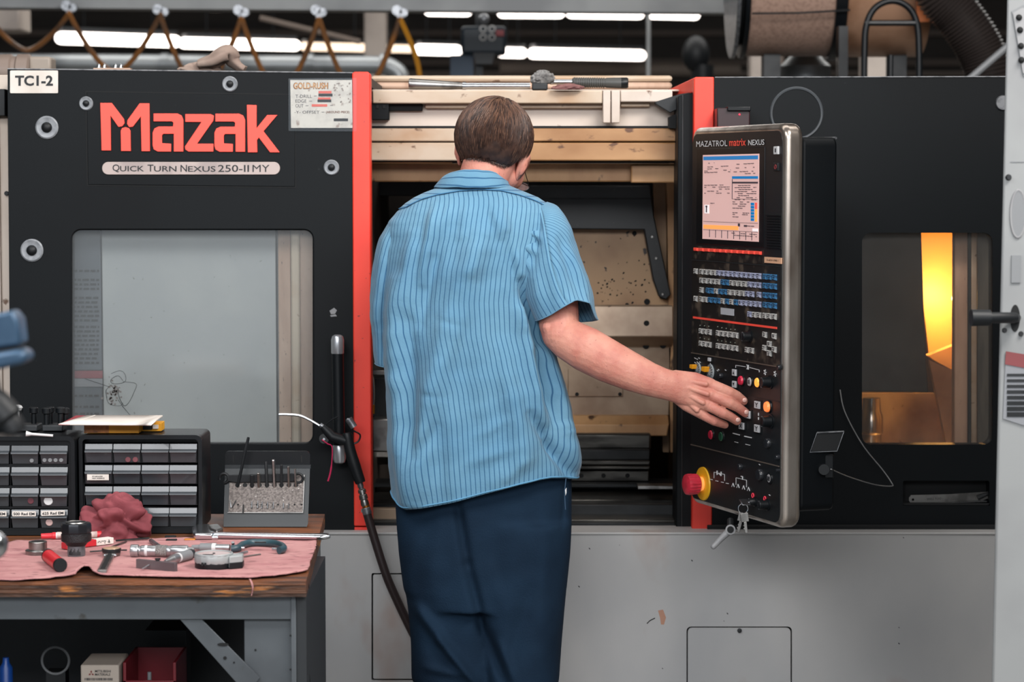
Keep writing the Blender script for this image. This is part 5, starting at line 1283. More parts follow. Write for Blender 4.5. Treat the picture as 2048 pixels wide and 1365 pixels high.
vv, ee, ff, *_ = delaunay_2d_cdt(pts2, [(i, (i+1) % nE) for i in range(nE)], [], 1, 1e-6)
mb = MB(); vs = []
for v in vv:
    h = .0035+.0022*noise.noise(Vector((v.x*16, v.y*22, 0)))+.0010*noise.noise(Vector((v.x*60, v.y*80, 4)))
    x_, y_ = PX((v.x, v.y, BZ)); 
    h += .011*math.exp(-((x_-172)/18)**2)*math.exp(-((y_-1150)/9)**2)
    h += .003*math.exp(-((x_-628)/10)**2)
    vs.append(Vector((v.x, v.y, BZ+max(.0032, h))))
mb.add(vs, [tuple(f) for f in ff])
TWL = one('shop_towel', mb, 'towel', 'worn pink shop towel spread over the bench top', 'towel', solid=.0028, smooth=True)
mb = MB(); mb.tube(smooth_path([B(499, 1159, .003), P(503, 1168, yf-.004), P(505, 1180, yf-.004), P(503, 1192, yf-.003)], 5), .0009, 5); mb.tube(smooth_path([B(501, 1159, .003), P(506, 1172, yf-.006), P(504.5, 1187, yf-.004)], 5), .0008, 5); obj('loose_thread', mb, 'towel', TWL)
TZ = .0065                                    # towel surface above the bench
# ---------------------------------------------------------------- small parts cabinets
M['drawer'] = mat('smoky_drawer_plastic', (52, 57, 61), .28, col2=(42, 46, 50), scale=14, coat=.3)
M['drawerlip'] = mat('pale_drawer_lip', (66, 70, 74), .3, coat=.3)
def cabinet(lab, xs, ys, body, topy, Y, dep, seed, side_r):
    x0, y0, x1, y1 = body
    a = P(x0, y1, Y); b = P(x1, y1, Y); zt1 = P(0, y0, Y).z; zb1 = BZ+.001
    C = thing('parts_cabinet', lab, 'cabinet', ((a.x+b.x)/2, Y+dep/2, BZ), 'small parts cabinets on the workbench')
    mb = MB(); xA, xB = P(x0, (y0+y1)/2, Y).x, P(x1, (y0+y1)/2, Y).x
    pr = [(q[0], q[1]) for q in rr(xA, zb1, xB, zt1, .012, 5)]
    cells = []
    for yi, (ya, yb_) in enumerate(ys):
        for xi, (xa_, xb_) in enumerate(xs):
            cells.append((P(xa_, ya, Y).x, P(xb_, ya, Y).x, P(0, yb_, Y).z, P(0, ya, Y).z))
    holes = [[Vector((c[0]-.0015, Y, c[2]-.001)), Vector((c[1]+.0015, Y, c[2]-.001)), Vector((c[1]+.0015, Y, c[3]+.001)), Vector((c[0]-.0015, Y, c[3]+.001))] for c in cells]
    mb.prism([Vector((x, Y, z)) for x, z in pr], (0, .03, 0), holes); obj('cabinet_front', mb, 'black2', C, smooth=30)
    mb = MB(); mb.prism([Vector((x, Y+.03, z)) for x, z in pr], (0, dep-.03, 0)); obj('cabinet_shell', mb, 'black2', C, bevel=.002)
    mb = MB(); mb.prism([Vector((x, Y-.006, z)) for x, z in rr(xA-.001, zb1, xB+.001, zt1+.002, .013, 5)], (0, .008, 0), [[Vector((x, Y-.006, z)) for x, z in rr(xA+.007, zb1+.010, xB-.007, zt1-.007, .008, 5)]]); obj('cabinet_rim', mb, 'black2', C, smooth=30)
    w_ = sum(c[1]-c[0] for c in cells)/len(cells); h_ = sum(c[3]-c[2] for c in cells)/len(cells)
    # drawer: tapered front with lip handle, shared meshes
    mb = MB(); fz = h_*.62
    mb.hexa([Vector(p) for p in ((-w_*.46, -.002, 0), (w_*.46, -.002, 0), (w_*.49, -.006, fz), (-w_*.49, -.006, fz), (-w_*.46, .026, 0), (w_*.46, .026, 0), (w_*.49, .026, fz), (-w_*.49, .026, fz))])
    dm = mb.mesh('drawer'); dm.materials.append(M['drawer'])
    mb = MB(); mb.grid([[(-w_*.5, 0, h_), (w_*.5, 0, h_), (w_*.5, .004, h_), (-w_*.5, .004, h_)], [(-w_*.5, -.003, fz+.004), (w_*.5, -.003, fz+.004), (w_*.5, .004, fz+.004), (-w_*.5, .004, fz+.004)],
                        [(-w_*.5, -.012, fz+.001), (w_*.5, -.012, fz+.001), (w_*.5, .004, fz-.001), (-w_*.5, .004, fz-.001)], [(-w_*.49, -.0125, fz-.002), (w_*.49, -.0125, fz-.002), (w_*.49, .004, fz-.004), (-w_*.49, .004, fz-.004)]], wrap=True, cap=True)
    hm = mb.mesh('drawer_lip'); hm.materials.append(M['drawerlip'])
    base = Vector(C.location); ds = []
    for c in cells:
        o = inst('drawer', dm, C, Vector(((c[0]+c[1])/2, Y, c[2]))-base); inst('drawer_lip', hm, o, (0, 0, 0)); ds.append(o)
    # top grooves
    mb = MB(); mb.box((xA+.02, Y+.004, zt1), (xB-.05, Y+.010, zt1+.0015)); obj('top_ridge', mb, 'black2', C)
    return C, ds, (xA, xB, zt1, w_, h_)
YK = B(300, 1067).y
C1, D1, G1 = cabinet('black drawer cabinet with a yellow box and pad on top', [(170.5, 225), (227, 281.5), (283.5, 338.5), (340.5, 393)], [(889, 925), (931, 967.5), (974, 1010), (1016, 1053)], (160, 872, 404, 1066), 0, YK, .15, 1, 1)
C2, D2, G2 = cabinet('black drawer cabinet with lettered bottom drawers at the left edge', [(-92, -37), (-35, 19), (23, 78), (81.5, 135)], [(892, 928), (935, 971), (978, 1013), (1019, 1056)], (-105, 875, 150, 1071), 0, YK-.03, .15, 2, 1)
def drawer_text(C, D, i, s, G, dz, hh, wfrac=.80, tilt=0.0, sticker=True):
    o = D[i]; W = WM[o.name]; c = W.translation; w_, h_ = G[3], G[4]; yy = c.y-.0135
    x0, x1 = c.x-w_*wfrac/2, c.x+w_*wfrac/2; z0 = c.z+dz; ti = (x1-x0)*tilt
    mb = MB(); mb.hexa([Vector((x0, yy, z0)), Vector((x1, yy, z0+ti)), Vector((x1, yy, z0+hh+ti)), Vector((x0, yy, z0+hh))]+[Vector((x0, yy+.001, z0)), Vector((x1, yy+.001, z0+ti)), Vector((x1, yy+.001, z0+hh+ti)), Vector((x0, yy+.001, z0+hh))])
    obj('drawer_label', mb, 'paper', o)
    if s:
        mb = MB(); e = (x1-x0)*.05; m1 = hh*.22; addtext(mb, s, (x0+e, yy-.0006, z0+m1), (x1-e, yy-.0006, z0+m1+ti*.9), (x0+e, yy-.0006, z0+hh-m1), .025); obj('label_print', mb, 'ink', o)
drawer_text(C2, D2, 13, '375 Rad EM', G2, G2[4]*.68, .0105, .86); drawer_text(C2, D2, 14, '500 Rad EM', G2, G2[4]*.68, .0105, .86, .0); drawer_text(C2, D2, 15, '625 Rad EM', G2, G2[4]*.70, .0105, .86, .03)
o = D1[4]; drawer_text(C1, D1, 4, None, G1, G1[4]*.22, .0125, .8)
mb = MB(); c = WM[o.name].translation; addtext(mb, 'STAINLESS', (c.x-.012, c.y-.0142, c.z+G1[4]*.22+.0070), (c.x+.010, c.y-.0142, c.z+G1[4]*.22+.0070), (c.x-.012, c.y-.0142, c.z+G1[4]*.22+.0095), .02); addtext(mb, 'HEX INSERTS', (c.x-.012, c.y-.0142, c.z+G1[4]*.22+.0030), (c.x+.014, c.y-.0142, c.z+G1[4]*.22+.0030), (c.x-.012, c.y-.0142, c.z+G1[4]*.22+.0055), .02); obj('label_print', mb, 'ink', o)
# glints of contents seen in a few drawers
def content(o, G, dx, dz, r, m, n=1):
    c = WM[o.name].translation
    for k in range(n):
        mb = MB(); mb.lathe(Vector((c.x+dx+k*r*2.6, c.y-.0035, c.z+dz)), (0, -1, 0), [(0, r), (.0015, r*.9)], 14); obj('drawer_content', mb, m, o)
content(D2[3], G2, -.020, .008, .0045, 'fix', 4); content(D2[2], G2, .014, .007, .0045, 'fix', 1)
content(D2[11], G2, -.012, .012, .010, 'wht', 1); content(D2[15], G2, -.010, .012, .008, mat('pale_roll', (190, 160, 156), .5), 1)
content(D1[1], G1, .002, .006, .006, mat('dull_pink', (110, 60, 66), .5), 2); content(D2[10], G2, .012, .012, .007, mat('dull_maroon', (96, 44, 54), .5), 1)
# on the cabinets
zc = G1[2]+.002; zc2 = G2[2]+.002
YBX = thing('yellow_box', 'flat yellow carton lying on the right drawer cabinet', 'box', (P(235, 860, YK+.05).x, YK+.07, zc))
M['yel'] = mat('yellow_carton', (226, 160, 36), .6, col2=(206, 140, 30), scale=8); M['yelw'] = mat('rubbed_carton', (172, 110, 60), .7, col2=(110, 70, 44), scale=60, lo=.4, hi=.6)
xa_, xm_, xe_ = P(168, 860, YK+.03).x, P(218, 860, YK+.03).x, P(278, 860, YK+.03).x; zt3 = P(0, 848, YK+.03).z
mb = MB(); mb.box((xa_, YK+.03, zc), (xe_, YK+.12, zt3)); obj('carton_sleeve', mb, 'yel', YBX, bevel=.001)
mb = MB(); mb.box((xa_+.0005, YK+.0292, zc+.001), (xm_, YK+.031, zt3-.001)); obj('rubbed_end', mb, 'yelw', YBX)
mb = MB(); xb2 = P(324, 855, YK+.08).x; mb.box((xe_, YK+.07, zc), (xb2, YK+.12, zt3-.003)); obj('inner_tray', mb, 'yel', YBX, bevel=.001)
mb = MB(); mb.box((xe_+.003, YK+.066, zc+.004), (xe_+.022, YK+.071, zt3-.006)); obj('tray_label', mb, 'rubber', YBX); mb = MB(); mb.box((xe_+.024, YK+.066, zc+.006), (xe_+.036, YK+.0705, zt3-.006)); obj('tray_label', mb, 'paper', YBX)
PD = thing('paper_pad', 'white paper pad with curled corner and red cover edge on the yellow box', 'pad', (P(230, 845, YK+.05).x, YK+.07, zt3))
def pz(x, y, dz=0):
    return PZ(x, y, zt3+dz)
def sheetpts(L_, dz):
    return [pz(x, y, dz+c) for x, y, c in L_]
mb = MB(); rows = []
for t in [i/16 for i in range(17)]:
    xa2 = 117+(302-117)*t; xb3 = 174+(326-174)*t; c = .0015+(.013*max(0, (t-.86)/.14)**1.6)
    rows.append([pz(xa2, 851+1*t, c), pz((xa2+xb3)/2, 842, c), pz(xb3, 833.5, c*1.2)])
mb.grid(rows); obj('pad_sheets', mb, 'paper', PD, solid=.003, smooth=60)
mb = MB(); mb.prism([pz(117, 850.5, .0022), pz(140, 850.5, .0022), pz(190, 832, .0022), pz(152, 832, .0022)], (0, 0, .0006)); obj('pad_cover', mb, mat('red_cover', (150, 54, 62), .6), PD)
mb = MB(); mb.tube([pz(137, 849, .003), pz(160, 842, .0035), pz(190, 832, .004)], .0018, 6); obj('torn_edge', mb, 'paper', PD)
# collet studs behind the left cabinet top
for i, (x, r) in enumerate(((38, .010), (68, .010), (93, .010), (101, .009), (121, .010), (131, .009))):
    q = P(x, 860, YK+.09+(i % 2)*.02); zz = zc2; top = P(x, 814+(i % 3), q.y).z
    mb = MB(); mb.lathe((q.x, q.y, zz+.012), (0, 0, 1), [(0, r*.6), (top-zz-.026, r*.6), (top-zz-.024, r), (top-zz-.014, r), (top-zz-.012, r*.8)], 12)
    tag(obj('draw_stud', mb, 'black2', None), 'black stud standing in the tray on the left cabinet, '+('leftmost, under the white cap', 'second from the left', 'third from the left', 'fourth from the left', 'second from the right', 'rightmost')[i], 'stud', 'black studs on the left cabinet')
xa_, xb_ = P(45, 860, YK+.06).x, P(73, 860, YK+.06).x
for x0, x1, lab in ((20, 74, 'dark low tray under the left black studs'), (84, 125, 'dark low tray under the right black studs')):
    mb = MB(); mb.box((P(x0, 860, YK+.07).x, YK+.07, zc2), (P(x1, 860, YK+.07).x, YK+.13, zc2+.013)); one('stud_tray', mb, 'benchdk', lab, 'tray', bevel=.002)
mb = MB(); q = P(36, 812, YK+.08); mb.lathe((q.x, q.y, q.z-.010), (0, 0, 1), [(0, .007), (.006, .010), (.010, .008), (.012, .003)], 14); mb.cyl((q.x, q.y, zc2+.01), q, .003, n=8); one('capped_stem', mb, 'wht', 'small white cap on a stem at the back of the left cabinet', 'cap')
mb = MB(); a_, b_ = PZ(52, 868, zc2+.008), PZ(106, 872, zc2+.003); mb.lathe(a_, b_-a_, [(0, .006), (.003, .0055), (.012, .003), ((b_-a_).length, .0028)], 14); one('white_applicator', mb, 'wht', 'white plastic brush handle lying on the left cabinet edge', 'handle')
# maroon rag on bench
q = B(238, 1077); rag('shop_rag', (q.x, q.y-.012, BZ+.003), .072, .052, .056, 'ragred', 'balled up maroon rag in front of the right drawer cabinet', 'rag', 31, .50, .8, n=80, folds=5)
# ---------------------------------------------------------------- bit stand
M['standbody'] = mat('stand_plastic', (34, 38, 41), .45)
YH = B(530, 1056).y
BH = thing('tool_stand', 'black tilted tool stand with steel plate full of bits and hex keys', 'stand', (P(533, 1050, YH).x, YH+.04, BZ))
yh = YH+.01
pprism('stand_back', rr(450, 903, 620, 1000, 8, 4), yh+.07, .006, 'black2', BH)
mb = MB()
for x in (467, 603):
    pb(mb, x-1.5, 912, x+1.5, 926, yh+.069, .001)
obj('hang_slot', mb, 'gap', BH)
pprism('stand_lip', [(450, 931), (621, 931), (621, 938), (450, 938)], yh+.062, .01, 'standbody', BH)
rowsb = [[P(450, 938, yh+.06), P(620, 938, yh+.06), P(620, 938, yh+.075), P(450, 938, yh+.075)], [P(447, 1046, yh), P(616, 1048, yh), P(616, 1048, yh+.075), P(447, 1046, yh+.075)], [P(447, 1066, yh-.002), P(614, 1068, yh-.002), P(614, 1068, yh+.075), P(447, 1066, yh+.075)]]
zmin = BZ+.0005
for r_ in rowsb:
    for v in r_:
        v.z = max(v.z, zmin)
mb = MB(); mb.grid(rowsb, wrap=True, cap=True); obj('stand_body', mb, 'standbody', BH, smooth=20, bevel=.002)
def SP(x, y, out=0.0):                        # point on the sloped face
    t = (y-938)/(1046-938); return P(x, y, yh+.06-.06*t-out)
M['spk'] = mat('speckled_steel_plate', (112, 104, 100), .45, .4, col2=(78, 71, 68), scale=220, lo=.40, hi=.62, col3=(190, 186, 182), scale3=160, lo3=.66, hi3=.72)
plt_ = MB(); plt_.hexa([SP(457, 1025, .003), SP(606, 1025, .003), SP(609, 950, .003), SP(459, 966, .003), SP(457, 1025, -.004), SP(606, 1025, -.004), SP(609, 950, -.004), SP(459, 966, -.004)]); pl2 = obj('steel_plate', plt_, 'spk', BH)
mb = MB(); mb.tube([SP(455, 1026, .004), SP(606, 1026, .004), SP(609, 951, .004)], .0009, 5); obj('plate_rim', mb, 'steel', BH)
mb = MB()
for x in (475, 490, 504, 519, 534, 549, 563, 578, 592):
    c = SP(x, 971, .0035); mb.lathe(c, (0, -1, .3), [(0, .0052), (.0004, .0050)], 12)
for x in (476, 503, 514, 523, 534, 546, 556, 567, 578, 589, 603):
    c = SP(x, 1010, .0035); mb.lathe(c, (0, -1, .3), [(0, .0022), (.0004, .0020)], 8)
obj('plate_hole', mb, 'gap', BH)['kind'] = 'stuff'
big = [(475, 497, 875, .0035, 'rubber'), (504, 504, 950, .0042, 'dark'), (518, 517, 946, .0038, 'steel'), (534, 532, 924, .0036, 'dark'), (549, 546.5, 920, .0040, 'steel'), (563, 563, 930, .0033, 'dark'), (578, 577, 933, .0032, 'steel'), (592, 590, 938, .0026, 'steel')]
lbl = ['long black hex driver leaning highest out of the tool stand', 'short black hex bit, left of the shiny short one in the tool stand', 'short shiny hex bit in the upper row of the tool stand', 'dark hex bit, fourth in the upper row of the tool stand', 'tallest shiny hex bit in the middle of the tool stand', 'dark hex bit right of the tallest shiny one', 'slim grey hex bit, second from the right in the stand', 'thinnest hex bit at the right of the upper row']
for (x0, x1, yt, r, m), lb_ in zip(big, lbl):
    a_ = SP(x0, 975, .001); y_ = a_.y-.004; b_ = P(x1, yt, y_-.004 if yt > 900 else y_); mb = MB(); mid = a_.lerp(b_, .75); mb.lathe(a_, b_-a_, [(0, r), ((b_-a_).length*.97, r), ((b_-a_).length, r*.8)], 6)
    tag(obj('hex_bit', mb, m, None, smooth=20), lb_, 'bit', 'hex bits in the upper row of the tool stand')
place_ = ['leftmost, leaning left', 'second, leaning right like a V', 'third, dark and low', 'fourth, with a bright tip', 'fifth, bright', 'sixth, bright', 'seventh, bright', 'eighth, bright', 'ninth, right of centre', 'tenth, near the right end']
for i, (x0, x1, y0, y1, m) in enumerate(((461.5, 460, 1016, 1001, 'wht'), (464, 472, 1016, 1002, 'wht'), (486, 487, 1026, 1010, 'dark'), (503.5, 504, 1017, 1004, 'alu'), (515.5, 516, 1017, 1003, 'wht'), (523.5, 525, 1018, 1004, 'wht'), (535, 535.5, 1018, 1005, 'wht'), (546.5, 547, 1018, 1005, 'wht'), (567, 567, 1018, 1007, 'alu'), (577, 577.5, 1018, 1008, 'wht'))):
    mb = MB(); mb.cyl(SP(x0, y0, .006), SP(x1, y1, .004), .0014, n=6); tag(obj('small_bit', mb, m if m != 'wht' else 'chrome', None), 'small bit in the lower row of the tool stand, '+place_[i], 'bit', 'small bits in the lower row of the tool stand')
CW = thing('combination_wrench', 'black combination wrench lying across the back of the tool stand', 'wrench', SP(520, 957, .002))
mb = MB(); ya_ = yh+.038; mb.prism([P(x, y, ya_) for x, y in ((452, 951), (460, 951), (585, 948), (592, 950), (592, 962), (585, 964), (470, 966), (455, 963))], (0, .006, 0)); obj('wrench_shank', mb, 'rubber', CW, bevel=.001)
c = P(597, 957, ya_+.003); mb = MB(); mb.tube([c+Vector((cos(t)*.0095, 0, sin(t)*.0095)) for t in [2*pi*i/24 for i in range(24)]], .0028, 8, closed=True); obj('ring_end', mb, 'rubber', CW)
c = P(448, 957, ya_+.003); mb = MB(); mb.tube([c+Vector((cos(t)*.010, 0, sin(t)*.010)) for t in [radians(200)-radians(290)*i/20 for i in range(21)]], .0034, 8); obj('open_end', mb, 'rubber', CW)
# ---------------------------------------------------------------- tools on the towel
def bz(x, y, r=0):                            # centre height r above towel
    return B(x, y, 0)+Vector((0, 0, 0))
def on(x, y, h):                              # point whose pixel is x,y and which is h above the towel
    return PZ(x, y, BZ+TZ+h)
# big chrome wrench
AW = thing('adjustable_wrench', 'large chrome wrench lying behind the towel in front of the tool stand', 'wrench', on(520, 1076, 0))
r = .008
a_, b_ = on(425, 1071, r), on(660, 1074, r); mb = MB(); d = (b_-a_); n_ = Vector((-d.y, d.x, 0)).normalized()
def bar(pts, ws, hs):
    mb = MB(); rows = []
    for p, w_, h_ in zip(pts, ws, hs):
        rows.append([p+n_*w_*cos(t)*(1 if abs(cos(t)) > .2 else 1)+Vector((0, 0, h_*sin(t))) for t in [2*pi*k/14 for k in range(14)]])
    return mb.grid(rows, wrap=True, cap=True)
obj('handle_shaft', bar([a_.lerp(b_, t) for t in (0, .05, .3, .8, .92, .97, 1)], (.006, .008, .009, .011, .012, .010, .004), (.006, .0065, .0065, .0068, .0068, .006, .003)), 'chrome', AW)
mb = MB(); c = a_.lerp(b_, .955); mb.lathe(c+Vector((0, 0, .0062)), (0, 0, 1), [(0, .006), (.0008, .0055)], 14, 1.6); obj('hang_hole', mb, 'dark', AW)
c0 = on(388, 1068, r); mb = MB(); mb.prism([on(x, y, .001) for x, y in ((384, 1066), (396, 1060), (418, 1060), (432, 1066), (436, 1074), (426, 1080), (388, 1080), (384, 1074))], (0, 0, .013)); obj('wrench_jaw', mb, 'chrome', AW, bevel=.004)
mb = MB(); mb.prism([on(x, y, .004) for x, y in ((415, 1062), (436, 1060), (446, 1068), (434, 1074), (420, 1070))], (0, 0, .013)); obj('moving_jaw', mb, 'steel', AW, bevel=.003)
mb = MB(); mb.cyl(on(425, 1076, .012), on(436, 1076, .012), .0055, n=12); obj('worm_screw', mb, 'chrome', AW)
# black tool holder
TH = thing('tool_holder', 'large black knurled tool holder nut standing on the towel', 'tool holder', on(153, 1113, 0))
c = on(153, 1112, 0); H = (P(153, 1046, c.y).z-c.z)
mb = MB(); mb.lathe(c, (0, 0, 1), [(0, .0172), (.002, .0176), (.020, .0176), (.021, .0165), (.024, .017)], 32); obj('holder_shank', mb, mat('grey_ground_steel', (120, 126, 130), .4, .6, col2=(90, 96, 100), scale=30), TH)
mb = MB(); mb.lathe(c, (0, 0, 1), [(.0205, .0185), (.026, .0225), (.030, .0295), (.034, .0300), (H*.66, .0300), (H*.67, .0285), (H*.70, .0285)], 36); obj('holder_nut', mb, mat('knurled_black', (40, 40, 42), .4, .4, bump=.5, bscale=500), TH)
mb = MB(); mb.lathe(c, (0, 0, 1), [(H*.70, .0290), (H*.71, .0305), (H*.92, .0305), (H, .0290), (H, .0205), (H-.012, .0200)], 10); mb2 = obj('holder_collar', mb, mat('black_oxide', (44, 46, 50), .3, .6), TH, bevel=.0012, smooth=25)
mb = MB(); mb.tube([c+Vector((cos(t)*.0195, sin(t)*.0195, H+.0005)) for t in [2*pi*i/32 for i in range(32)]], .0016, 6, closed=True); obj('bore_rim', mb, 'steel', TH)
mb = MB(); mb.lathe(c+Vector((0, 0, H-.001)), (0, 0, 1), [(0, .0188), (.0015, .0188)], 28); obj('bore', mb, 'gap', TH)
mb = MB()
for k in range(10):
    t = -pi/2+(k-5)*.2; mb.box(Vector((-.0006, -.0183, .003)), Vector((.0006, -.0174, .010+(k % 3)*.003)), Matrix.Translation(c) @ Matrix.Rotation((k-5)*.14, 4, 'Z'))
obj('etched_marks', mb, 'gap', TH)
# steel bushing
BU = thing('steel_bushing', 'short steel flanged bushing standing left of the black tool holder', 'bushing', on(76, 1110, 0))
c = on(76, 1109, 0); h_ = P(76, 1084, c.y).z-c.z
mb = MB(); mb.lathe(c, (0, 0, 1), [(0, .0245), (.0085, .0250), (.0095, .0225)], 32); obj('flange', mb, 'steel', BU, bevel=.0008)
mb = MB(); mb.lathe(c, (0, 0, 1), [(.009, .0182), (h_, .0182), (h_+.001, .0172), (h_+.001, .0135), (h_-.01, .013)], 32); obj('sleeve', mb, 'steel', BU, bevel=.0005)
mb = MB(); mb.lathe(c+Vector((0, 0, h_)), (0, 0, 1), [(0, .0134), (.0011, .0134)], 24); obj('bore', mb, 'gap', BU)
# red tube with black end
RT = thing('red_tube', 'short red tube with black caps lying at the front of the towel', 'tube', on(112, 1140, 0))
r = .0128; a_, b_ = on(97, 1113, r), on(120, 1131, r); d = (b_-a_).normalized()
mb = MB(); mb.cyl(a_, b_, r, n=24); obj('tube_body', mb, mat('bright_red_plastic', (206, 42, 50), .35), RT)
for p, s in ((a_, -1), (b_, 1)):
    mb = MB(); mb.lathe(p-d*.002*s, d*s, [(0, r*1.05), (.005, r*1.05), (.007, r*.95)], 24); obj('tube_cap', mb, 'rubber', RT)
# paint marker
MK = thing('paint_marker', 'red capped paint marker lying behind the black tool holder', 'marker', on(140, 1082, 0))
r = .0075; a_, b_ = on(82, 1073, r), on(204, 1069, r); d = (b_-a_); u = d.normalized()
M['mkred'] = mat('marker_red', (200, 44, 54), .35)
mb = MB(); mb.lathe(a_, u, [(0, .0052), (.001, .0056), (.022, .0060), (.023, .0072), (.030, .0074)], 14); obj('marker_cap', mb, 'mkred', MK, smooth=25)
mb = MB(); mb.lathe(a_+u*.030, u, [(0, .0068), (.003, .0068)], 16); obj('marker_ring', mb, 'wht', MK)
mb = MB(); mb.cyl(a_+u*.033, b_-u*.01, .0076, n=18); obj('marker_barrel', mb, mat('marker_label', (196, 180, 172), .5, col2=(150, 120, 118), scale=40), MK)
mb = MB(); mb.lathe(b_-u*.01, u, [(0, .0077), (.008, .0076), (.010, .005)], 16); obj('marker_end', mb, 'mkred', MK)
# eraser sleeve
ER = thing('small_carton', 'small red and white carton lying right of the black tool holder', 'box', on(190, 1092, 0))
p = [on(122, 1105, .001), on(192, 1102, .001), on(226, 1086, .001)]
a_, b_ = on(128, 1100, 0), on(222, 1088, 0); u = (b_-a_).normalized(); n2 = Vector((-u.y, u.x, 0)); L_ = (b_-a_).length
def obox(a_, u, n2, l0, l1, w_, h0, h1):
    mb = MB(); q = [a_+u*l0-n2*w_, a_+u*l1-n2*w_, a_+u*l1+n2*w_, a_+u*l0+n2*w_]; return mb.prism([v+Vector((0, 0, h0)) for v in q], (0, 0, h1-h0))
obj('red_half', obox(a_, u, n2, 0, L_*.63, .010, .001, .014), 'mkred', ER, bevel=.001); obj('white_half', obox(a_, u, n2, L_*.63, L_, .0098, .001, .0137), 'paper', ER, bevel=.001)
mb = MB(); rng = random.Random(6)
for k in range(14):
    q = a_+u*(L_*rng.uniform(.66, .95))-n2*.0101+Vector((0, 0, rng.uniform(.003, .011))); mb.box(q-Vector((.0016, .0002, .0007)), q+Vector((.0016, .0002, .0007)))
obj('carton_print', mb, 'ink', ER)
# dial gauge tool
DG = thing('dial_gauge', 'small brass faced dial gauge on a slotted steel bar, middle of the towel', 'gauge', on(215, 1120, 0))
c = on(223, 1101, .012); mb = MB(); mb.lathe(c, (0, 0, 1), [(-.004, .0175), (0, .0190), (.003, .0190), (.004, .0175)], 32); obj('dial_case', mb, 'dark', DG)
mb = MB(); mb.lathe(c+Vector((0, 0, .004)), (0, 0, 1), [(0, .0170), (.0008, .0165)], 28); obj('dial_face', mb, mat('brassy_face', (196, 164, 134), .35, .3), DG)
mb = MB(); mb.lathe(c+Vector((0, 0, -.010)), (0, 0, 1), [(0, .017), (.006, .0185)], 24); obj('gauge_base', mb, 'steel', DG)
a_, b_ = on(222, 1108, .003), on(204, 1144, .003); u = (b_-a_).normalized(); n2 = Vector((-u.y, u.x, 0)); L_ = (b_-a_).length
obj('gauge_bar', obox(a_, u, n2, 0, L_, .0085, -.003, .003), 'steel', DG, bevel=.0006); obj('bar_slot', obox(a_, u, n2, .004, L_*.93, .0045, .003, .0034), 'gap', DG)
mb = MB(); mb.cyl(on(180, 1104, .006), on(208, 1102, .006), .0016, n=8); mb.cyl(on(240, 1101, .006), on(254, 1101, .006), .0016, n=8); obj('gauge_stem', mb, 'dark', DG)
mb = MB(); mb.cyl(c+Vector((-.012, -.016, -.008)), c+Vector((.012, -.016, -.008)), .003, n=8); obj('gauge_clamp', mb, 'chrome', DG)
# drill bits at the back
for x0, y0, x1, y1, r, m, lb_ in ((224, 1094, 252, 1084, .0030, 'steel', 'grey twist drill lying behind the dial gauge'), (232, 1082, 298, 1077, .0036, 'rubber', 'dark twist drill lying in front of the maroon rag'), (302, 1082, 322, 1096, .0045, 'alu', 'short grey pin with white ring behind the bore gauge')):
    a_, b_ = on(x0, y0, r), on(x1, y1, r); mb = MB(); rows = []; dd = b_-a_; u = dd.normalized(); s_ = u.cross(Vector((0, 0, 1))); v_ = s_.cross(u)
    for k in range(25):
        t = k/24; tw = t*14 if m != 'alu' else 0; rows.append([a_+dd*t+(s_*cos(g_+tw)*(1 if m == 'alu' else 1)+v_*sin(g_+tw)*(.55 if m != 'alu' else 1))*r for g_ in [2*pi*i/10 for i in range(10)]])
    mb.grid(rows, wrap=True, cap=True); tag(obj('twist_drill' if m != 'alu' else 'gauge_pin', mb, m, None), lb_, 'drill' if m != 'alu' else 'pin')
for x, y, m, lb_ in ((341, 1078, 'gap', 'small black block on the wood edge behind the towel'), (343, 1085, 'rubber', 'small flat black slip at the back of the towel'), (380, 1084, 'amber', 'small amber plastic piece at the back of the towel')):
    if m == 'amber':
        M[m] = mat('amber_plastic', (186, 118, 36), .3)
    q = on(x, y, -.004); mb = MB(); mb.box((q.x-.0115, q.y-.006, BZ+.001 if y < 1080 else BZ+TZ-.001), (q.x+.0115, q.y+.006, BZ+.009)); one('small_block', mb, m, lb_, 'block', bevel=.002)
# bore gauge
BG = thing('bore_gauge', 'thick silver three part micrometer head lying on the towel', 'micrometer', on(325, 1112, 0))
a_, b_ = on(262, 1102, .0125), on(388, 1103, .0125); u = (b_-a_).normalized(); L_ = (b_-a_).length; b_ = a_+u*L_
M['satin'] = mat('satin_chrome', (178, 180, 182), .32, .85, col2=(150, 150, 152), scale=40)
M['knurl'] = mat('knurled_steel', (150, 148, 146), .4, .8, bump=.8, bscale=700)
for nm, t0, t1, r0, r1, m in (('gauge_foot', 0, .12, .0125, .0125, 'satin'), ('gauge_neck', .12, .16, .0090, .0095, 'satin'), ('gauge_sleeve', .16, .40, .0108, .0108, 'satin'), ('white_band', .22, .27, .0111, .0111, 'wht'), ('knurled_grip', .40, .57, .0118, .0118, 'knurl'), ('gauge_barrel', .57, .64, .0105, .0105, 'satin'), ('gauge_thimble', .64, .90, .0118, .0118, 'satin'), ('ratchet', .90, 1.0, .0085, .0082, 'satin')):
    mb = MB(); mb.lathe(a_+u*L_*t0, u, [(0, r0*.95), (.001, r0), (L_*(t1-t0)-.001, r1), (L_*(t1-t0), r1*.95)], 24); obj(nm, mb, m, BG)
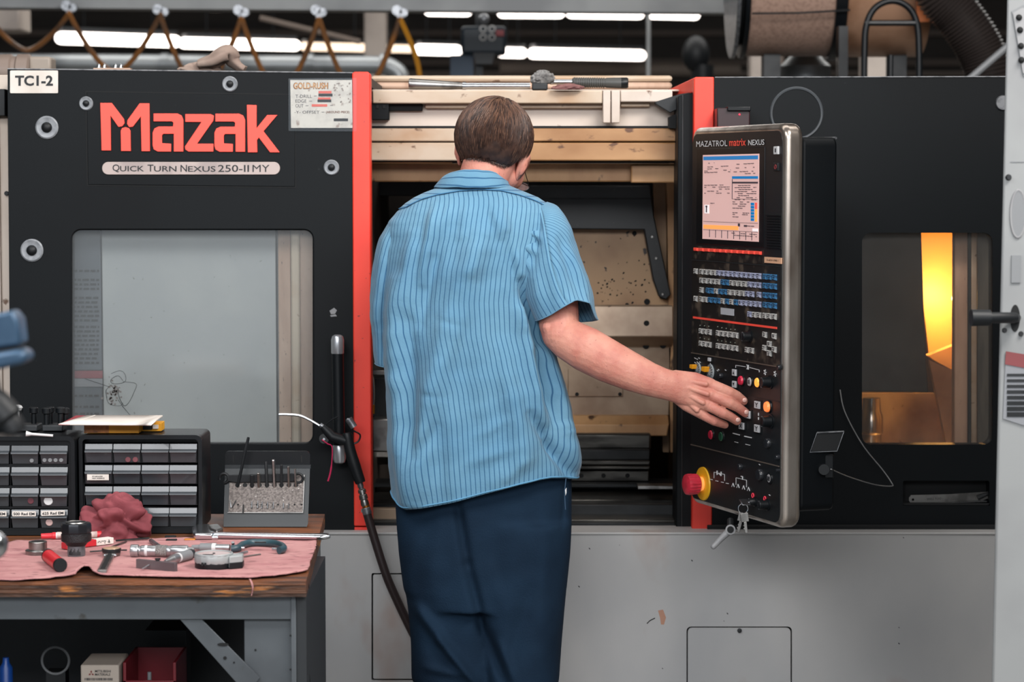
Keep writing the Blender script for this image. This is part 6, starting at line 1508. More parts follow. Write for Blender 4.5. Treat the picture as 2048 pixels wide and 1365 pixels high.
# small bar gauge head with a steel block
SB = thing('steel_parallel', 'grey steel parallel block standing on edge at the front of the towel', 'block', on(312, 1140, 0))
p0, p1 = on(272, 1137, 0), on(350, 1145, 0); u = (p1-p0).normalized(); n2 = Vector((-u.y, u.x, 0)); hh = .0175
M['blockst'] = mat('dull_steel_block', (112, 102, 104), .4, .4, col2=(92, 84, 88), scale=8)
mb = MB(); q = [p0, p1, p1+n2*.008, p0+n2*.008]; mb.prism(q, (0, 0, hh)); obj('block_body', mb, 'blockst', SB, bevel=.0006)
mb = MB(); c = p0.lerp(p1, .53)+n2*.004+Vector((0, 0, hh)); mb.lathe(c, (0, 0, 1), [(0, .0035), (.002, .0035), (.002, .0055), (.005, .0055)], 16); obj('block_screw', mb, 'dark', SB)
mb = MB(); c = p0.lerp(p1, .35)-n2*.001+Vector((0, 0, .009)); mb.cyl(c, on(285, 1138, .004)+Vector((0, -.006, 0)), .0016, n=8); obj('block_pin', mb, 'chrome', SB)
MH = thing('micrometer_head', 'small dark and silver micrometer head leaning beside the steel parallel', 'micrometer', on(360, 1122, 0))
a_, b_ = on(330, 1124, .010), on(378, 1110, .0105); u = (b_-a_).normalized(); L_ = (b_-a_).length
for nm, t0, t1, r0, r1, m in (('head_tip', 0, .30, .0030, .0085, 'satin'), ('head_barrel', .30, .52, .0088, .0092, 'satin'), ('white_band', .50, .56, .0096, .0096, 'wht'), ('head_thimble', .56, 1.0, .0098, .0105, 'fix'), ('head_cap', .99, 1.12, .0108, .0095, 'dark')):
    mb = MB(); mb.lathe(a_+u*L_*t0, u, [(0, r0), (L_*(t1-t0), r1)], 22); obj(nm, mb, m, MH)
# outside micrometer
OM = thing('outside_micrometer', 'outside micrometer with dark green frame lying on the towel', 'micrometer', on(480, 1100, 0))
a_, b_ = on(384, 1095, .0085), on(489, 1097, .0085); u = (b_-a_).normalized(); L_ = (b_-a_).length
M['teal'] = mat('dark_green_enamel', (48, 74, 82), .35, col2=(40, 62, 70), scale=10)
for nm, t0, t1, r0, r1, m in (('ratchet_stop', 0, .16, .0045, .0055, 'fix'), ('thimble', .16, .40, .0085, .0088, 'fix'), ('white_band', .39, .46, .0090, .0090, 'wht'), ('barrel', .46, .72, .0072, .0072, 'satin'), ('spindle', .85, 1.0, .0030, .0030, 'chrome')):
    mb = MB(); mb.lathe(a_+u*L_*t0, u, [(0, r0), (L_*(t1-t0), r1)], 20); obj(nm, mb, m, OM)
pts = smooth_path([on(462, 1098, .0085), on(476, 1097, .0085), on(484, 1091, .0085), on(500, 1086.5, .0085), on(530, 1086, .0085), on(553, 1088.5, .0085), on(566, 1094, .0085), on(567, 1099, .0085), on(558, 1101.5, .0085)], 4)
mb = MB(); rows = []
for i, p in enumerate(pts):
    d = (pts[min(i+1, len(pts)-1)]-pts[max(i-1, 0)]).normalized(); s_ = Vector((-d.y, d.x, 0)); w_ = .0075 if i < 6 else .0065
    rows.append([p+s_*w_*cos(g_)+Vector((0, 0, .0075*sin(g_))) for g_ in [2*pi*k/12 for k in range(12)]])
mb.grid(rows, wrap=True, cap=True); obj('frame', mb, 'teal', OM)
mb = MB(); mb.cyl(on(545, 1099, .0085), on(560, 1100, .0085), .0036, n=12); obj('anvil', mb, 'chrome', OM)
mb = MB(); mb.prism([on(x, y, .0165) for x, y in ((509, 1084.5), (532, 1084.5), (532, 1087), (509, 1087))], (0, 0, .0005)); obj('frame_plate', mb, 'rubber', OM)
mb = MB(); c = on(466, 1089, .015); mb.cyl(c, c+Vector((0, -.003, .004)), .0032, n=12); obj('lock_lever', mb, 'chrome', OM)
# dial indicator
DI = thing('dial_indicator', 'grey and black round dial indicator with two thin stems', 'indicator', on(430, 1138, 0))
c = on(428, 1135, 0); Rd = .033
Rd = 38*c.y/FP
M['lgrey'] = mat('light_grey_plastic', (150, 154, 154), .4)
mb = MB(); mb.lathe(c, (0, 0, 1), [(0, Rd), (.001, Rd*1.01), (.010, Rd*1.01), (.012, Rd*.97)], 32, .999); DIb = obj('indicator_base', mb, 'rubber', DI)
mb = MB(); nn = 48; mb.lathe(c, (0, 0, 1), [(.010, Rd*1.0), (.012, Rd*1.03), (.024, Rd*1.03), (.026, Rd*1.0)], nn)
for i, v in enumerate(mb.v):
    if (i % nn) % 3 == 0:
        q = Vector((c.x, c.y, v.z)); mb.v[i] = q+(v-q)*.97
obj('knurled_bezel', mb, 'lgrey', DI)
mb = MB(); mb.tube([c+Vector((cos(t)*Rd*.96, sin(t)*Rd*.96, .0265)) for t in [2*pi*i/40 for i in range(40)]], .0022, 6, closed=True); obj('glass_ring', mb, 'lgrey', DI)
mb = MB(); mb.lathe(c+Vector((0, 0, .0250)), (0, 0, 1), [(0, Rd*.9), (.0012, Rd*.9)], 36); obj('indicator_face', mb, mat('pinkish_dial_face', (190, 168, 166), .25), DI)
mb = MB(); mb.box(c+Vector((-.018, -Rd*.72, .026)), c+Vector((.002, -Rd*.60, .0285))); mb.lathe(c+Vector((0, 0, .026)), (0, 0, 1), [(0, .003), (.002, .002)], 10); obj('dial_mark', mb, 'rubber', DI)
mb = MB(); q = [c+Vector((.6*Rd, .5*Rd, .001)), c+Vector((1.55*Rd, .35*Rd, .001)), c+Vector((1.55*Rd, -.35*Rd, .001)), c+Vector((.9*Rd, -.75*Rd, .001))]; mb.prism(q, (0, 0, .024)); obj('stem_block', mb, 'lgrey', DI, bevel=.002)
mb = MB(); q = [v+Vector((0, 0, -.0005))*1 for v in q]; mb.prism([v+Vector((.0005, -.0008, 0)) for v in q], (0, 0, .012)); obj('stem_foot', mb, 'rubber', DI, bevel=.001)
mb = MB(); mb.cyl(on(466, 1118, .014), on(521, 1109.5, .014), .0022, .0018, n=10); obj('stem', mb, 'steel', DI); mb = MB(); mb.cyl(on(466, 1112, .016), on(494, 1105, .016), .0030, n=10); obj('stem', mb, 'satin', DI)
mb = MB()
for dx in (-.020, -.014, -.004, .002):
    mb.box(c+Vector((dx, -Rd*1.0, .008)), c+Vector((dx+.004, -Rd*.85, .014)))
obj('bezel_notch', mb, 'rubber', DI)
# ---------------------------------------------------------------- the man
MAN = thing('person', 'man in blue striped shirt and navy trousers, back turned, hand on control panel', 'person', (P(968, 700, 5.6).x, 5.60, 0))
M['skin'] = mat('skin', (206, 144, 126), .5, col2=(190, 118, 104), scale=22, lo=.38, hi=.68, col3=(160, 96, 84), scale3=150, lo3=.66, hi3=.74, bump=.22, bscale=260, sss=.12, spec=.35)
def remesh(mb, voxel, smooth=4, name='m'):
    me = mb.mesh(name); o = bpy.data.objects.new('tmp_'+name, me); COL.objects.link(o)
    md = o.modifiers.new('r', 'REMESH'); md.mode = 'VOXEL'; md.voxel_size = voxel; md.adaptivity = 0
    if smooth:
        ms = o.modifiers.new('s', 'SMOOTH'); ms.factor = .5; ms.iterations = smooth
    dg = bpy.context.evaluated_depsgraph_get(); dg.update()
    out = bpy.data.meshes.new_from_object(o.evaluated_get(dg)); bpy.data.objects.remove(o)
    r = MB(); r.v = [v.co.copy() for v in out.vertices]; r.f = [tuple(p.vertices) for p in out.polygons]; bpy.data.meshes.remove(out)
    return r
def chain(mb, pts, n=16, flat=None):
    """capsule chain: pts = [(Vector, radius)...]; flat = (axis, factor) squashes the section along an axis"""
    dense = []
    fl = flat if isinstance(flat, (list, tuple)) else [flat]*len(pts)
    for i in range(len(pts)-1):
        (a, ra), (b, rb) = pts[i], pts[i+1]; m = max(1, int((b-a).length/(.13*max(ra, rb))))
        for k in range(m):
            t = k/m; dense.append((a.lerp(b, t), ra+(rb-ra)*t, fl[i] and fl[i]+(fl[i+1]-fl[i])*t))
    dense.append((*pts[-1], fl[-1]))
    for p, r, fz_ in dense:
        if fz_:
            mb.ball(p, r, r*fz_, r, n=n, m=n//2)
        else:
            mb.ball(p, r, n=n, m=n//2)
    return mb
def pr(x, y, Y, rpx):                        # pixel centre, depth, radius in pixels
    return (P(x, y, Y), rpx*Y/FP)
# -- right arm and hand (fine)
arm = MB()
chain(arm, [pr(1108, 560, 5.545, 42), pr(1115, 610, 5.525, 42), pr(1118, 645, 5.505, 41), pr(1122, 668, 5.490, 38.5)], 24)
chain(arm, [pr(1122, 668, 5.490, 38.5), pr(1140, 681, 5.480, 42), pr(1172, 699, 5.468, 45.5), pr(1215, 722, 5.458, 43.5), pr(1255, 741, 5.450, 39.5), pr(1295, 758, 5.443, 34.5), pr(1322, 767, 5.441, 31.5), pr(1345, 773, 5.441, 30.5), pr(1368, 779, 5.442, 32), pr(1392, 788, 5.443, 30), pr(1408, 795, 5.444, 25)], 24, [.86, .88, .88, .88, .86, .84, .78, .66, .50, .42, .40])
chain(arm, [pr(1098, 655, 5.475, 15), pr(1112, 686, 5.470, 14)], 12)
# palm: fan of metacarpals
K = {'i': [(1352, 757, 17), (1388, 762, 17.5), (1420, 771, 14.5)], 'm': [(1352, 770, 17), (1385, 780, 17), (1423, 791, 13.5)], 'r': [(1352, 783, 16), (1380, 797, 16.5), (1414, 810, 13)], 'p': [(1350, 790, 14), (1374, 809, 14.5), (1401, 826, 12)]}
for k, yy in (('i', 5.448), ('m', 5.440), ('r', 5.442), ('p', 5.450)):
    chain(arm, [pr(x, y, yy, r) for x, y, r in K[k]], 16, .8)
for k, yy, pts in (('i', 5.448, ((1420, 771, 12.5), (1440, 778, 11.2), (1458, 785.5, 11.2), (1474, 792.5, 9.6), (1487, 802.5, 8.6))),
                   ('m', 5.440, ((1424, 791, 12), (1442, 799, 10.2), (1459, 806.5, 10.8), (1476, 815.5, 9.4), (1491, 826.5, 8.6))),
                   ('r', 5.443, ((1414, 810, 11.5), (1430, 819, 9.8), (1446, 827, 10.3), (1461, 834, 9.0), (1474, 842.5, 8.4))),
                   ('p', 5.452, ((1401, 827, 10.5), (1415, 836, 8.8), (1428, 842.5, 9.0), (1440, 847, 8.0), (1450, 850.5, 7.2)))):
    n = len(pts); Yb = [yy, yy-.006, yy-.004, yy+.006, yy+.018] if k != 'p' else [yy, yy-.002, yy+.002, yy+.012, yy+.024]
    chain(arm, [pr(x, y, Yb[i], r*1.07) for i, (x, y, r) in enumerate(pts)], 14)
    x, y, r = pts[0]; arm.ball(P(x-2, y-1, yy-.004), r*yy/FP*.92, n=12, m=8)          # knuckle
    x, y, r = pts[2]; arm.ball(P(x, y, Yb[2]-.0022), r*yy/FP*.88, n=10, m=8)
# thumb, tucked behind the palm toward the panel
chain(arm, [pr(1358, 760, 5.455, 15), pr(1378, 772, 5.48, 14), pr(1400, 786, 5.505, 11.5), pr(1420, 800, 5.525, 10), pr(1434, 808, 5.540, 8.5)], 14)
# tendons
for (x0, y0), (x1, y1), yy in (((1362, 760), (1412, 769), 5.426), ((1362, 771), (1415, 789), 5.421), ((1362, 783), (1406, 806), 5.424), ((1362, 792), (1394, 821), 5.432)):
    chain(arm, [pr(x0, y0, yy+.009, 5), pr(x1, y1, yy+.0045, 5.5)], 10)
arm = remesh(arm, .0015, 6, 'arm')
for i, v in enumerate(arm.v):
    q = v*34; d = noise.noise(v*16)*.0010+noise.noise(v*90)*.00035
    arm.v[i] = v+Vector((0, -1, .4))*d
# -- head, neck, torso, legs, left arm (coarser, mostly under clothes)
bd_ = MB()
tilt = Matrix.Rotation(radians(-32), 3, 'X') @ Matrix.Identity(3)
rollm = Matrix.Rotation(radians(4), 3, 'Y') @ Matrix.Rotation(radians(-18), 3, 'Z')
HR = rollm @ tilt
hc = P(987, 268, 5.635)
bd_.ball(hc, .079, .096, .082, HR, 28, 18)
chain(bd_, [(P(948, 430, 5.605), .058), (P(956, 390, 5.607), .055), (P(968, 350, 5.612), .057), (P(982, 315, 5.625), .060)], 22)
bd_.ball(P(1003, 318, 5.70), .062, .075, .070, HR, 22, 14)      # face and jaw
bd_.ball(P(1010, 348, 5.715), .046, .052, .040, HR, 18, 12)
bd_.ball(P(1018, 362, 5.755), .028, .026, .022, None, 14, 10)   # chin
chain(bd_, [(P(1024, 318, 5.765), .010), (P(1032, 338, 5.800), .014)], 12)   # nose
bd_.ball(P(1024, 352, 5.785), .018, .012, .008, None, 12, 8)    # lips
for dx in (-22, 26):
    bd_.ball(P(1018+dx, 318, 5.772), .014, .010, .010, None, 12, 8)   # brows
bd_.ball(P(1012, 352, 5.655), .034, .040, .034, None, 14, 10)   # right jaw corner below the ear
# shoulders and torso
bd_.ball(P(955, 480, 5.60), .125, .075, .085, None, 24, 14); bd_.ball(P(962, 600, 5.60), .155, .095, .16, None, 24, 14)
bd_.ball(P(965, 800, 5.61), .15, .095, .17, None, 24, 14); bd_.ball(P(970, 960, 5.61), .15, .10, .12, None, 24, 14)
chain(bd_, [(P(1070, 490, 5.585), .044), (P(1100, 530, 5.56), .042), (P(1108, 580, 5.54), .040), (P(1113, 610, 5.528), .038)], 18)
# left arm reaching forward out of sight
chain(bd_, [(P(828, 490, 5.60), .040), (P(795, 560, 5.62), .034), (P(784, 650, 5.63), .034), (P(800, 700, 5.67), .036), (P(850, 720, 5.74), .034), (P(890, 735, 5.82), .026), (P(905, 740, 5.845), .028)], 18)
lh = P(915, 745, 5.86)
chain(bd_, [(lh, .030), (lh+Vector((.03, .03, -.005)), .026)], 14)
for k in range(4):
    b0 = lh+Vector((.035+.006*k, .045-.012*k, .012-.006*k)); chain(bd_, [(b0, .0105), (b0+Vector((.030, .018, -.006)), .0095), (b0+Vector((.050, .020, -.026)), .0085), (b0+Vector((.052, .010, -.044)), .0078)], 10)
chain(bd_, [(lh+Vector((0, .02, .02)), .013), (lh+Vector((.02, .045, .03)), .011), (lh+Vector((.045, .055, .024)), .009)], 10)
for sx_, hx in ((-1, 905), (1, 1042)):
    hpx = P(hx, 1050, 5.61).x
    chain(bd_, [(Vector((hpx, 5.61, .80)), .066), (Vector((hpx+.004, 5.61, .50)), .052), (Vector((hpx+.004, 5.61, .30)), .058), (Vector((hpx, 5.61, .10)), .042)], 18)
bdm = remesh(bd_, .0042, 5, 'bodym')
allb = MB(); allb.add(bdm.v, bdm.f); allb.add(arm.v, arm.f)
# ears as sculpted shells
def ear(c, s, rot):
    mb = MB(); rows = []
    for j in range(9):
        t = j/8; row_ = []
        for k in range(20):
            a_ = 2*pi*k/20; rx = (.0155+.004*sin(a_))*(1-.15*t); rz = .031*(1-.15*t)
            x_ = cos(a_)*rx*t**.6 if False else cos(a_)*rx*(1-t*.9); z_ = sin(a_)*rz*(1-t*.9)+(.004*(1-t))
            y_ = -.007*sin(pi*min(1, t*2.4))+.006*t
            row_.append(Vector((y_*s, x_, z_)))
        rows.append(row_)
    mb.grid(rows, wrap=True, cap=True)
    rim = [Vector((-.004*s, cos(a_)*(.0155+.004*sin(a_)), sin(a_)*.031+.004)) for a_ in [2*pi*k/24 for k in range(24)]]
    mb.tube(rim, .0036, 8, closed=True)
    mb.v = [Vector(c)+rot @ v for v in mb.v]; return mb
er = ear(P(1046, 338, 5.632), 1, Matrix.Rotation(radians(24), 3, 'Y') @ Matrix.Rotation(radians(-34), 3, 'Z')); allb.add(er.v, er.f)
er = ear(P(914, 306, 5.665), -1, Matrix.Rotation(radians(-4), 3, 'Y') @ Matrix.Rotation(radians(-8), 3, 'Z')); allb.add(er.v, er.f)
body = obj('body', allb, 'skin', MAN, smooth=True)
M['nail'] = mat('fingernail', (222, 178, 166), .25)
for x, y, Y, ang in ((1489.5, 801, 5.452, 32), (1493, 825, 5.444, 38), (1476, 840.5, 5.448, 36)):
    mb = MB(); c = P(x, y, Y); rot = Matrix.Rotation(radians(ang), 3, 'Y') @ Matrix.Rotation(radians(25), 3, 'Z'); mb.ball((0, 0, 0), .0062, .0022, .0054, None, 12, 8); mb.v = [c+rot @ v for v in mb.v]; obj('fingernail', mb, 'nail', MAN, smooth=True)
# eyes
for x in (1000, 1044):
    mb = MB(); mb.ball(P(x, 326, 5.772), .011, n=14, m=10); obj('eye', mb, 'wht', MAN)
# glasses
GL = thing('eyeglasses', 'thin framed eyeglasses worn by the man, one lens edge showing past his cheek', 'glasses', P(1046, 372, 5.74))
M['lens'] = glass_mat('lens_glass', (200, 190, 180), .25, .05)
mb = MB(); c = P(1044, 374, 5.775); mb.tube([c+Vector((cos(t)*.017, .01*cos(t), sin(t)*.010)) for t in [2*pi*i/24 for i in range(24)]], .0010, 6, closed=True); obj('lens_rim', mb, 'dark', GL)
mb = MB(); c2 = P(1004, 370, 5.80); mb.tube([c2+Vector((cos(t)*.017, .01*cos(t), sin(t)*.010)) for t in [2*pi*i/24 for i in range(24)]], .0010, 6, closed=True); mb.tube([c-Vector((.017, 0, 0)), c2+Vector((.017, 0, 0))], .001, 6); obj('lens_rim', mb, 'dark', GL)
mb = MB(); mb.prism([c+Vector((cos(t)*.0165, .01*cos(t), sin(t)*.0095)) for t in [2*pi*i/20 for i in range(20)]], (0, .0008, 0)); obj('lens', mb, 'lens', GL)
mb = MB(); mb.tube([c+Vector((.017, .008, .002)), P(1050, 345, 5.70), P(1046, 318, 5.66)], .0011, 6); obj('temple_arm', mb, 'dark', GL)
# -- hair: cap plus strands
hcap = P(988, 273, 5.628); HA = (.0900, .105, .0870)
HRt = Matrix.Rotation(radians(3), 3, 'Y') @ Matrix.Rotation(radians(-26), 3, 'X')
def hairline(x):
    pts = [(880, 290), (904, 304), (912, 322), (930, 318), (946, 315), (976, 319), (996, 328), (1011, 333), (1026, 326), (1044, 312), (1056, 300), (1090, 285)]
    for (a, ya), (b, yb_) in zip(pts, pts[1:]):
        if a <= x <= b:
            return ya+(yb_-ya)*(x-a)/(b-a)
    return 300
def hs(th_, ph, k=1.0):
    q = Vector((cos(ph)*cos(th_)*HA[0], cos(ph)*sin(th_)*HA[1], sin(ph)*HA[2]))
    if q.z < 0:
        q.z *= 1.05
    return hcap+HRt @ (q*k)
def keep(p):
    x, y = PX(p)
    if p.y > hcap.y+.075 and p.z < hcap.z+.03:
        return False                          # forehead and face stay bare
    return y < hairline(x)+(8 if p.y > hcap.y+.02 else 0) and not (p.y > hcap.y+.035 and y > 305)
mb = MB(); NN, MM = 72, 44; idx = {}
for i in range(MM+1):
    for k in range(NN):
        p = hs(2*pi*k/NN, -pi/2+pi*i/MM+1e-4); q = (p-hcap)
        b_ = noise.noise(p*32)*.0022+noise.noise(p*80)*.0010
        idx[i, k] = len(mb.v); mb.v.append(p+q.normalized()*b_)
for i in range(MM):
    for k in range(NN):
        f4 = (idx[i, k], idx[i, (k+1) % NN], idx[i+1, (k+1) % NN], idx[i+1, k])
        if all(keep(mb.v[j]) for j in f4):
            mb.f.append(f4)
M['hair'] = mat('brown_hair', (70, 49, 40), .5, col2=(50, 35, 30), scale=60, lo=.4, hi=.6, spec=.35)
M['hair2'] = mat('lighter_hair', (106, 76, 60), .45, spec=.4)
hair = obj('hair', mb, 'hair', MAN, smooth=True)
rng = random.Random(77); wh = P(1010, 208, 5.60)
sA, sB = MB(), MB()
inv = HRt.inverted()
def project(p, k):
    q = inv @ (p-hcap); s_ = math.sqrt((q.x/HA[0])**2+(q.y/HA[1])**2+(q.z/HA[2])**2)
    return hcap+HRt @ (q/s_*k)
cnt = 0
while cnt < 8500:
    th_ = rng.uniform(0, 2*pi); sn = rng.uniform(-1, 1); p = hs(th_, math.asin(sn))
    if not keep(p) or p.y > hcap.y+.07:
        continue
    cnt += 1
    nrm = (p-hcap).normalized(); away = (p-wh)
    away = (away-nrm*away.dot(nrm)).normalized() if away.length > 1e-4 else Vector((1, 0, 0))
    sw = nrm.cross(away); turn = .55*(1 if PX(p)[0] < 1010 else -.2)+noise.noise(p*22)*.8
    d = (away*.8+sw*turn*.55+Vector((0, 0, -.65))+Vector((-.25, 0, 0))*(1 if PX(p)[0] < 1000 else 0)).normalized()
    L_ = rng.uniform(.018, .034); pts = []; k0 = rng.uniform(1.0, 1.02)
    for s_ in range(4):
        q = project(p+d*L_*s_/3, k0+.016*(1-(s_/3-.5)**2*3)*rng.uniform(.6, 1)); pts.append(q)
    side = (pts[-1]-pts[0]).cross(nrm).normalized()*rng.uniform(.0005, .0011)
    tgt = sB if rng.random() < (.42 if (p.z > hcap.z+.035) else .12) else sA
    b0 = len(tgt.v)
    for j, q in enumerate(pts):
        w_ = 1-.75*j/3; tgt.v += [q-side*w_, q+nrm*.0006*w_, q+side*w_]
    for j in range(3):
        a_ = b0+j*3; tgt.f += [(a_, a_+1, a_+4, a_+3), (a_+1, a_+2, a_+5, a_+4)]
from mathutils.bvhtree import BVHTree
bvh = BVHTree.FromPolygons([tuple(v) for v in bdm.v], bdm.f)
def surf(x, y, off):
    o_ = Vector((0, 0, CZ)); d_ = (P(x, y, 5.6)-o_).normalized(); h_ = bvh.ray_cast(o_, d_)
    return None if h_[0] is None or h_[0].y > 5.80 else h_[0]-d_*off
def nape(x):
    return hairline(x)
for k in range(2200):
    x = rng.uniform(904, 1044); y = nape(x)-rng.uniform(-2, 12); lean = -.15-.35*(x-971)/60
    ln_ = rng.uniform(4, 9)
    q = [surf(x, y-7, .0050), surf(x+lean*3, y, .0050), surf(x+lean*6, y+ln_*.8, .0022)]
    if None in q or (q[0]-q[2]).length > .02:
        continue
    tgt = sA if rng.random() < .86 else sB; b0 = len(tgt.v); sd = Vector((rng.uniform(.0003, .0006), 0, 0))
    tgt.v += [q[0]-sd, q[0]+sd, q[1]-sd*.8, q[1]+sd*.8, q[2], q[2]+sd*.2]; tgt.f += [(b0, b0+1, b0+3, b0+2), (b0+2, b0+3, b0+5, b0+4)]
for nm, m_, mm in (('hair_strands', sA, 'hair'), ('grey_brown_strands', sB, 'hair2')):
    me = bpy.data.meshes.new(nm); W = WM[MAN.name].inverted(); me.from_pydata([tuple(W @ v) for v in m_.v], [], m_.f); me.materials.append(M[mm])
    o = bpy.data.objects.new(nm, me); COL.objects.link(o); o.parent = hair; o['kind'] = 'stuff'
# ---------------------------------------------------------------- shirt
def stripe_mat(name, base, base2, line, vert=True, pitch=1.0):
    m = bpy.data.materials.new(name); m.use_nodes = True; nt = m.node_tree; b = nt.nodes['Principled BSDF']
    b.inputs['Roughness'].default_value = .85; b.inputs['Specular IOR Level'].default_value = .15; b.inputs['Sheen Weight'].default_value = .15
    uv = nd(nt, 'ShaderNodeUVMap'); sp = nd(nt, 'ShaderNodeSeparateXYZ'); nt.links.new(uv.outputs[0], sp.inputs[0])
    fr = nd(nt, 'ShaderNodeMath', operation='FRACT'); nt.links.new(sp.outputs[0], fr.inputs[0])
    sb_ = nd(nt, 'ShaderNodeMath', operation='SUBTRACT'); nt.links.new(fr.outputs[0], sb_.inputs[0]); sb_.inputs[1].default_value = .5
    ab = nd(nt, 'ShaderNodeMath', operation='ABSOLUTE'); nt.links.new(sb_.outputs[0], ab.inputs[0])
    mr = nd(nt, 'ShaderNodeMapRange'); mr.inputs[1].default_value = .05; mr.inputs[2].default_value = .12; mr.inputs[3].default_value = 1; mr.inputs[4].default_value = 0
    nt.links.new(ab.outputs[0], mr.inputs[0])
    # faint second line between
    tc = nd(nt, 'ShaderNodeTexCoord'); n = nd(nt, 'ShaderNodeTexNoise'); n.inputs['Scale'].default_value = 7; n.inputs['Detail'].default_value = 5
    nt.links.new(tc.outputs['Object'], n.inputs['Vector'])
    rg = nd(nt, 'ShaderNodeMapRange'); rg.inputs[1].default_value = .35; rg.inputs[2].default_value = .7; nt.links.new(n.outputs[0], rg.inputs[0])
    mx0 = nd(nt, 'ShaderNodeMix', data_type='RGBA'); mx0.inputs[6].default_value = lin(base); mx0.inputs[7].default_value = lin(base2); nt.links.new(rg.outputs[0], mx0.inputs[0])
    mx = nd(nt, 'ShaderNodeMix', data_type='RGBA'); mx.inputs[7].default_value = lin(line); nt.links.new(mx0.outputs[2], mx.inputs[6]); nt.links.new(mr.outputs[0], mx.inputs[0])
    nt.links.new(mx.outputs[2], b.inputs['Base Color'])
    # weave and small creases
    n2 = nd(nt, 'ShaderNodeTexNoise'); n2.inputs['Scale'].default_value = 28; n2.inputs['Detail'].default_value = 8; n2.inputs['Roughness'].default_value = .65; nt.links.new(tc.outputs['Object'], n2.inputs['Vector'])
    bp = nd(nt, 'ShaderNodeBump'); bp.inputs['Strength'].default_value = .45; bp.inputs['Distance'].default_value = .006; nt.links.new(n2.outputs[0], bp.inputs['Height']); nt.links.new(bp.outputs[0], b.inputs['Normal'])
    return m
M['shirt'] = stripe_mat('striped_blue_cotton', (104, 147, 172), (90, 134, 163), (50, 92, 126))
def lerp_tab(tab, y):
    if y <= tab[0][0]:
        return tab[0][1:]
    for a, b in zip(tab, tab[1:]):
        if a[0] <= y <= b[0]:
            t = (y-a[0])/(b[0]-a[0]); t2 = t*t*(3-2*t)*.35+t*.65
            return [p+(q-p)*t2 for p, q in zip(a[1:], b[1:])]
    return tab[-1][1:]
#        y    xl   xr    Yc     hd
TOR = [(372, 893, 1012, 5.615, .058), (380, 868, 1034, 5.612, .070), (388, 848, 1056, 5.61, .080), (397, 830, 1078, 5.608, .090), (410, 810, 1098, 5.605, .100), (425, 792, 1112, 5.602, .108),
       (445, 776, 1122, 5.60, .114), (470, 768, 1124, 5.60, .122), (500, 764, 1114, 5.60, .128), (540, 762, 1100, 5.60, .132), (600, 763, 1088, 5.60, .135), (660, 764, 1094, 5.60, .136),
       (720, 768, 1112, 5.602, .138), (780, 773, 1134, 5.604, .142), (840, 777, 1145, 5.606, .146), (900, 777, 1151, 5.606, .148), (960, 783, 1152, 5.606, .148), (1000, 788, 1150, 5.606, .147)]
def hem_y(x):
    pts = [(760, 950), (780, 975), (793, 994), (808, 1003), (824, 1007.5), (850, 1003), (900, 992), (950, 979), (1000, 965), (1040, 955), (1075, 947.5), (1100, 945), (1130, 948), (1150, 956), (1170, 960)]
    for (a, ya), (b, yb_) in zip(pts, pts[1:]):
        if a <= x <= b:
            return ya+(yb_-ya)*(x-a)/(b-a)
    return pts[0][1] if x < 760 else pts[-1][1]
FOLDS = [  # x0,y0,x1,y1,width px, amplitude m, side sharpness
    (962, 470, 905, 640, 26, .012), (905, 640, 868, 780, 26, .012), (868, 780, 838, 990, 24, .012), (875, 410, 850, 560, 11, .007), (905, 400, 872, 500, 9, .004), (940, 395, 925, 470, 9, .003),
    (1000, 410, 1028, 520, 11, .006), (1030, 520, 1040, 640, 16, .008), (985, 408, 1000, 470, 8, .004), (1045, 640, 1080, 830, 16, .009), (1090, 700, 1128, 850, 14, .010), (1128, 850, 1146, 940, 14, .008),
    (1008, 700, 1050, 900, 22, .007), (1050, 900, 1000, 950, 18, .005), (795, 560, 800, 760, 18, .009), (800, 760, 822, 990, 18, .008), (830, 470, 812, 600, 16, .006), (905, 760, 912, 980, 20, .005),
    (960, 600, 968, 800, 26, .004), (1060, 820, 1110, 900, 10, -.008), (1095, 880, 1135, 940, 9, -.006), (1070, 700, 1110, 830, 12, -.010), (935, 560, 890, 700, 14, -.005), (880, 470, 845, 640, 14, -.006),
    (1015, 470, 1035, 600, 10, -.008), (940, 910, 1040, 880, 12, .002), (850, 900, 880, 840, 10, -.004), (1040, 560, 1072, 680, 9, -.012), (820, 640, 840, 900, 14, -.005), (960, 860, 1010, 830, 9, .0018), (900, 540, 1000, 520, 16, .001)]
def foldd(x, y, folds=FOLDS):
    d = 0
    for x0, y0, x1, y1, w_, am in folds:
        vx, vy = x1-x0, y1-y0; L2 = vx*vx+vy*vy; t = ((x-x0)*vx+(y-y0)*vy)/L2; tt = max(0, min(1, t))
        dx, dy = x-(x0+vx*tt), y-(y0+vy*tt); ds = (dx*dx+dy*dy)/(w_*w_)
        if ds < 9:
            d += am*math.exp(-ds)*(1-.5*abs(2*tt-1)**3)
    return d
def torso_pt(a_, y, off=0.0, hemfix=True):
    """a_: 0..1 round the body; .25 = middle of the back facing the camera"""
    th_ = 2*pi*a_; c_, s_ = cos(th_), -sin(th_)        # s<0 : toward camera
    e = 2/2.35; cx_ = math.copysign(abs(c_)**e, c_); sy_ = math.copysign(abs(s_)**e, s_)
    yy = y
    xl, xr, Yc, hd = lerp_tab(TOR, yy); x = (xl+xr)/2+(xr-xl)/2*cx_
    if hemfix and y > 850:
        yy = 850+(y-850)*(hem_y(x)-850)/150.0
        xl, xr, Yc, hd = lerp_tab(TOR, min(yy, 1000)); x = (xl+xr)/2+(xr-xl)/2*cx_
    Y_ = Yc+hd*sy_
    p = P(x, yy, Yc); W_ = (x-1024)/FP
    p = Vector((p.x, Y_, p.z)); 
    return p, x, yy
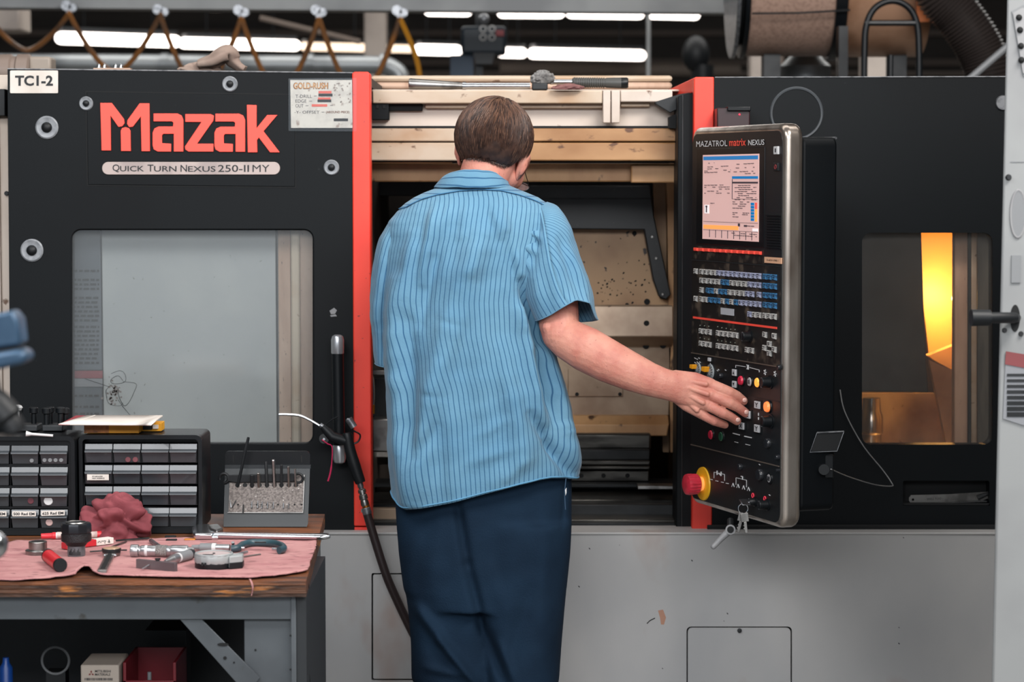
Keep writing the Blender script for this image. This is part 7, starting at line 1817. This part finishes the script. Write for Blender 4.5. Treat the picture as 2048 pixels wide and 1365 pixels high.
def disp(p, x, yy, nrm, off):
    back = nrm.y < .2
    d = off+noise.noise(Vector((x*.010, yy*.0045, 1.3)))*.006+noise.noise(Vector((x*.03, yy*.014, 7)))*.0032+noise.noise(Vector((x*.016+yy*.012, yy*.03, 3)))*.0022
    if back:
        d += foldd(x, yy)*2.7
    lowness = max(0, min(1, (yy-372)/60))
    return p+nrm*d*lowness+nrm*off*(1-lowness)
PITCH = .0112
def torso_grid(ys, na, off=0.0, a0=0.0, a1=1.0, wrap=True, uvf=None, hemfix=True):
    mb = MB(); rows = []; uvs = []
    for y in ys:
        r_ = []; pts = []
        for k in range(na if wrap else na+1):
            a_ = a0+(a1-a0)*k/na; p, x, yy = torso_pt(a_, y, hemfix=hemfix); pts.append((a_, p, x, yy))
        m_ = len(pts)
        for k in range(m_):
            a_, p, x, yy = pts[k]; pa, pb_ = pts[(k-1) % m_][1], pts[(k+1) % m_][1]
            if not wrap and k in (0, m_-1):
                pa = pts[max(0, k-1)][1]; pb_ = pts[min(m_-1, k+1)][1]
            t_ = (pb_-pa); nrm = Vector((-t_.y, t_.x, 0)).normalized()
            c_ = Vector((P((lerp_tab(TOR, min(yy, 1000))[0]+lerp_tab(TOR, min(yy, 1000))[1])/2, yy, 5.6).x, 5.605, p.z))
            if nrm.dot(p-c_) < 0:
                nrm = -nrm
            r_.append(disp(p, x, yy, nrm, off))
        rows.append(r_)
        # arc length from the middle of the back, so stripes stay evenly spaced
        mid = min(range(m_), key=lambda k: abs(((pts[k][0]) % 1)-.25)); acc = [0]*m_; s_ = 0
        for k in range(mid+1, m_):
            s_ += (pts[k][1]-pts[k-1][1]).length; acc[k] = s_
        s_ = 0
        for k in range(mid-1, -1, -1):
            s_ -= (pts[k+1][1]-pts[k][1]).length; acc[k] = s_
        for k in range(m_):
            uvs.append((acc[k]/PITCH if uvf is None else uvf(pts[k], acc[k]), y/100.0))
    mb.grid(rows, wrap=wrap); mb.uv = uvs
    return mb
SH = MB()
ys = [372+(1000-372)*((i/150)**1.12) for i in range(151)]
# seam of the wrap sits at the front (a=.75) so the stripes do not break on the back
mb = torso_grid(ys, 240, 0, -.25, .75, wrap=False)
shirt = obj('shirt', mb, 'shirt', MAN, smooth=True, solid=.0016)
# yoke across the shoulders
def yoke_y(x):
    pts = [(700, 440), (815, 415), (850, 398), (880, 390), (920, 383), (960, 380), (1000, 382), (1040, 391), (1070, 402), (1100, 418), (1130, 440), (1200, 460)]
    for (a, ya), (b, yb_) in zip(pts, pts[1:]):
        if a <= x <= b:
            return ya+(yb_-ya)*(x-a)/(b-a)
    return 400
mb = MB(); rows = []; uvs = []; nY = 9; na = 120
for j in range(nY+1):
    r_ = []
    for k in range(na+1):
        a_ = .02+.46*k/na; p0, x0, _ = torso_pt(a_, 372); y = 400
        for _i in range(6):
            p_, x_, _y = torso_pt(a_, y); y = yoke_y(x_)
        yy = 371+(y-371)*j/nY; p_, x_, y_ = torso_pt(a_, yy); c_ = Vector((P(955, yy, 5.6).x, 5.612, p_.z-.03)); nrm = (p_-c_).normalized()
        r_.append(disp(p_, x_, y_, nrm, .0045)); uvs.append((yy/11.0+.3*sin(x_*.01), x_/100))
    rows.append(r_)
mb.grid(rows); mb.uv = uvs; yk = obj('yoke', mb, 'shirt', MAN, smooth=True, solid=.0016)
mb = MB(); mb.tube(rows[-1][::2], .0011, 5); o = obj('yoke_seam', mb, mat('seam_shadow_blue', (66, 118, 156), .9), MAN); o.parent = yk
# hem stitching band
hem = []
for k in range(0, 241, 2):
    a_ = -.25+k/240; p, x, yy = torso_pt(a_, 996); c_ = Vector((p.x*.5+P(960, yy, 5.6).x*.5, 5.606, p.z)); nrm = (p-Vector((P(965, yy, 5.6).x, 5.606, p.z))).normalized(); hem.append(disp(p, x, yy, nrm, .0010))
mb = MB(); mb.tube(hem[:-1], .0018, 6, closed=True); o = obj('shirt_hem', mb, mat('hem_blue', (92, 146, 180), .9), MAN); o.parent = shirt
# sleeves
def sleeve(name, st, hemf, folds, nseg=60, pitch=PITCH, seedo=0.0):
    """st: (xl,yl,xr,yr,Yc,hd) stations; ring lies in the plane through left and right points"""
    mb = MB(); rows = []; uvs = []; N = len(st)
    for j in range((N-1)*10+1):
        t = j/10; i0 = min(int(t), N-2); f_ = t-i0; a = st[i0]; b = st[i0+1]
        pm = st[max(i0-1, 0)]; pn = st[min(i0+2, N-1)]
        v = [.5*((2*q1)+(q2-q0)*f_+(2*q0-5*q1+4*q2-q3)*f_*f_+(3*q1-q0-3*q2+q3)*f_**3) for q0, q1, q2, q3 in zip(pm, a, b, pn)]
        xl, yl, xr, yr, Yc, hd = v; r_ = []; s_ = 0; last = None
        for k in range(nseg+1):
            al = -pi/2*0+2*pi*k/nseg+pi/2   # start on the far side
            c_, s2 = cos(al), -sin(al); mid = P((xl+xr)/2, (yl+yr)/2, Yc); ax = (P(xr, yr, Yc)-P(xl, yl, Yc))/2
            p = mid+ax*c_+Vector((0, -hd*sin(al), 0)); p0_ = p
            tt = t/(N-1); yv = hemf(c_, sin(al), tt); p = p+Vector((0, 0, yv))
            nrm = (ax.normalized()*c_+Vector((0, -sin(al), 0))).normalized()
            x_, y_ = PX(p); d = noise.noise(p*14+Vector((seedo, 0, 0)))*.004+noise.noise(p*36)*.0018
            if nrm.y < .3:
                d += foldd(x_, y_, folds)*1.5
            p = p+nrm*d
            if last is not None:
                s_ += (p0_-last).length
            last = p0_; r_.append(p); uvs.append((s_/pitch, t))
        rows.append(r_)
    mb.grid(rows); mb.uv = uvs
    return obj(name, mb, 'shirt', MAN, smooth=True, solid=.0018), rows
RS = [(1066, 418, 1094, 404, 5.585, .030), (1050, 440, 1118, 414, 5.58, .058), (1042, 472, 1138, 446, 5.565, .070), (1040, 512, 1153, 486, 5.55, .074), (1042, 552, 1166, 530, 5.535, .075), (1054, 600, 1181, 588, 5.52, .074), (1073, 641, 1197, 639, 5.505, .072)]
def rhem(c_, s_, t):                          # near side of the cuff rides up
    return (.050*max(0, s_)**.7*max(0, min(1, (c_+1)*.8))*max(0, min(1, (.97-c_)*4))-.010*max(0, -s_))*max(0, (t-.55)/.45)**1.5
RF = [(1050, 450, 1072, 478, 8, .010), (1046, 478, 1066, 506, 7, .009), (1058, 430, 1078, 462, 7, -.008), (1047, 500, 1058, 540, 6, .006), (1080, 430, 1060, 540, 10, -.008), (1100, 470, 1120, 600, 16, .006), (1072, 560, 1085, 630, 12, .005), (1120, 480, 1165, 600, 10, -.006), (1056, 465, 1076, 492, 5, -.007), (1066, 420, 1052, 452, 6, .006), (1140, 500, 1180, 600, 9, .005)]
rs_, rrows = sleeve('sleeve', RS, rhem, RF, seedo=4)
LS = [(800, 418, 830, 408, 5.59, .030), (772, 452, 838, 425, 5.60, .055), (754, 500, 826, 480, 5.605, .062), (744, 555, 812, 550, 5.61, .064), (741, 620, 800, 620, 5.615, .064), (744, 680, 796, 684, 5.62, .062), (750, 727, 792, 735, 5.625, .058)]
ls_, lrows = sleeve('sleeve', LS, lambda c_, s_, t: 0, [(770, 480, 752, 640, 10, .006), (765, 600, 770, 720, 8, -.005)], seedo=9)
for rw, par in ((rrows[-1], rs_), (lrows[-1], ls_)):
    mb = MB(); mb.tube(rw[:-1], .0014, 5, closed=True); o = obj('cuff_edge', mb, 'shirt', MAN); o.parent = par
mb = MB(); mb.tube([p+Vector((0, -.0012, 0)) for p in [P(x, y, 5.474) for x, y in ()]] or [P(1072, 600, 5.60), P(1074, 602, 5.60)], .0005, 4)
# armhole seam, deep crease
# collar: stand and turned fold
def ring_pt(cx_, cy_, hx, hyb, hyf, Yc, hd, k, n):
    al = 2*pi*k/n; c_, s_ = cos(al), sin(al); x = cx_+hx*c_; y = cy_+(-hyb if s_ < 0 else hyf)*abs(s_)
    p = P(x, y, Yc); return Vector((p.x, Yc+hd*s_, P(x, y, Yc).z))
mb = MB(); rows = []; uvs = []
C_ = [(951, 366, 66, -18, 40, 5.61, .062), (950, 362, 64, 12, 34, 5.612, .066), (948, 360, 62, 22, 30, 5.613, .068), (946, 362, 65, 24, 30, 5.613, .072), (945, 368, 72, 12, 32, 5.612, .078), (945, 375, 78, -2, 34, 5.61, .083)]
nn = 72
for j, c in enumerate(C_):
    r_ = []
    for k in range(nn+1):
        p = ring_pt(*c, k, nn); p = p+Vector((0, 0, noise.noise(Vector((k*.25, j*.3, 2)))*.0022)); r_.append(p); uvs.append((j*1.15+.2*sin(k*.2)+.12, k))
    rows.append(r_)
mb.grid(rows); mb.uv = uvs; obj('collar', mb, 'shirt', MAN, smooth=True, solid=.0018, sub=1)
# ---------------------------------------------------------------- trousers
tr = MB()
def leg_rows(cxs, hd, Yo):
    rows = []
    for y, xl, xr in cxs:
        rows.append([])
        p0, p1 = P(xl, y, 5.60), P(xr, y, 5.60); c = (p0+p1)/2; hw = (p1.x-p0.x)/2
        for k in range(40):
            al = 2*pi*k/40; e = .88; rows[-1].append(Vector((c.x+math.copysign(abs(cos(al))**e, cos(al))*hw, 5.61+Yo+hd*math.copysign(abs(sin(al))**e, sin(al)), p0.z)))
    return rows
tr.grid(leg_rows([(900, 792, 1140), (960, 790, 1144), (1010, 790, 1144), (1060, 793, 1143), (1110, 797, 1141), (1180, 806, 1134), (1215, 830, 1110)], .118, 0), wrap=True, cap=True)
fz = P(960, 1365, 5.6).z
def down(xs_end, z0, z1):
    return
legL = leg_rows([(1040, 792, 960), (1100, 798, 968), (1160, 806, 976), (1220, 815, 986), (1290, 821, 998), (1365, 822, 1004)], .105, .015)
legR = leg_rows([(1040, 925, 1144), (1100, 930, 1141), (1160, 940, 1135), (1220, 950, 1129), (1290, 962, 1123), (1365, 970, 1118)], .112, -.012)
def extend(rows, dx0, dx1, w_):
    last = rows[-1]; c = sum(last, Vector())/len(last)
    for z, f_, sh in ((.38, .90, dx0*.6), (.22, .84, dx0), (.08, .82, dx1)):
        rows.append([Vector((c.x+sh+(p.x-c.x)*f_, c.y+(p.y-c.y)*f_, z)) for p in last])
extend(legL, .0, .0, 1); extend(legR, .0, .0, 1)
tr.grid(legL, wrap=True, cap=True); tr.grid(legR, wrap=True, cap=True)
tr = remesh(tr, .006, 10, 'trousers')
TF = [(915, 1010, 935, 1130, 9, -.020), (935, 1130, 965, 1250, 9, -.022), (965, 1250, 1010, 1365, 10, -.022), (835, 1215, 880, 1280, 12, .026), (880, 1280, 950, 1365, 9, .026), (850, 1240, 880, 1320, 16, -.010), (1040, 1080, 1000, 1250, 22, .006),
      (850, 1335, 920, 1350, 8, .010), (980, 1130, 1000, 1210, 14, .005), (1090, 1000, 1085, 1300, 18, .006), (1060, 1180, 1020, 1330, 14, -.007), (880, 1030, 860, 1180, 18, .006), (1130, 960, 1124, 1060, 5, -.006), (1000, 1290, 1030, 1365, 10, .010)]
for i, v in enumerate(tr.v):
    x, y = PX(v); d = noise.noise(v*9)*.006+noise.noise(v*22)*.002
    if v.y < 5.62:
        d += foldd(x, y, TF)
    tr.v[i] = v+Vector((0, -1, 0))*d
M['navy'] = mat('navy_twill', (24, 42, 60), .88, col2=(19, 34, 50), scale=5, bump=.3, bscale=300, spec=.12)
ns = len(tr.v)
trs = obj('trousers', tr, 'navy', MAN, smooth=True)
mb = MB(); mb.tube([P(1132, 958, 5.49), P(1129, 985, 5.485), P(1131, 1020, 5.485)], .0012, 5); mb2 = MB(); mb2.prism([P(x, y, 5.478) for x, y in ((1130, 980), (1133, 976), (1133, 986), (1131, 992))], (0, -.001, 0))
o = obj('pocket_edge', mb, mat('pocket_edge_blue', (44, 70, 94), .8), MAN); o.parent = trs; o = obj('pocket_lining', mb2, 'wht', MAN); o.parent = trs
# shoes
for x in (905, 1046):
    hx = P(x, 1365, 5.6).x; mb = MB(); rows = []
    for y_, w_, h_ in ((-.09, .030, .06), (-.07, .040, .085), (-.02, .042, .09), (.05, .040, .075), (.11, .048, .055), (.16, .047, .045), (.19, .030, .03)):
        rows.append([Vector((hx+w_*cos(a_), 5.61+y_, max(.001, h_*.5+h_*.5*sin(a_)))) for a_ in [2*pi*k/18 for k in range(18)]])
    mb.grid(rows, wrap=True, cap=True); obj('shoe', mb, 'rubber', MAN, smooth=True)
